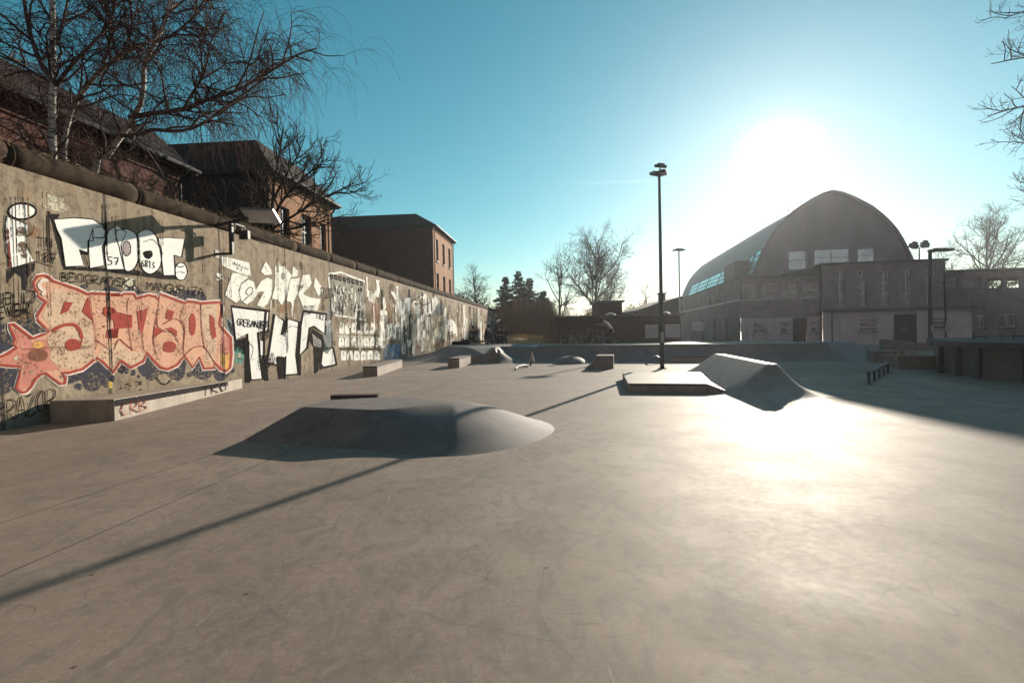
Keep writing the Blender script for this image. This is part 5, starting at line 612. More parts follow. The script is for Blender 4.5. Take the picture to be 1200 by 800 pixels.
# small hip box, low bump, pad, spine
hd = inside_dist([(2.72,19.3),(3.52,19.0),(3.75,20.1),(2.95,20.4)])
t = thing('hip_box', 'small dark concrete hip box with pale top in the middle of the park', 'hip box', group='skate obstacles')
m = MB(); m.prism([(2.95,19.22),(3.52,19.02),(3.72,20.0),(3.15,20.2)], -.02, .46); m.build('box_body', 'mid_concrete', t, bevel=.015)
m = MB(); m.add([(2.94,19.22,.3),(3.14,20.19,.3),(2.55,19.35,.0),(2.75,20.33,.0),(2.94,19.22,-.01),(3.14,20.19,-.01)], [(0,1,3,2),(0,2,4),(1,5,3)]); m.build('side_bank', 'mid_concrete', t)
def bump_h(x, y): 
    q = ((x-2.45)/.75)**2+((y-23.0)/1.0)**2; return .30*max(0, 1-q)**.8 if q < 1 else -.02
tag(grid_height('concrete_bump', 1.6, 3.3, 21.9, 24.1, .06, bump_h, 'mid_concrete'), 'small rounded concrete bump before the foot of the quarter pipe', 'skate bump', group='skate obstacles')
t = thing('pole_jam', 'small upright pole jam with a pointed concrete fin on a short post', 'pole jam', (.72,21.6,0), 0, 'skate obstacles')
m = MB(); m.tube([(0,0,-.02),(.0,0,.22)], .035, 8); m.build('post', 'dark_steel', t, True)
m = MB(); m.add([(-.08,-.06,.14),(.15,-.02,.16),(.17,.3,.14),(-.06,.3,.14),(.05,.06,.58)], [(0,1,4),(1,2,4),(2,3,4),(3,0,4),(3,2,1,0)]); m.build('fin', 'pale_concrete', t, bevel=.012)
t = thing('bent_rail', 'thin bent black steel rail lying low beside the pole jam', 'rail', (.1,19.3,0), 0, 'skate obstacles')
m = MB(); m.tube([(-.0,0,-.02),(0,.02,.05),(.08,.25,.10),(.3,.9,.12),(.42,1.2,.08),(.44,1.25,-.02)], .03, 8); m.build('rail', 'dark_paint', t, True)
block('low_box', 'low flat concrete box behind the tall lamp pole', 'box', [(6.45,22.3),(8.1,21.75),(8.4,22.6),(6.75,23.15)], .24, 'smooth_concrete')
t = thing('arched_rail', 'short arched steel rail just behind the foot of the tall lamp pole', 'rail', (5.55,21.4,0), .35, 'skate obstacles')
m = MB(); m.tube([(-.35+.9*k/12, .05, -.02+.30*math.sin(math.pi*k/12)) for k in range(13)], .035, 8); m.build('rail', 'galvanised', t, True)
block('manual_pad', 'low flat manual pad with a dark front between the lamp pole and the spine ramp', 'manual pad', [(2.50,11.8),(4.06,11.42),(5.0,14.6),(3.0,14.9)], .19, 'smooth_concrete')
m = MB(); m.add([(4.07,11.40,.188),(4.07,11.40,-.01),(4.55,11.2,-.01),(5.3,14.4,-.01),(5.01,14.55,.188)], [(0,1,2),(0,2,3,4)])
tag(m.build('side_ramp', 'smooth_concrete', recalc=True), 'small sloping concrete ramp against the end of the manual pad', 'ramp', group='skate obstacles')
# spine ramp: two ridge points, faceted banks
ridge = [(5.73,15.5),(5.02,10.75),(5.20,10.7),(5.96,15.4)]
foot = [(5.05,16.3),(4.33,11.3),(4.06,8.8),(4.5,9.0),(5.2,9.7),(5.95,10.3),(6.45,12),(7.4,15.2),(6.6,17.2)]
rd, fd = inside_dist(ridge), inside_dist(foot)
def spine(x, y):
    a, b = -rd(x, y), fd(x, y)
    if a <= 0: return .62
    if b <= 0: return .3*b
    side = (x-5.1)*.988-(y-10.75)*.15; u = a/(a+b); return .62*(1-u)**(1+.75*sm(-.25, .45, side))
tag(grid_height('spine_ramp', 3.9, 7.5, 8.6, 17.4, .05, spine, 'smooth_concrete', ang=R_(14)), 'steep grey spine ramp with a pale ridge right of the manual pad', 'spine ramp', group='skate obstacles')
m = MB(); m.add([(5.6,10.55,.006),(6.05,10.15,.006),(6.6,10.6,.006),(6.1,11.7,.006)], [(0,1,2,3)]); tag(m.build('patch', 'mid_concrete'), 'flat darker concrete patch at the foot of the spine ramp', 'concrete patch', kind='structure')  # flat sheet, darker than the floor around it
# low rail in the shade
t = thing('flat_rail', 'low dark steel grind rail on short posts in the shade at right', 'rail', group='skate obstacles')
a, b = Vector((8.0,12.27,0)), Vector((10.46,15.2,0)); m = MB(); m.bar(a+Vector((0,0,.27)), b+Vector((0,0,.28)), .06, .06); m.build('top_bar', 'dark_steel', t)
for k in range(5):
    p = a+(b-a)*(.02+.96*k/4); m = MB(); m.bar(p+Vector((0,0,-.02)), p+Vector((0,0,.245)), .045); m.box((p.x-.07,p.y-.07,0),(p.x+.07,p.y+.07,.012)); m.build('leg', 'dark_steel', t)
# planters / ledges in the shade
block('concrete_bench', 'low concrete bench block in the shade left of the planter', 'bench', [(12.85,19.4),(13.75,19.1),(14.0,19.9),(13.1,20.2)], .42, 'mid_concrete', None, None)
pl = thing('planter', 'square concrete planter with scrubby shoots standing in the shade', 'planter', (12.2,16.5,0), -.2)
m = MB(); m.box((-.5,-.1,-.02),(.5,.1,.38)); m.box((-.5,.1,-.02),(-.4,.9,.38)); m.box((.4,.1,-.02),(.5,.9,.38)); m.box((-.5,.9,-.02),(.5,1.0,.38)); m.box((-.4,.1,-.02),(.4,.9,.3)); m.build('trough', 'mid_concrete', pl)
rng = random.Random(8); m = MB()
for k in range(60):
    p = Vector((rng.uniform(-.38,.38), rng.uniform(.12,.88), .28)); d = Vector((rng.uniform(-.5,.5),rng.uniform(-.5,.5),1)).normalized(); L = rng.uniform(.12,.4)
    m.tube([p, p+d*L*.5, p+d*L+Vector((d.x*.1,0,-.03))], [.007,.006,.003], 3)
m.build('shoots', 'straw', pl)
block('slanted_bench', 'pale slanted concrete slab bench before the hall entrance', 'bench', [(19.2,28.2),(22.6,27.4),(22.9,28.2),(19.5,29)], .5, 'mid_concrete', None, None, lambda x, y: .6-.12*(x-19.2))
# stage wall at right with overhanging slab
st = thing('low_stage', 'low dark stage of concrete panels under an overhanging slab at the right edge', 'stage')
q = [(11.75,14.9),(11.42,13.3),(11.55,12.2),(12.2,9.5),(20,9.5),(20,16.5),(13.5,17.5)]
m = MB(); m.prism(q, -.02, .74); m.build('panel_wall', 'dark_concrete', st)
m = MB(); m.prism([(11.55,15.1),(11.22,13.3),(11.35,12.1),(12.0,9.3),(20.2,9.3),(20.2,16.7),(13.5,17.8)], .74, .88); m.build('slab', 'roof_felt', st, bevel=.01)
for a, b in zip(q[:3], q[1:4]):
    d = Vector((b[0]-a[0], b[1]-a[1], 0)); n = max(1, int(d.length/.75))
    for k in range(n):
        p = Vector((*a,0))+d*(k/n); m = MB(); m.box((p.x-.1,p.y-.05,-.02),(p.x+.02,p.y+.05,.74)); m.build('post', 'dark_paint', st)
fr = thing('picket_fence', 'short row of small dark pickets on top of the stage', 'fence', (0,0,.88))
m = MB(); m.bar((12.6,14.9,.09),(16.5,14.0,.09),.03); m.build('rail', 'dark_steel', fr)
for k in range(14):
    f0 = k/13; x, y = 12.6+3.9*f0, 14.9-.9*f0; m = MB(); m.bar((x,y,0),(x,y,.15+.05*(k%3==0)),.025); m.build('picket', 'dark_steel', fr)

# ------------------------------------------------------------------ lamp posts
def lamp_pole(name, label, x, y, z0, h, r0, r1, heads, mat='dark_steel', lean=0.):
    t = thing(name, label, 'lamp post', (x,y,z0))
    t.rotation_euler = (0, lean, 0)
    m = MB(); m.tube([(0,0,-.1),(0,0,.5),(0,0,h*.5),(0,0,h)], [r0,r0,(r0+r1)/2,r1], 12); m.build('pole', mat, t, True)
    m = MB(); m.tube([(0,0,0),(0,0,.02)], r0*2.2, 12)
    for k in range(4): m.tube([(r0*1.7*math.cos(k*1.57+.7), r0*1.7*math.sin(k*1.57+.7), .02),(r0*1.7*math.cos(k*1.57+.7), r0*1.7*math.sin(k*1.57+.7), .05)], .012, 6)
    m.build('base_plate', mat, t)
    m = MB(); m.box((-.05,-r0-.012,.9),(.05,-r0+.02,1.25)); m.build('hatch', 'galvanised', t)
    for (dx, dy, dz, L, w, th, yaw, tilt) in heads:
        R = Matrix.Rotation(yaw,3,'Z')@Matrix.Rotation(tilt,3,'X'); m = MB()
        m.obox((dx,dy,h+dz), R@Vector((L/2,0,0)), R@Vector((0,w/2,0)), R@Vector((0,0,th/2))); m.obox(Vector((dx,dy,h+dz))+R@Vector((0,0,th*.7)), R@Vector((L*.3,0,0)), R@Vector((0,w*.3,0)), R@Vector((0,0,th*.3)))
        hd_ = m.build('lamp_head', 'dark_steel', t, bevel=.012)
        m = MB(); m.obox(Vector((dx,dy,h+dz))-R@Vector((0,0,th*.5+.004)), R@Vector((L*.42,0,0)), R@Vector((0,w*.4,0)), R@Vector((0,0,.004))); m.build('lens', 'lamp_lens', hd_)
        m = MB(); m.bar((0,0,h-.08),(dx*.8,dy*.8,h+dz-.02),.04); m.build('bracket', 'dark_steel', t)
    return t
lamp_pole('lamp_post', 'tall dark lamp pole with stacked floodlights in the skatepark', 5.09, 18.56, 0, 6.55, .075, .045, [(-.13,-.05,.02,.34,.26,.10,.3,.4),(.10,-.05,.06,.26,.22,.10,-.5,-.4),(.05,0,.30,.34,.24,.10,.35,.3)], lean=0.0)
lamp_pole('lamp_post', 'thin grey lamp post with flat head at the left end of the hall', 11.98, 38.9, 0, 6.9, .07, .05, [(0,0,.03,.75,.5,.1,.2,0)], 'galvanised')
lamp_pole('lamp_post', 'dark lamp post with single flat arm before the hall entrance', 23.0, 30.0, 0, 5.3, .12, .09, [(.55,-.05,.05,1.2,.4,.12,.05,0)])
lamp_pole('lamp_post', 'twin headed floodlight mast showing above the right end of the hall roof', 36.6, 49, 0, 8.2, .09, .06, [(-.5,0,.12,.6,.5,.4,.3,.5),(.5,0,.2,.6,.5,.4,-.3,.5)])
lamp_pole('lamp_post', 'slim short mast beside the entrance lamp post', 24.3, 30.6, 0, 3.6, .05, .045, [(0,0,.02,.2,.2,.06,0,0)])
# ------------------------------------------------------------------ buildings
def wall_holes(m, O, ax, nrm, s0, s1, z0, z1, holes, reveal=.18, mi=0, back=True):
    """wall sheet from s0..s1, z0..z1 along ax at O, with openings and their reveals; nrm points outwards"""
    O, ax, nrm = Vector(O), Vector(ax), Vector(nrm)
    S = sorted(set([s0, s1]+[v for h in holes for v in h[:2] if s0 < v < s1])); Z = sorted(set([z0, z1]+[v for h in holes for v in h[2:4] if z0 < v < z1]))
    P = lambda s, z, d=0.: O+ax*s+Vector((0,0,z))-nrm*d
    flip = ax.cross(Vector((0,0,1))).dot(nrm) < 0
    def q(a): m.add(a[::-1] if flip else a, [(0,1,2,3)], mi)
    for i in range(len(S)-1):
        for j in range(len(Z)-1):
            cs, cz = (S[i]+S[i+1])/2, (Z[j]+Z[j+1])/2
            if any(h[0] < cs < h[1] and h[2] < cz < h[3] for h in holes): continue
            q([P(S[i],Z[j]),P(S[i+1],Z[j]),P(S[i+1],Z[j+1]),P(S[i],Z[j+1])])
    for a, b, c, d in [h[:4] for h in holes]:
        q([P(a,c),P(a,c,reveal),P(b,c,reveal),P(b,c)][::-1]); q([P(a,d),P(b,d),P(b,d,reveal),P(a,d,reveal)][::-1])
        q([P(a,c),P(a,d),P(a,d,reveal),P(a,c,reveal)][::-1]); q([P(b,c),P(b,c,reveal),P(b,d,reveal),P(b,d)][::-1])
def window(parent, O, ax, nrm, h, nx=1, ny=2, glass='dark_glass', frame='white_frame', fw=.06, dep=.12, sill=True):
    O, ax, nrm = Vector(O), Vector(ax).normalized(), Vector(nrm).normalized(); a, b, c, d = h[:4]
    P = lambda s, z, k=dep: O+ax*s+Vector((0,0,z))-nrm*k
    m = MB(); hw = fw/2
    m.bar(P(a,c+hw),P(b,c+hw),.05,fw); m.bar(P(a,d-hw),P(b,d-hw),.05,fw); m.bar(P(a+hw,c+fw),P(a+hw,d-fw),fw,.05); m.bar(P(b-hw,c+fw),P(b-hw,d-fw),fw,.05)
    for i in range(1, nx): s = a+(b-a)*i/nx; m.bar(P(s,c+fw),P(s,d-fw),fw*.8,.045)
    for j in range(1, ny): z = c+(d-c)*j/ny; m.bar(P(a+fw,z),P(b-fw,z),.04,fw*.7)
    w = m.build('window', frame, parent)
    m = MB(); e = .004; vs = [P(a,c,dep+.012),P(b,c,dep+.012),P(b,d,dep+.012),P(a,d,dep+.012)]; vs += [v-nrm*.012 for v in vs]
    m.add(vs, [(0,1,2,3),(7,6,5,4),(0,4,5,1),(1,5,6,2),(2,6,7,3),(3,7,4,0)]); m.build('pane', glass, w, recalc=True)
    if sill:
        m = MB(); m.bar(P(a-.1,c-.04,-.05),P(b+.1,c-.04,-.05),.14,.06); m.build('sill', 'dark_paint' if frame != 'stone' else frame, w)
    return w
HP = Vector((19.26,46,0)); HE = Vector((.983,-.181,0)).normalized(); HB = Vector((.15,.988,0)).normalized(); HN = Vector((HE.y,-HE.x,0))
HROT = math.atan2(HE.y, HE.x)
hall = thing('sports_hall', 'grey sports hall with a tall arched roof, skylights and flat roofed front', 'sports hall', tuple(HP))
E_, B_, N_ = HE, HB, HN
def HL(s, t, z=0.): return E_*s+B_*t+Vector((0,0,z))
# low front block
low_up = [(.26,1.26,3.78,4.93),(1.81,2.93,3.75,4.92),(3.4,4.51,3.7,4.88),(4.97,6.07,3.7,4.88)]
low_dn = [(.97,2.16,.80,1.73),(3.1,3.75,.77,1.76),(5.46,5.97,.85,1.72)]; low_door = [(4.1,5.19,-.3,2.04)]
m = MB(); wall_holes(m, (0,0,0), E_, N_, 0, 6.2, 2.1, 5.45, low_up); wall_holes(m, N_*.02, E_, N_, 0.05, 6.2, -.6, 2.1, low_dn+low_door, mi=1); m.add([HL(0.05,0,2.1)+N_*.02,HL(6.2,0,2.1)+N_*.02,HL(6.2,0,2.1),HL(.05,0,2.1)],[(0,1,2,3)],1)
m.build('front_wall', ['grey_render','white_render'], hall)
for h in low_up: window(hall, (0,0,0), E_, N_, h, 1, 2)
for h in low_dn: window(hall, N_*.02, E_, N_, h, 1, 2)
def door(O, h, leafs=1, mat='brown_door'):
    a, b, c, d = h[:4]; m = MB(); P = lambda s, z, k: Vector(O)+E_*s+Vector((0,0,z))-N_*k
    w = (b-a)/leafs
    for i in range(leafs):
        s0 = a+i*w+.02; s1 = a+(i+1)*w-.02; m.obox(P((s0+s1)/2,(c+d)/2,.16), E_*(s1-s0)/2, N_*.03, (0,0,(d-c)/2))
        m.obox(P((s0+s1)/2,d-.65,.125), E_*(s1-s0)*.33, N_*.01, (0,0,.4)); m.obox(P((s0+s1)/2,c+.85,.125), E_*(s1-s0)*.33, N_*.01, (0,0,.4))
    o = m.build('door', mat, hall)
    m = MB(); s = a+(w if leafs > 1 else .15); 
    for k in ([-.12,.12] if leafs > 1 else [0]): m.bar(P(s+k,1.15,.09),P(s+k,.75,.09),.035)
    m.build('handle', 'galvanised', o)
door(N_*.02, low_door[0])
# side wall with its run of upper windows and ground floor openings
sw = []
for i, t0 in enumerate([.35,1.5,2.8,4.3,6.2,8.4,10.6,13,15.6,18.6,22,25.5,29]): sw.append((t0, t0+(.75 if i < 4 else 1.25+i*.04), 3.78, 4.75))
so_ = [(2.6,5.2,-.3,2.2),(7,10.5,-.3,2.3),(13,17,-.3,2.3)]
SN = Vector((-B_.y, B_.x, 0))
m = MB(); wall_holes(m, (0,0,0), B_, SN, 0, 33, -.5, 5.45, sw+so_, .2); m.build('side_wall', 'grey_render', hall)
for i, h in enumerate(sw): window(hall, (0,0,0), B_, SN, h, 1 if i < 4 else 2, 1, sill=False, frame='white_frame')
for h in so_:
    m = MB(); c = B_*((h[0]+h[1])/2)+Vector((0,0,1))-SN*.18; m.obox(c, B_*(h[1]-h[0])/2, SN*.03, (0,0,1.3)); m.build('roller_door', 'dark_paint', hall)
m = MB(); m.bar(HL(0,0,3.66)+SN*.05,HL(0,33,3.66)+SN*.05,.14,.10); m.bar(HL(-.06,-.06,3.64),HL(6.15,-.06,3.64),.12,.09); m.build('string_course', 'white_frame', hall)
m = MB(); pts = [HL(0,0),HL(16,0),HL(16,33),HL(0,33)]
m.add([p+Vector((0,0,5.45)) for p in (HL(-.15,-.15),HL(6.2,-.15),HL(6.2,1.2),HL(1.6,1.2),HL(1.6,33.2),HL(-.15,33.2))]+[p+Vector((0,0,5.6)) for p in (HL(-.15,-.15),HL(6.2,-.15),HL(6.2,1.2),HL(1.6,1.2),HL(1.6,33.2),HL(-.15,33.2))],
      [(0,1,2,3,4,5),(11,10,9,8,7,6)]+[(i,(i+1)%6,6+(i+1)%6,6+i) for i in range(6)])
m.build('flat_roof', 'roof_felt', hall, recalc=True)
m = MB(); m.add([HL(3.48,-.1,5.6),HL(6.16,-.1,5.6),HL(6.16,-.1,6.22),HL(3.48,-.1,5.72),HL(3.48,.8,5.6),HL(6.16,.8,5.6),HL(6.16,.8,6.22),HL(3.48,.8,5.72)],[(0,1,2,3),(7,6,5,4),(0,4,5,1),(1,5,6,2),(2,6,7,3),(3,7,4,0)]); m.build('roof_upstand', 'roof_felt', hall, recalc=True)
# tall entrance block
off = N_*.45
tall = [(7.25,7.86,2.95,5.67),(8.89,9.49,2.93,5.67),(10.44,11.1,2.9,5.63),(12.04,12.69,2.88,5.58),(13.56,14.2,2.86,5.56)]
td = [(8.92,10.16,.83,1.89),(14.14,15.27,.87,1.9)]; tdoor = [(11.4,13.03,-.45,2.15)]
m = MB(); wall_holes(m, off, E_, N_, 6.2, 15.1, 2.5, 6.25, tall, .25); wall_holes(m, off+N_*.06, E_, N_, 6.2, 16.87, -.8, 2.5, td+tdoor, .25, mi=1)
P4 = lambda s, k, z: E_*s-N_*k+Vector((0,0,z))
m.add([P4(6.2,-.45,-.8),P4(6.2,.3,-.8),P4(6.2,.3,6.25),P4(6.2,-.45,6.25)],[(0,1,2,3)]); m.add([P4(15.1,-.45,2.4),P4(15.1,3,2.4),P4(15.1,3,6.25),P4(15.1,-.45,6.25)],[(0,1,2,3)]); m.add([P4(16.87,-.51,-.8),P4(16.87,1,-.8),P4(16.87,1,2.6),P4(16.87,-.51,2.6)],[(0,1,2,3)],1)
m.build('entrance_wall', ['grey_render','white_render'], hall)
for h in tall: window(hall, off, E_, N_, h, 2, 3, fw=.045, dep=.18, sill=False)
for h in td: window(hall, off+N_*.06, E_, N_, h, 1, 3, dep=.14)
door(off+N_*.06, tdoor[0], 2, 'dark_paint')
m = MB(); m.obox(off+E_*11.5+N_*.25+Vector((0,0,2.58)), E_*5.45, N_*.42, (0,0,.09)); m.build('canopy', 'dark_concrete', hall, bevel=.01)
m = MB(); m.obox(off+E_*10.65-N_*2+Vector((0,0,6.33)), E_*4.6, N_*2.2, (0,0,.09)); m.build('parapet_roof', 'roof_felt', hall)
m = MB(); m.tube([off+E_*6.9+N_*.08+Vector((0,0,-.5)),off+E_*6.9+N_*.08+Vector((0,0,2.45))], .05, 8); m.tube([off+E_*15.0+N_*.08+Vector((0,0,2.7)),off+E_*15.0+N_*.08+Vector((0,0,6.2))], .05, 8); m.build('drainpipe', 'dark_steel', hall)
# arched hall roof: profile (half width, height) swept along the hall
prof = [(0,12.52),(.75,12.33),(1.6,11.92),(2.4,11.42),(3.05,11.0),(3.75,10.32),(4.35,9.66),(4.85,8.96),(5.25,8.2),(5.65,7.3),(6.0,6.4),(6.25,5.5)]
CEN = 7.5
def prof_pts(): return [(CEN-a, z) for a, z in prof[::-1]]+[(CEN+a, z) for a, z in prof[1:]]
PP = prof_pts(); T0, T1 = 1.0, 41
gw = [(4.15,5.6,6.12,7.73),(6.15,8.88,6.3,7.76),(9.47,10.8,6.42,7.68)]
m = MB(); n = len(PP)
m.add([HL(s,T0-.25,z) for s, z in PP]+[HL(s,T1,z) for s, z in PP], [(i,i+1,n+i+1,n+i) for i in range(n-1)])
m.add([HL(CEN+(s-CEN)*.985,T0-.25,z-.16) for s, z in PP]+[HL(CEN+(s-CEN)*.985,T1,z-.16) for s, z in PP], [(n+i,n+i+1,i+1,i) for i in range(n-1)])
for T in (T0-.25, T1): m.add([HL(s,T,z) for s, z in PP]+[HL(CEN+(s-CEN)*.985,T,z-.16) for s, z in PP], [(i,i+1,n+i+1,n+i) for i in range(n-1)])
ro = m.build('arched_roof', 'dome_sheet', hall, False, recalc=False)
# gable wall: lower band with windows, arch infill above
m = MB(); zs = 8.6; sx = CEN-4.95
GW = (0,0,0); O_ = B_*T0
wall_holes(m, O_, E_, N_, CEN-4.9, CEN+4.9, 5.3, zs, gw, .25)
low = [(s,z) for s, z in PP if z < zs]; L_ = [(s,z-.05) for s, z in PP if s < CEN and z < zs-.01]; 
m.add([HL(s,T0,z-.05) for s, z in L_]+[HL(CEN-4.9,T0,zs), HL(CEN-4.9,T0,5.3)], [tuple(range(len(L_)+2))])
Rr = [(s,z-.05) for s, z in PP if s > CEN and z < zs-.01]; m.add([HL(CEN+4.9,T0,5.3),HL(CEN+4.9,T0,zs)]+[HL(s,T0,z) for s, z in Rr], [tuple(range(len(Rr)+2))])
up = [(s,z-.05) for s, z in PP if z >= zs-.01]; m.add([HL(CEN-4.9,T0,zs)]+[HL(s,T0,z) for s, z in up]+[HL(CEN+4.9,T0,zs)], [tuple(range(len(up)+2))])
m.build('gable_wall', 'gable_render', hall)
m = MB(); m.add([HL(CEN+(s-CEN)*.99,T1-.3,z-.08) for s, z in PP], [tuple(range(n))]); m.build('rear_gable', 'gable_render', hall)
for h, nx in zip(gw, (1,2,1)): window(hall, O_, E_, N_, h, nx, 2, 'sky_glass', 'white_frame', .08, .18, sill=False)
m = MB(); 
for a, b in zip(PP, PP[1:]): m.bar(HL(a[0],T0-.28,a[1]+.01),HL(b[0],T0-.28,b[1]+.01),.1,.06)
m.build('verge_trim', 'dark_steel', hall)
# roof glazing on the left flank
def on_roof(z, t, out=.0):
    for (a, za), (b, zb) in zip(prof[::-1], prof[-2::-1]):
        if za <= z <= zb: f0 = (z-za)/(zb-za); aa = a+(b-a)*f0; return HL(CEN-aa-out, t, z)
    return HL(CEN-6.25-out, t, z)
def skylight(t0, t1, z0, z1, n, rows=3):
    m = MB(); up = Vector((0,0,1))
    for i in range(n+1):
        t = t0+(t1-t0)*i/n; m.bar(on_roof(z0,t,.07), on_roof(z1,t,.07), .12, .1)
    for j in range(rows+1):
        z = z0+(z1-z0)*j/rows; m.bar(on_roof(z,t0,.07), on_roof(z,t1,.07), .07, .07)
    f = m.build('skylight', 'dark_steel', hall)
    for i in range(n):
        a, b = t0+(t1-t0)*i/n+.06, t0+(t1-t0)*(i+1)/n-.06; m = MB(); vs = [on_roof(z0+.04,a,.06),on_roof(z0+.04,b,.06),on_roof(z1-.04,b,.06),on_roof(z1-.04,a,.06)]
        m.add(vs, [(0,1,2,3)]); m.build('pane', 'skylight_glass', f)
skylight(8.6, 34, 6.0, 7.5, 4); skylight(.95, 2.6, 5.9, 8.0, 1, 4); skylight(2.62, 4.0, 7.1, 7.7, 1, 1)
m = MB(); m.add([HL(.5,4.0,5.6),HL(.5,8.2,5.6),HL(.6,8.2,7.4),HL(.6,4.0,7.4),HL(3,4.0,5.6),HL(3,8.2,5.6),HL(3,8.2,7.55),HL(3,4.0,7.55)],[(0,1,2,3),(3,2,6,7),(0,3,7,4),(1,5,6,2),(4,5,1,0)]); m.build('roof_dormer', 'roof_felt', hall, recalc=True)
m = MB(); 
for k in range(9): m.bar(HL(CEN-.5+.0,6+3.6*k,12.5),HL(CEN-.5,6+3.6*k,12.95),.04)
m.bar(HL(CEN-.5,6,12.93),HL(CEN-.5,34.8,12.93),.04); m.build('roof_rail', 'dark_steel', hall)
m = MB(); a0 = HL(.95,-.14,3.55)
for k in range(14):
    p = HL(.7+k*.12,-.12,3.35-.5*math.sin(math.pi*k/13)); q = HL(.7+(k+1)*.12,-.12,3.35-.5*math.sin(math.pi*(k+1)/13)) if k < 13 else p
    if k < 13: m.bar(p, q, .05)
m.build('garland', 'dark_paint', hall)
# right wing: a separate flat roofed building
wing = thing('flat_roofed_wing', 'low grey flat roofed wing joined to the right end of the sports hall', 'building', tuple(HP))
wo_ = -N_*.3
wu = [(15.45,16.4,4.05,4.94),(16.76,17.95,4.02,4.89),(18.42,19.47,3.98,4.82),(19.76,20.69,3.98,4.84)]+[(21+1.5*k,22.1+1.5*k,3.98,4.84) for k in range(8)]
wd = [(17.64,18.23,.94,1.9),(19.17,20.33,.96,1.98)]+[(21.4+2.2*k,22.6+2.2*k,.96,1.98) for k in range(5)]
m = MB(); wall_holes(m, wo_, E_, N_, 15.13, 34, -.8, 5.35, wu+wd, .2)
wall_holes(m, wo_-N_*7, E_, -N_, 15.13, 34, -.8, 5.35, [(17.6,33,3.7,5.05)], .2)
m.add([wo_+E_*15.13+Vector((0,0,-.8)),wo_+E_*15.13-N_*7+Vector((0,0,-.8)),wo_+E_*15.13-N_*7+Vector((0,0,5.35)),wo_+E_*15.13+Vector((0,0,5.35))],[(0,1,2,3)]); m.add([wo_+E_*34+Vector((0,0,-.8)),wo_+E_*34-N_*7+Vector((0,0,-.8)),wo_+E_*34-N_*7+Vector((0,0,5.35)),wo_+E_*34+Vector((0,0,5.35))],[(0,1,2,3)])
m.build('wing_wall', 'grey_render', wing)
for i, h in enumerate(wu): window(wing, wo_, E_, N_, h, 1, 2, 'clear_glass' if 2 <= i < 8 else 'dark_glass', 'dark_paint', sill=False)
for h in wd: window(wing, wo_, E_, N_, h, 2, 1)
m = MB(); m.obox(wo_+E_*24.5-N_*3.5+Vector((0,0,5.45)), E_*9.6, N_*3.8, (0,0,.10)); m.build('flat_roof', 'roof_felt', wing)
# low outbuildings behind the quarter pipe
def box_building(name, label, x0, x1, y0, y1, z, mat, roofmat='roof_felt', over=.15, rz=None):
    t = thing(name, label, 'building', (x0,y0,0)); m = MB(); m.box((0,0,-.2),(x1-x0,y1-y0,z)); m.build('wall', mat, t)
    m = MB(); m.box((-over,-over,z),(x1-x0+over,y1-y0+over,z+.12)); m.build('roof', roofmat, t); return t
lb = box_building('brick_garage', 'long low dark brick garage with two pale shutters behind the quarter pipe', 2.6, 9.65, 31.2, 36, 2.08, 'dark_brick')
for s0, s1 in ((5.0,5.75),(6.15,7.0)):
    m = MB(); m.box((s0,-.05,.85),(s1,-.01,1.62)); 
    for k in range(7): m.bar((s0+.02,-.055,.9+.1*k),(s1-.02,-.055,.9+.1*k),.02)
    m.build('shutter', 'old_plastic', lb)
def squiggle(parent, seed, x0, x1, z0, z1, y, mat, n, w):
    rg = random.Random(seed); m = MB()
    for k in range(n):
        x = x0+(x1-x0)*(k+.5)/n; P = []
        for i in range(9): P.append((x+rg.uniform(-.2,.22), y, rg.uniform(z0, z1)))
        for p, q in zip(P, P[1:]): m.bar(p, q, .004, w)
    return m.build('sprayed_tag', mat, parent)
squiggle(lb, 4, .15, 2.9, .55, 1.5, -.008, 'paint_mottled', 8, .025)
for cx in (3.2,6.4):
    m = MB(); m.tube([(cx-.3+.6*k/8, .8, 2.2+.13*math.sin(math.pi*k/8)) for k in range(9)], .05, 8); m.build('roof_dome', 'white_frame', lb, True)
box_building('brick_tower', 'square dark brick block rising behind the low garage', 5.9, 7.4, 36.5, 40, 3.2, 'dark_brick')
gb = thing('gabled_house', 'dark brick house with a sloping roof and chimney left of the sports hall', 'house', (10.2,44,0))
m = MB(); m.add([(0,0,-.2),(3.3,0,-.2),(3.3,9,-.2),(0,9,-.2),(0,0,2.8),(3.3,0,2.8),(3.3,9,2.8),(0,9,2.8)],[(0,1,5,4),(1,2,6,5),(2,3,7,6),(3,0,4,7)]); m.build('wall', 'dark_brick', gb)
m = MB(); m.add([(-.2,-.3,2.75),(3.5,-.3,3.8),(3.5,9.3,3.8),(-.2,9.3,2.75),(-.2,-.3,2.9),(3.5,-.3,3.95),(3.5,9.3,3.95),(-.2,9.3,2.9)],[(0,3,2,1),(4,5,6,7),(0,1,5,4),(1,2,6,5),(2,3,7,6),(3,0,4,7)])
m.add([(0,0,2.8),(3.3,0,2.8),(3.3,0,3.74)],[(0,1,2)])
rf = m.build('roof', 'roof_tile_and_shade', gb); m = MB(); m.box((2.3,2,3.3),(2.8,2.5,4.3)); m.box((2.2,1.9,4.3),(2.9,2.6,4.4)); m.build('chimney', 'red_brick', rf)
nb = thing('notice_board', 'small white notice board on posts before the side of the hall', 'notice board', (14.3,42,0)); m = MB(); m.box((-.45,0,1.15),(.45,.05,1.85)); m.build('panel', 'old_plastic', nb); m = MB(); m.bar((-.4,.08,-.05),(-.4,.08,1.9),.05); m.bar((.4,.08,-.05),(.4,.08,1.9),.05); m.build('post', 'dark_steel', nb)
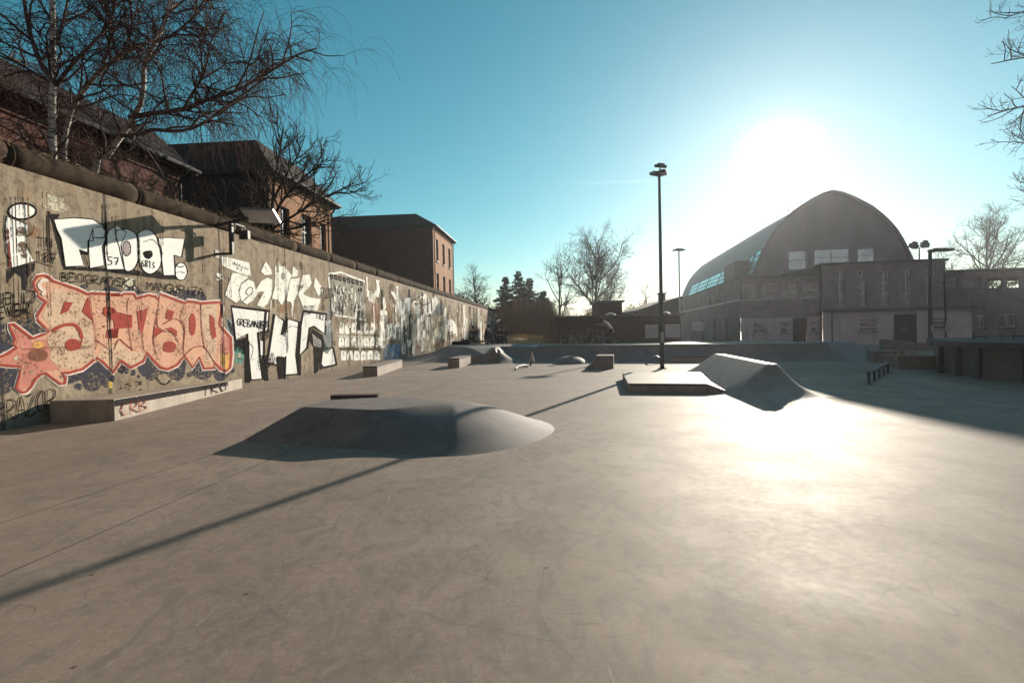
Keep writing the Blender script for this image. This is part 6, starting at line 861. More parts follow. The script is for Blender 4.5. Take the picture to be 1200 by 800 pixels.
# brick houses behind the wall, in the wall's own direction
def brick_house(name, label, u0, u1, d0, d1, eave, top, inset, rows, brick='warm_brick', end='roof_tile_and_shade'):  # end and back walls get a darker material, shade put into the colour
    t = thing(name, label, 'building', tuple(wl(u0, d0)), WROT); L, D = u1-u0, d0-d1   # local x along, +y away from the park
    holes = rows
    m = MB(); wall_holes(m, (0,0,0), (1,0,0), (0,-1,0), 0, L, 0, eave, holes, .22)
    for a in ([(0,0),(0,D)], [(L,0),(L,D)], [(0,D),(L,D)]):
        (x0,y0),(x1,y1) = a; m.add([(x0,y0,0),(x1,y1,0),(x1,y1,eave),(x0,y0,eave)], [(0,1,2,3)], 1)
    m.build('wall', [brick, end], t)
    for h in holes: window(t, (0,0,0), (1,0,0), (0,-1,0), h, 2, 3, 'dark_glass', 'dark_paint', .05, .15)
    o = .35; i = inset; m = MB()
    m.add([(-o,-o,eave),(L+o,-o,eave),(L+o,D+o,eave),(-o,D+o,eave),(-o,-o,eave+.18),(L+o,-o,eave+.18),(L+o,D+o,eave+.18),(-o,D+o,eave+.18),(i,i,top),(L-i,i,top),(L-i,D-i,top),(i,D-i,top)],
          [(3,2,1,0),(0,1,5,4),(1,2,6,5),(2,3,7,6),(3,0,4,7),(4,5,9,8),(5,6,10,9),(6,7,11,10),(7,4,8,11),(8,9,10,11)])
    rf = m.build('roof', 'roof_tile_and_shade', t)
    m = MB(); m.tube([(-o,-o-.07,eave+.12),(L+o,-o-.07,eave+.12)], .07, 8); m.build('gutter', 'dark_steel', t)
    for x in (.25, L-.25): m = MB(); m.tube([(x,-o-.07,eave+.08),(x,-.1,eave-.4),(x,-.1,0)], .05, 8); m.build('drainpipe', 'dark_steel', t)
    m = MB(); m.box((0,-.06,eave-.28),(L,0-.004,eave-.003)); m.build('cornice', brick, t)
    return t, rf
def arch_windows(L, n, z0, z1, w, s0=.8):
    return [(s0+(L-2*s0-w)*k/max(1,n-1), s0+(L-2*s0-w)*k/max(1,n-1)+w, z0, z1) for k in range(n)]
brick_house('brick_house', 'nearest brick house with dark roof, half hidden by birches behind the wall', -2, 18.4, -4.14, -15, 6.95, 8.15, .5, arch_windows(20.4, 6, 3.6, 6.0, 1.3), brick='red_brick')
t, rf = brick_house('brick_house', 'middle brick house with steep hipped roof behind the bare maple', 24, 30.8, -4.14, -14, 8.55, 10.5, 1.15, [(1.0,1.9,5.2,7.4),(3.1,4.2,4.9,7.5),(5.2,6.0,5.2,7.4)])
brick_house('brick_house', 'farthest tall brick house with narrow windows and low hipped roof', 56, 66.6, -4.14, -24, 12.3, 14.2, 2.3, [(1.3+3.3*k, 2.5+3.3*k, z0, z0+2.3) for k in range(3) for z0 in (5.4,9.0)], end='dark_brick')  # dark_brick end wall: its shade is painted into the brick colour
# ------------------------------------------------------------------ trees
class Tubes:
    """many thin tubes gathered into one mesh"""
    def __init__(s): s.V = []; s.F = []; s.n = 0
    def add(s, P, r0, r1, sides):
        P = np.asarray(P, float); n = len(P); T = np.gradient(P, axis=0); T /= (np.linalg.norm(T, axis=1, keepdims=True)+1e-9)
        ref = np.array([.3,.2,.93]) if abs(T[0] @ np.array([.3,.2,.93])) < .9 else np.array([1,0,.1])
        X = np.cross(T, ref); X /= (np.linalg.norm(X, axis=1, keepdims=True)+1e-9); Y = np.cross(X, T)
        r = np.linspace(r0, r1, n)[:,None,None]; a = np.arange(sides)*2*np.pi/sides
        ring = P[:,None,:]+r*(np.cos(a)[None,:,None]*X[:,None,:]+np.sin(a)[None,:,None]*Y[:,None,:])
        s.V.append(ring.reshape(-1,3)); i, k = np.meshgrid(np.arange(n-1), np.arange(sides), indexing='ij'); k2 = (k+1)%sides
        s.F.append((np.stack([i*sides+k, i*sides+k2, (i+1)*sides+k2, (i+1)*sides+k], -1).reshape(-1,4)+s.n)); s.n += n*sides
    def tri(s, A):
        """loose leaf faces: A is (n,4,3)"""
        n = len(A); s.V.append(A.reshape(-1,3)); s.F.append(np.arange(n*4).reshape(n,4)+s.n); s.n += n*4
    def build(s, name, mat, parent, smooth=True):
        V = np.concatenate(s.V).astype('f'); F = np.concatenate(s.F).astype('i'); me = bpy.data.meshes.new(name)
        me.vertices.add(len(V)); me.vertices.foreach_set('co', V.ravel()); me.loops.add(F.size); me.loops.foreach_set('vertex_index', F.ravel())
        me.polygons.add(len(F)); me.polygons.foreach_set('loop_start', np.arange(len(F))*4); me.polygons.foreach_set('loop_total', np.full(len(F), 4)); me.update(calc_edges=True)
        me.materials.append(MATS[mat]); 
        if smooth: me.polygons.foreach_set('use_smooth', [True]*len(F))
        o = bpy.data.objects.new(name, me); COL.objects.link(o); o.parent = parent; return o
def unit(v): return v/(np.linalg.norm(v)+1e-9)
def resample(P, step):
    P = np.asarray(P, float); n0 = len(P); out = []
    for i in range(n0-1):
        p0, p1, p2, p3 = P[max(i-1,0)], P[i], P[i+1], P[min(i+2,n0-1)]; k = max(2, int(np.linalg.norm(p2-p1)/step))
        for t in np.arange(k)/k: out.append(.5*((2*p1)+(-p0+p2)*t+(2*p0-5*p1+4*p2-p3)*t*t+(-p0+3*p1-3*p2+p3)*t**3))
    out.append(P[-1]); return np.array(out)
def walk(rg, p, d, L, n, wig, grav):
    P = [p]; st = L/n
    for i in range(n):
        d = unit(d+rg.normal(0, wig, 3)+np.array([0,0,grav])*(i+1)/n); p = p+d*st; P.append(p)
    return np.array(P)
def sprout(rg, big, fine, P, r0, r1, levels, lvl=0, start=.15):
    """grow side shoots from the polyline P"""
    if lvl >= len(levels): return
    L = levels[lvl]; seg = np.linalg.norm(np.diff(P, axis=0), axis=1); tot = seg.sum(); cum = np.concatenate([[0], np.cumsum(seg)])
    cnt = rg.poisson(L['per_m']*tot*(1-start)) if L['per_m'] else 0; cnt = max(cnt, L.get('min', 0))
    for _ in range(cnt):
        t = start+(1-start)*rg.random(); s = t*tot; i = min(len(seg)-1, int(np.searchsorted(cum, s)-1)); i = max(i, 0); f = (s-cum[i])/(seg[i]+1e-9); p = P[i]+(P[i+1]-P[i])*f
        d = unit(P[i+1]-P[i]); a = rg.normal(0, 1, 3); a = unit(a-d*(a@d)); ang = math.radians(rg.uniform(*L['ang'])); dr = unit(d*math.cos(ang)+a*math.sin(ang)+np.array([0,0,L.get('lift',0)]))
        ln = L['len']*rg.uniform(.55,1.25)*(1-.45*t) if L.get('taper', 1) else L['len']*rg.uniform(.5,1.3); rr = min((r0+(r1-r0)*t)*.7, L['r'])
        Q = walk(rg, p, dr, ln, L['n'], L['wig'], L['grav']); (fine if L.get('fine') else big).add(Q, rr, max(L['rmin'], rr*.3), L['sides'])
        sprout(rg, big, fine, Q, rr, rr*.3, levels, lvl+1, .1)
def limb_tree(name, label, limbs, levels, seed, bark, twig, group=None):
    base = limbs[0][1][0]; t = thing(name, label, 'tree', (base[0], base[1], 0), 0, group); rg = np.random.default_rng(seed); o = np.array([base[0], base[1], 0])
    trunk, big, fine = Tubes(), Tubes(), Tubes()
    for k, pts, r0, r1 in limbs:
        P = np.array(pts)-o
        if k == 't': P = np.vstack([[P[0][0], P[0][1], -.1], P])
        P = resample(P, .3); P = P+np.cumsum(rg.normal(0, .012, P.shape), axis=0)*np.linspace(0,1,len(P))[:,None]
        (trunk if k == 't' else big).add(P, r0*(.85 if k == 't' else .7), r1*.7, 9); sprout(rg, big, fine, P, r0, r1, levels, 0, .3 if k == 't' else .12)
    trunk.build('trunk', bark, t); big.build('limbs', 'birch_limb' if bark == 'birch_bark' else bark, t); fine.build('crown', twig, t); return t
# limb lines in metres: kind, points, thick and thin radius
LIMBS = {
 'birch_a': [
  ('t', [(-9.43,11.4,4.62),(-9.43,11.4,5.77),(-9.37,11.4,6.99),(-9.35,11.4,8.04),(-9.42,11.5,9.51),(-9.41,11.6,11.16)], 0.13, 0.05),
  (None, [(-9.39,11.4,6.78),(-9.54,11.3,7.04),(-9.65,11.2,7.59),(-9.67,11.1,8.22),(-9.72,11.0,9.17)], 0.08, 0.03),
  (None, [(-9.46,11.4,6.73),(-9.86,11.5,6.96),(-10.48,11.7,7.34),(-11.38,12.0,7.87)], 0.05, 0.02),
  (None, [(-9.33,11.4,6.64),(-8.82,11.2,6.97),(-8.22,11.0,7.29),(-7.72,10.8,7.67),(-7.38,10.6,8.52)], 0.06, 0.02),
  (None, [(-9.36,11.4,7.34),(-9.42,11.7,7.95),(-9.5,12.0,8.66),(-9.41,12.3,10.06)], 0.05, 0.02),
 ],
 'birch_b': [
  ('t', [(-9.93,12.2,5.13),(-9.74,12.2,6.45),(-9.26,12.1,6.99),(-8.8,12.0,7.36),(-8.25,11.9,7.61),(-7.94,11.9,7.75),(-7.38,11.7,8.0),(-6.96,11.5,8.76)], 0.12, 0.04),
  (None, [(-8.8,12.0,7.36),(-8.68,12.0,7.64),(-8.66,12.1,8.15),(-8.67,12.2,8.86),(-8.66,12.3,9.67)], 0.06, 0.02),
  (None, [(-9.26,12.1,6.99),(-8.67,11.8,6.81),(-7.91,11.5,6.66),(-7.27,11.2,6.6)], 0.04, 0.015),
  (None, [(-8.25,11.9,7.61),(-8.26,12.2,8.29),(-8.47,12.4,8.98),(-8.62,12.6,9.87)], 0.05, 0.02),
 ],
 'birch_c': [
  ('t', [(-9.62,12.6,4.95),(-9.31,12.6,5.53),(-8.94,12.6,6.05),(-8.65,12.6,6.43),(-8.49,12.6,6.74),(-8.41,12.6,7.26),(-8.34,12.6,7.7),(-8.03,12.5,8.07),(-7.72,12.4,8.54),(-7.52,12.3,9.27)], 0.13, 0.05),
  (None, [(-8.65,12.6,6.43),(-8.04,12.5,6.48),(-7.3,12.4,6.52),(-6.66,12.3,6.69),(-6.04,12.2,6.79),(-5.46,12.0,6.93),(-4.82,11.8,7.13),(-4.33,11.6,7.24),(-3.9,11.4,7.27)], 0.085, 0.02),
  (None, [(-8.46,12.7,6.07),(-8.22,12.7,6.19),(-7.72,12.6,6.12),(-7.18,12.5,6.13),(-6.67,12.3,6.27),(-6.18,12.1,6.48),(-5.61,11.9,6.7),(-4.96,11.7,6.96)], 0.07, 0.02),
  (None, [(-8.94,12.6,6.05),(-8.61,12.6,6.0),(-8.46,12.7,6.07)], 0.07, 0.06),
  (None, [(-8.34,12.6,7.7),(-8.62,12.8,8.14),(-8.95,13.0,8.55),(-9.11,13.2,9.17),(-9.35,13.4,10.0)], 0.05, 0.02),
  (None, [(-8.03,12.5,8.07),(-7.48,12.3,8.1),(-6.87,12.1,8.39),(-6.38,11.9,8.82)], 0.05, 0.02),
  (None, [(-7.3,12.4,6.52),(-6.98,12.2,6.77),(-6.57,12.0,7.13),(-6.3,11.8,7.67),(-5.87,11.6,8.18)], 0.045, 0.015),
  (None, [(-6.04,12.2,6.79),(-5.64,12.0,7.21),(-5.35,11.8,7.65),(-5.06,11.6,8.16)], 0.04, 0.012),
  (None, [(-7.72,12.4,8.54),(-7.34,12.6,9.07),(-6.75,12.8,9.77)], 0.05, 0.02),
 ],
 'maple': [
  ('t', [(-9.15,21.0,4.77),(-9.16,21.0,5.69),(-9.1,21.0,6.56),(-8.95,21.0,7.54),(-8.76,21.0,8.51),(-8.64,21.0,9.31)], 0.14, 0.03),
  (None, [(-9.13,21.0,5.68),(-8.7,20.8,6.35),(-8.05,20.6,6.99),(-7.32,20.4,7.49),(-6.61,20.2,7.88)], 0.09, 0.02),
  (None, [(-9.12,21.0,6.08),(-9.51,21.2,6.85),(-9.68,21.4,7.66),(-9.5,21.6,8.89)], 0.08, 0.02),
  (None, [(-9.1,21.0,5.49),(-8.28,20.7,5.83),(-7.26,20.4,6.29),(-6.14,20.1,6.69),(-5.3,19.9,6.84)], 0.08, 0.02),
  (None, [(-9.11,21.0,6.4),(-8.6,21.2,7.59),(-8.12,21.3,8.43),(-7.88,21.4,9.18)], 0.08, 0.02),
  (None, [(-9.14,21.0,5.36),(-8.41,20.6,5.34),(-7.34,20.3,5.51),(-6.17,20.1,5.67)], 0.06, 0.02),
  (None, [(-9.16,21.0,5.69),(-9.8,21.2,6.13),(-10.18,21.5,7.04)], 0.06, 0.02),
 ],
 'edge': [
  ('t', [(20.51,16.0,0.16),(20.45,16.0,3.16),(20.37,16.0,5.65),(20.24,16.0,8.12),(19.99,16.0,10.58),(19.87,16.0,13.02)], 0.22, 0.08),
  (None, [(20.42,16.0,6.14),(18.17,15.5,7.22),(16.17,15.2,8.07),(14.56,15.0,8.59),(12.99,14.8,8.36)], 0.1, 0.015),
  (None, [(20.42,16.0,5.15),(18.28,15.8,6.12),(16.35,15.6,6.81),(14.8,15.5,7.4),(13.39,15.4,7.15)], 0.1, 0.015),
  (None, [(20.3,16.0,7.38),(18.28,15.8,8.8),(16.25,15.5,9.52),(14.52,15.2,9.86),(13.52,15.0,9.53)], 0.09, 0.015),
  (None, [(20.43,16.0,4.65),(18.99,16.2,5.36),(17.44,16.4,6.07),(16.14,16.5,6.64),(15.2,16.6,6.82)], 0.08, 0.015),
  (None, [(20.43,16.0,4.16),(18.04,15.6,4.61),(15.9,15.4,4.96),(14.39,15.2,5.01)], 0.07, 0.015),
  (None, [(20.24,16.0,9.1),(18.28,15.8,10.49),(16.25,15.5,11.3),(14.11,15.0,11.47)], 0.09, 0.02),
 ],
}
bl = [dict(per_m=3.2,len=1.7,ang=(30,70),r=.030,rmin=.007,n=7,wig=.16,grav=-.05,lift=.25,sides=5),
      dict(per_m=4.8,len=1.0,ang=(30,80),r=.011,rmin=.0045,n=6,wig=.15,grav=-.35,sides=4,fine=1),
      dict(per_m=12.5,len=.75,ang=(20,80),r=.0055,rmin=.0032,n=5,wig=.2,grav=-.5,sides=3,fine=1,taper=0)]
gp_ = 'birches behind the wall'
limb_tree('birch_tree', 'upright white barked birch nearest the left edge behind the wall', LIMBS['birch_a'], bl, 11, 'birch_bark', 'birch_twig', gp_)
limb_tree('birch_tree', 'leaning birch with forked pale limb behind the wall, second from left', LIMBS['birch_b'], bl, 12, 'birch_bark', 'birch_twig', gp_)
limb_tree('birch_tree', 'birch with long drooping limbs reaching out over the wall to the right', LIMBS['birch_c'], bl, 13, 'birch_bark', 'birch_twig', gp_)
ml = [dict(per_m=4.2,len=1.8,ang=(25,60),r=.04,rmin=.010,n=7,wig=.15,grav=.16,lift=.2,sides=5),
      dict(per_m=5.5,len=.9,ang=(25,65),r=.016,rmin=.007,n=5,wig=.16,grav=.2,sides=4,fine=1),
      dict(per_m=6,len=.4,ang=(25,65),r=.009,rmin=.006,n=4,wig=.16,grav=.2,sides=3,fine=1)]
limb_tree('bare_tree', 'leafless dark spreading tree in front of the middle brick house', LIMBS['maple'], ml, 21, 'dark_bark', 'grey_twig')
el = [dict(per_m=6.0,len=1.3,ang=(25,60),r=.03,rmin=.009,n=6,wig=.18,grav=.12,sides=5),
      dict(per_m=7.5,len=.65,ang=(25,65),r=.013,rmin=.006,n=5,wig=.18,grav=.15,sides=4,fine=1),
      dict(per_m=8,len=.3,ang=(25,70),r=.008,rmin=.005,n=4,wig=.18,grav=.2,sides=3,fine=1)]
limb_tree('bare_tree', 'bare tree whose twiggy limbs reach in from the right edge of the picture', LIMBS['edge'], el, 31, 'dark_bark', 'grey_twig')
def bare_tree(label, x, y, h, spread, seed, z0=0., bark='dark_bark', twig='grey_twig', nl=9, dens=1., rmin=.012, first=.22, name='bare_tree', group='bare trees far behind'):
    t = thing(name, label, 'tree', (x,y,z0), 0, group); rg = np.random.default_rng(seed); trunk, big, fine = Tubes(), Tubes(), Tubes()
    P = walk(rg, np.array([0,0,-.2]), np.array([0,0,1.]), h*.8, 10, .045, .1); trunk.add(P, h*.019, h*.004, 8)
    lv = [dict(per_m=22/h*dens,len=h*.24,ang=(25,60),r=h*.006,rmin=rmin,n=6,wig=.15,grav=.12,sides=4),
          dict(per_m=30/h*dens*1.2,len=h*.13,ang=(25,65),r=h*.0020,rmin=rmin*.62,n=5,wig=.16,grav=.12,sides=3,fine=1),
          dict(per_m=42/h*dens*1.4,len=h*.06,ang=(25,65),r=h*.0013,rmin=rmin*.5,n=3,wig=.16,grav=.1,sides=3,fine=1)]
    for k in range(nl):
        f = first+(1-first)*(k+.5)/nl*.95; i = min(9, int(f*10)); p = P[i]+(P[i+1]-P[i])*(f*10-i); az = k*2.4+rg.uniform(-.5,.5); el_ = math.radians(rg.uniform(30,60)+f*18)
        d = np.array([math.cos(az)*math.cos(el_), math.sin(az)*math.cos(el_), math.sin(el_)]); L = spread*rg.uniform(.85,1.15)*(1.15-.55*f)
        Q = walk(rg, p, d, L, 8, .10, .16); r = h*.010*(1.1-f*.6); big.add(Q, r, r*.25, 6); sprout(rg, big, fine, Q, r, r*.25, lv, 0, .15)
    sprout(rg, big, fine, P, h*.012, h*.004, lv, 0, .45)
    trunk.build('trunk', bark, t); big.build('limbs', bark, t); fine.build('crown', twig, t); return t
bare_tree('tallest bare tree, wide and round crowned, standing behind the brick garage', 9.4, 60, 11.9, 6.2, 41, nl=13, dens=1.25, rmin=.016, first=.18)
bare_tree('slender pale bare tree left of the tallest bare tree', 5.3, 62, 10.2, 5.0, 42, nl=9, dens=.9, rmin=.013)
bare_tree('thin wispy bare tree showing above the far end of the painted wall', -5.6, 86, 12.6, 3.6, 43, nl=9, dens=.9, rmin=.018, first=.35)
bare_tree('small bare tree in the gap between the lamp poles', 17.6, 72, 7.6, 3.2, 44, nl=8, dens=.8, rmin=.014)
bare_tree('large bare tree with rounded crown behind the right wing roof', 66, 76, 16.2, 8.2, 45, nl=14, dens=1.2, rmin=.022, first=.2)
bare_tree('smaller bare tree between the twin floodlights and the large right tree', 55, 78, 11.6, 5., 46, nl=10, dens=1., rmin=.018)
bare_tree('short bare tree tucked beside the twin floodlight mast', 43.5, 74, 10, 3.6, 47, nl=8, dens=.9, rmin=.018)
def leafy(rg, c, R, n, size, slim=False):
    """n small leaf faces scattered in clumps through an ellipsoid"""
    c = np.array(c, float); R = np.array(R, float); k = max(6, n//110); cl = rg.normal(0, 1, (k,3)); cl = cl/np.linalg.norm(cl, axis=1, keepdims=True)*rg.random((k,1))**.45*.92
    p = cl[rg.integers(0, k, n)]+rg.normal(0, .14, (n,3)); p = c+p*R
    a = rg.normal(0, 1, (n,3)); a /= np.linalg.norm(a, axis=1, keepdims=True); b = np.cross(a, rg.normal(0, 1, (n,3))); b /= np.linalg.norm(b, axis=1, keepdims=True)
    s = size*rg.uniform(.5,1.3,(n,1))
    if slim: a = a+np.array([0,0,1.2]); a /= np.linalg.norm(a, axis=1, keepdims=True); a = a*3.2; b = b*.32
    return np.stack([p-a*s, p+b*s*.5, p+a*s, p-b*s*.5], 1)
def spruce(label, x, y, h, r, seed, mat='spruce_needle'):
    t = thing('spruce_tree', label, 'tree', (x,y,0), 0, 'spruces beyond the wall'); rg = np.random.default_rng(seed); tr, cr = Tubes(), Tubes()
    tr.add([(0,0,-.2),(0,0,h*.5),(0,0,h)], h*.022, .02, 7); z = h*.06
    leaves = []
    while z < h*.99:
        f = z/h; L = r*(1-f)**.85*rg.uniform(.75,1.1)+.12; nb_ = int(6+5*(1-f))
        for k in range(nb_):
            a = rg.uniform(0, 6.283); l = L*rg.uniform(.7,1.15); d = np.array([math.cos(a), math.sin(a), .12-.1*(1-f)]); Q = walk(rg, np.array([0,0,z]), d, l, 5, .06, -.16+.28*f); cr.add(Q, .03*(1-f)+.012, .01, 3)
            n = int(14+46*l/r); q = Q[rg.integers(1, 6, n)]-(Q[1]-Q[0])*rg.random((n,1)); dn = unit(Q[-1]-Q[0]); side = np.cross(dn, [0,0,1.])
            tip = q+dn*rg.uniform(.05,.28,(n,1))+side*rg.normal(0,.22,(n,1))*l**.5+np.array([0,0,-1])*rg.uniform(.02,.34,(n,1)); w = rg.normal(0,.055,(n,3))
            leaves.append(np.stack([q-w, q+w, tip+w*.3, tip-w*.3], 1))
        z += h*.028*rg.uniform(.8,1.25)
    cr.tri(np.concatenate(leaves)); tr.build('trunk', 'dark_bark', t); cr.build('crown', mat, t, False); return t
spruce('narrow dark spruce at the left of the spruce group', -.7, 74, 8.9, 3.1, 51)
spruce('tallest dark spruce in the middle of the spruce group', 1.1, 77, 10.0, 3.5, 52)
spruce('brownish spruce right of the tallest one', 2.7, 79, 9.3, 3.3, 53, 'spruce_brown')
spruce('lowest spruce at the right of the spruce group', 4.3, 73, 6.9, 2.8, 54)
def bush(label, x, y, R, h, n, seed, mat, size=.09, z0=0., name='bush', group='bushes beyond the skatepark', stems=26, leaf=1.):
    t = thing(name, label, 'bush', (x,y,z0), 0, group); rg = np.random.default_rng(seed); st, lf = Tubes(), Tubes()
    for k in range(stems):
        a = rg.uniform(0, 6.283); rr = rg.uniform(0,.5)*R; p = np.array([math.cos(a)*rr, math.sin(a)*rr, -.1]); d = np.array([math.cos(a)*.35*rg.random()*R/h*2, math.sin(a)*.35*rg.random(), 1.])
        Q = walk(rg, p, d, h*rg.uniform(.7,1.05), 7, .09, .02); st.add(Q, .035, .01, 4)
        sprout(rg, st, lf, Q, .03, .01, [dict(per_m=5,len=h*.28,ang=(20,55),r=.014,rmin=.008,n=5,wig=.15,grav=.05,sides=3,fine=1),dict(per_m=6,len=h*.12,ang=(20,60),r=.009,rmin=.006,n=3,wig=.15,grav=.05,sides=3,fine=1)], 0, .2)
    if leaf: lf.tri(leafy(rg, (0,0,h*.52), (R,R,h*.52), n, size, mat in ('brown_twig', 'grey_twig')))
    st.build('stems', 'brown_twig', t); lf.build('crown', mat, t, False); return t
bush('big soft brown bush on the grass bank in front of the spruces', 3.0, 55, 3.0, 3.9, 12000, 61, 'brown_twig', .07, .7)
bush('olive brown bush left of the big brown bush at the end of the wall', .6, 62, 2.4, 4.4, 5000, 62, 'brown_twig', .08, .6)
bush('russet leaved bush below the tallest bare tree', 8.6, 54, 2.4, 3.6, 5200, 63, 'russet_leaf', .08)
bush('russet bush right of the tallest bare tree trunk', 12.2, 55, 2.4, 4.0, 4500, 64, 'russet_leaf', .08)
bush('low dark bush against the left end of the brick garage', 3.9, 42, 2.0, 2.9, 5000, 65, 'brown_twig', .07)
bush('brown bush behind the square brick block', 12.6, 52, 2.4, 3.2, 4200, 66, 'brown_twig', .08)
bush('dark evergreen thicket behind the far end of the wall', -7.2, 78, 3.6, 7.0, 9000, 67, 'evergreen_leaf', .16)
bush('dark evergreen bush left of the narrow spruce', -3.6, 82, 2.6, 5.6, 6000, 68, 'evergreen_leaf', .15)
bush('ivy dark bush leaning on the back of the wall below the farthest house', -9.3, 62, 2.0, 6.2, 6000, 69, 'evergreen_leaf', .14)
bush('dark shrub behind the wall between the maple and the farthest house', -10.2, 38, 1.6, 5.6, 5000, 70, 'evergreen_leaf', .12)
for i, (u, d, hh, R, lb_) in enumerate(((9.5,-2.6,5.4,1.5,'dark leafless shrub under the upright birch by the left edge'),(13.2,-2.9,5.6,1.6,'dark leafless shrub at the foot of the far reaching birch'),(17.0,-2.8,5.9,1.6,'dark leafless shrub at the corner of the nearest brick house'),(20.6,-3.2,5.6,1.4,'dark leafless shrub left of the bare maple'))):
    q = wl(u, d); bush(lb_, q.x, q.y, R, hh, 2600, 90+i, 'grey_twig', .05, stems=20, group='shrubs close behind the wall')
rgz = np.random.default_rng(5)
m = Tubes()
for k in range(1500):
    x = rgz.uniform(-160, 200); y = rgz.uniform(135, 190); h = rgz.uniform(2.5, 7.5)
    for j in range(5): m.add(walk(rgz, np.array([x,y,0]), unit(rgz.normal(0,.35,3)+np.array([0,0,1.])), h, 4, .2, .05), .14, .04, 3)
o = m.build('treeline', 'grey_twig', None); tag(o, 'distant low belt of bare trees along the horizon', 'treeline', kind='stuff')
# ------------------------------------------------------------------ people
def skin_mesh(name, verts, edges, rad, mats, assign, parent, sub=2, root=0):
    me = bpy.data.meshes.new(name); me.from_pydata([tuple(v) for v in verts], edges, []); o = bpy.data.objects.new(name, me); COL.objects.link(o)
    sk = o.modifiers.new('skin', 'SKIN'); sk.use_smooth_shade = True; o.modifiers.new('sub', 'SUBSURF').levels = sub
    for i, r in enumerate(rad):
        r = r if isinstance(r, tuple) else (r, r); me.skin_vertices[0].data[i].radius = r
    me.skin_vertices[0].data[root].use_root = True
    dg = bpy.context.evaluated_depsgraph_get(); ev = o.evaluated_get(dg); nm = bpy.data.meshes.new_from_object(ev); o.modifiers.clear(); o.data = nm; bpy.data.meshes.remove(me)
    nm.materials.clear()
    for q in mats: nm.materials.append(MATS[q])
    V = np.array([v for v in verts])
    for p in nm.polygons:
        c = np.array(p.center); p.material_index = assign(int(np.argmin(((V-c)**2).sum(1)))); p.use_smooth = True
    o.name = name; o.parent = parent; return o
def person(label, J, loc, rz, top, legs_m, hair='hair_brown', scale=1., hood=False):
    """J: joint positions (x right, y forward, z up) of one posed body"""
    t = thing('person', label, 'person', loc, rz); t.scale = (scale,)*3
    V = []; E = []; Rd = []; G = []
    def add(p, r, g, par=None):
        V.append(np.array(p, float)); Rd.append(r); G.append(g)
        if par is not None: E.append((par, len(V)-1))
        return len(V)-1
    def lerp(a, b, f): return np.array(a)*(1-f)+np.array(b)*f
    pel = add(J['pelvis'], (.155,.12), 'l'); wa = add(lerp(J['pelvis'], J['chest'], .45), (.14,.105), 't', pel); ch = add(J['chest'], (.175,.12), 't', wa)
    nk = add(J['neck'], .06, 's', ch); hc = np.array(J['head']); jaw = add(lerp(J['neck'], hc, .45), .062, 's', nk); hd = add(hc, (.085,.10), 's', jaw); cr_ = add(hc+unit(hc-np.array(J['neck']))*.085, .062, 's', hd)
    for s in ('L', 'R'):
        sh = add(J['sh'+s], .07, 't', ch); me_ = add(lerp(J['sh'+s], J['el'+s], .5), .055, 't', sh); el_ = add(J['el'+s], .046, 't', me_); fo = add(lerp(J['el'+s], J['wr'+s], .5), .042, 't', el_); wr = add(J['wr'+s], .03, 's', fo)
        d = unit(np.array(J['wr'+s])-np.array(J['el'+s])); pa = add(np.array(J['wr'+s])+d*.07, (.038,.022), 's', wr); sd_ = unit(np.cross(d, [0.2,.1,1.])); dn = unit(np.cross(sd_, d))
        for k, L in zip((-1.5,-.5,.5,1.5), (.065,.08,.085,.07)):
            a = add(np.array(J['wr'+s])+d*.105+sd_*.017*k, .0095, 's', pa); b = add(V[a]+d*L*.5-dn*.012, .0085, 's', a); add(V[b]+d*L*.35-dn*.03, .007, 's', b)
        th = add(np.array(J['wr'+s])+d*.04+sd_*.045, .011, 's', wr); add(V[th]+d*.04+sd_*.012-dn*.01, .009, 's', th)
        hp_ = add(J['hip'+s], .095, 'l', pel); mt = add(lerp(J['hip'+s], J['kn'+s], .5), .082, 'l', hp_); kn = add(J['kn'+s], .06, 'l', mt); ca = add(lerp(J['kn'+s], J['an'+s], .4), .056, 'l', kn); an = add(J['an'+s], .042, 'l', ca)
        he = add(np.array(J['an'+s])+np.array([0,-.01,-.04]), .042, 'b', an); add(np.array(J['to'+s]), .036, 'b', he)
    mats = ['skin', top, legs_m, 'black_cloth']; key = {'s':0,'t':1,'l':2,'b':3}
    skin_mesh('body', V, E, Rd, mats, lambda i: key[G[i]], t)
    # hair cap, ears, nose, eyes
    up = unit(hc-np.array(J['neck'])); fw = np.array(J.get('face', (0,1,0)), float); fw = unit(fw-up*(fw@up)); rt_ = np.cross(fw, up)
    m = MB(); bmh = bmesh.new(); bmesh.ops.create_icosphere(bmh, subdivisions=3, radius=1)
    vs = []; 
    for v in bmh.verts:
        n_ = np.array(v.co); r = np.array([.098,.115,.118]); k = 1.0
        if n_[1] > .45 and n_[2] < .35: k = .78
        if n_[2] < -.35 and not hood: k = .8
        vs.append(hc+up*.022+(rt_*n_[0]*r[0]+fw*n_[1]*r[1]+up*n_[2]*r[2])*k*(1+.04*math.sin(n_[0]*17+n_[1]*13+n_[2]*11)))
    m.add(vs, [[v.index for v in f.verts] for f in bmh.faces]); bmh.free(); m.build('hood' if hood else 'hair', top if hood else hair, t, True)
    m = MB()
    m.tube([hc+fw*.085+up*.02, hc+fw*.118-up*.018, hc+fw*.09-up*.025], [.009,.014,.008], 6); m.build('nose', 'skin', t, True)
    for s in (-1,1):
        m = MB(); m.tube([hc+fw*.09+rt_*.033*s+up*.014, hc+fw*.099+rt_*.033*s+up*.014], .009, 8); m.build('eye', 'black_cloth', t, True)
        m = MB(); m.tube([hc+rt_*.088*s+up*.02, hc+rt_*.104*s-fw*.012+up*.0, hc+rt_*.092*s-up*.03], [.012,.016,.01], 6); m.build('ear', 'skin', t, True)
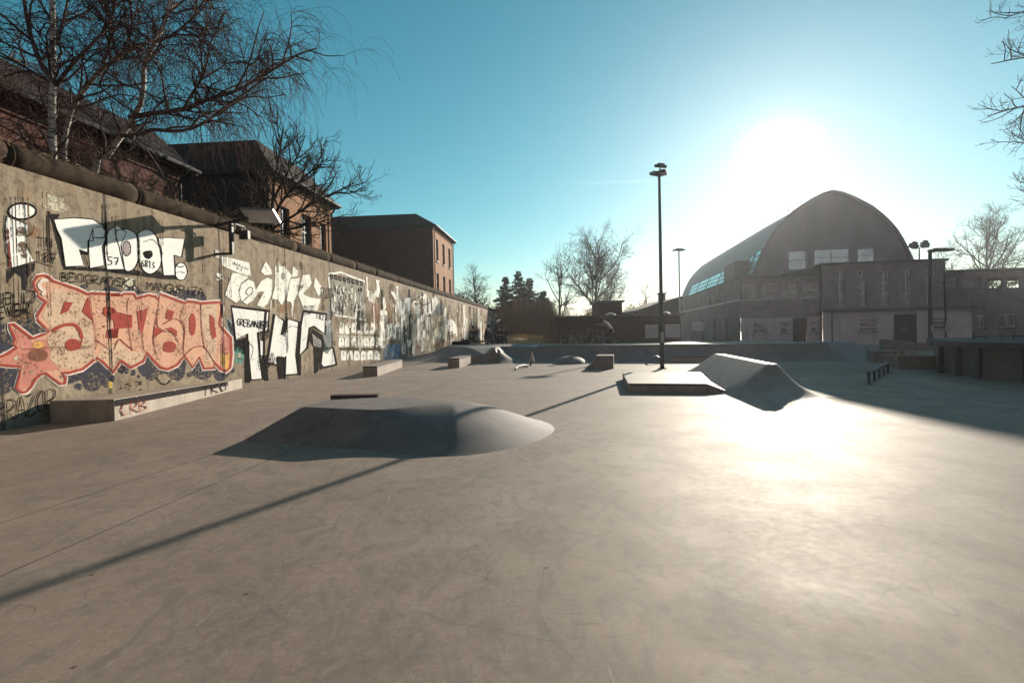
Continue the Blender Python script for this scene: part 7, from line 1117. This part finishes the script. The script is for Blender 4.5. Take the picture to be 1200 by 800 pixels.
    m = MB(); m.tube([hc+fw*.092-rt_*.022-up*.05, hc+fw*.1-up*.052, hc+fw*.092+rt_*.022-up*.05], .006, 6); m.build('mouth', 'brown_twig', t, True)
    return t
def seated(knee_up=.0, lean=.0, turn=0., arm=0.):
    J = dict(pelvis=(0,0,.30), chest=(0,.05+lean,.70), neck=(0,.08+lean*1.3,.86), head=(turn*.02,.11+lean*1.5,.99), face=(turn,1,-.1))
    for s, k in (('L',-1),('R',1)):
        J['sh'+s] = (.17*k,.05+lean,.79); J['hip'+s] = (.10*k,.05,.29); J['kn'+s] = (.15*k,.46-knee_up*.1,.42+knee_up*.18); J['an'+s] = (.14*k,.60-knee_up*.25,.09); J['to'+s] = (.16*k,.78-knee_up*.25,.04)
        J['el'+s] = (.25*k,.20+lean+arm*.05,.56); J['wr'+s] = (.13*k,.40,.52+knee_up*.1)
    return J
DZ = .66
bs = thing('timber_bench', 'low dark timber sleeper bench carrying the seated group', 'bench', (-1.45,32,DZ)); m = MB(); m.box((-1.15,-.18,.14),(1.25,.18,.22)); m.build('seat', 'dark_paint', bs)
for x in (-1.0,.05,1.1): m = MB(); m.box((x-.07,-.16,-.01),(x+.07,.16,.14)); m.build('leg', 'dark_paint', bs)
person('person in dark jacket sitting upright at the left of the group by the wall', seated(.2,.02,.3), (-2.2,32.05,DZ), 2.9, 'navy_cloth', 'black_cloth')
person('person in black hood sitting sideways with knees drawn up', seated(.9,.08,.2), (-1.6,32.0,DZ), -1.75, 'black_cloth', 'black_cloth', hood=True, scale=1.05)
person('person in black sitting third of the group, facing the park', seated(.4,.0,-.2), (-.72,32.05,DZ), 3.1, 'black_cloth', 'navy_cloth')
person('person in dark clothes at the right end of the seated group', seated(.5,.12,-.5,.2), (-.38,32.1,DZ), 2.6, 'navy_cloth', 'black_cloth', scale=.95)
for i, (x, y, sx, sz, lb_) in enumerate(((-2.75,32.1,.26,.30,'dark slumped backpack left of the seated group'),(-3.25,32.2,.3,.2,'flat dark sports bag at the far left of the seated group'))):
    t = thing('bag', lb_, 'bag', (x,y,DZ), .2*i); m = MB(); m.obox((0,0,sz/2), (sx,0,0), (0,.15,.02), (.03,0,sz/2)); m.build('bag_body', 'black_cloth', t, True, bevel=.07)
    m = MB(); m.tube([(-sx*.6,-.05,sz),(0,-.08,sz+.10),(sx*.6,-.05,sz)], .015, 6); m.build('strap', 'navy_cloth', t, True)
# crouching skater on the deck
sk_ = dict(pelvis=(0,-.12,.66), chest=(0,.18,.95), neck=(0,.30,1.08), head=(0,.38,1.19), face=(0,1,-.25))
for s, k in (('L',-1),('R',1)):
    sk_['sh'+s] = (.17*k,.2,1.03); sk_['hip'+s] = (.1*k,-.08,.63); sk_['kn'+s] = (.2*k,.22,.42); sk_['an'+s] = (.19*k,.0,.19); sk_['to'+s] = (.22*k,.17,.13)
    sk_['el'+s] = (.42*k,.28,.95); sk_['wr'+s] = (.58*k,.48,.98)
skb = thing('skateboard', 'worn skateboard under the crouching skater on the deck', 'skateboard', (4.9,27.4,DZ), .1)
m = MB(); m.add([(x,y,.10+(.05 if abs(x) > .3 else 0)+dz) for dz in (0,.012) for y in (-.1,.1) for x in (-.4,-.3,.3,.4)], [(0,1,5,4),(1,2,6,5),(2,3,7,6),(12,13,9,8),(13,14,10,9),(14,15,11,10),(0,8,9,1),(1,9,10,2),(2,10,11,3),(4,5,13,12),(5,6,14,13),(6,7,15,14),(0,4,12,8),(3,11,15,7)]); m.build('deck', 'wood_board', skb, recalc=True)
for x in (-.24,.24):
    m = MB(); m.bar((x,-.08,.06),(x,.08,.06),.03); m.bar((x,0,.06),(x,0,.10),.04); m.build('truck', 'galvanised', skb)
    for y in (-.095,.095): m = MB(); m.tube([(x,y-.018,.03),(x,y+.018,.03)], .03, 12); m.build('wheel', 'white_rubber', skb, True)
person('person in pale grey top crouching on a skateboard on the quarter pipe deck', sk_, (4.95,27.3,DZ), 1.2, 'grey_cloth', 'black_cloth')
add_haze(.00036, .70)
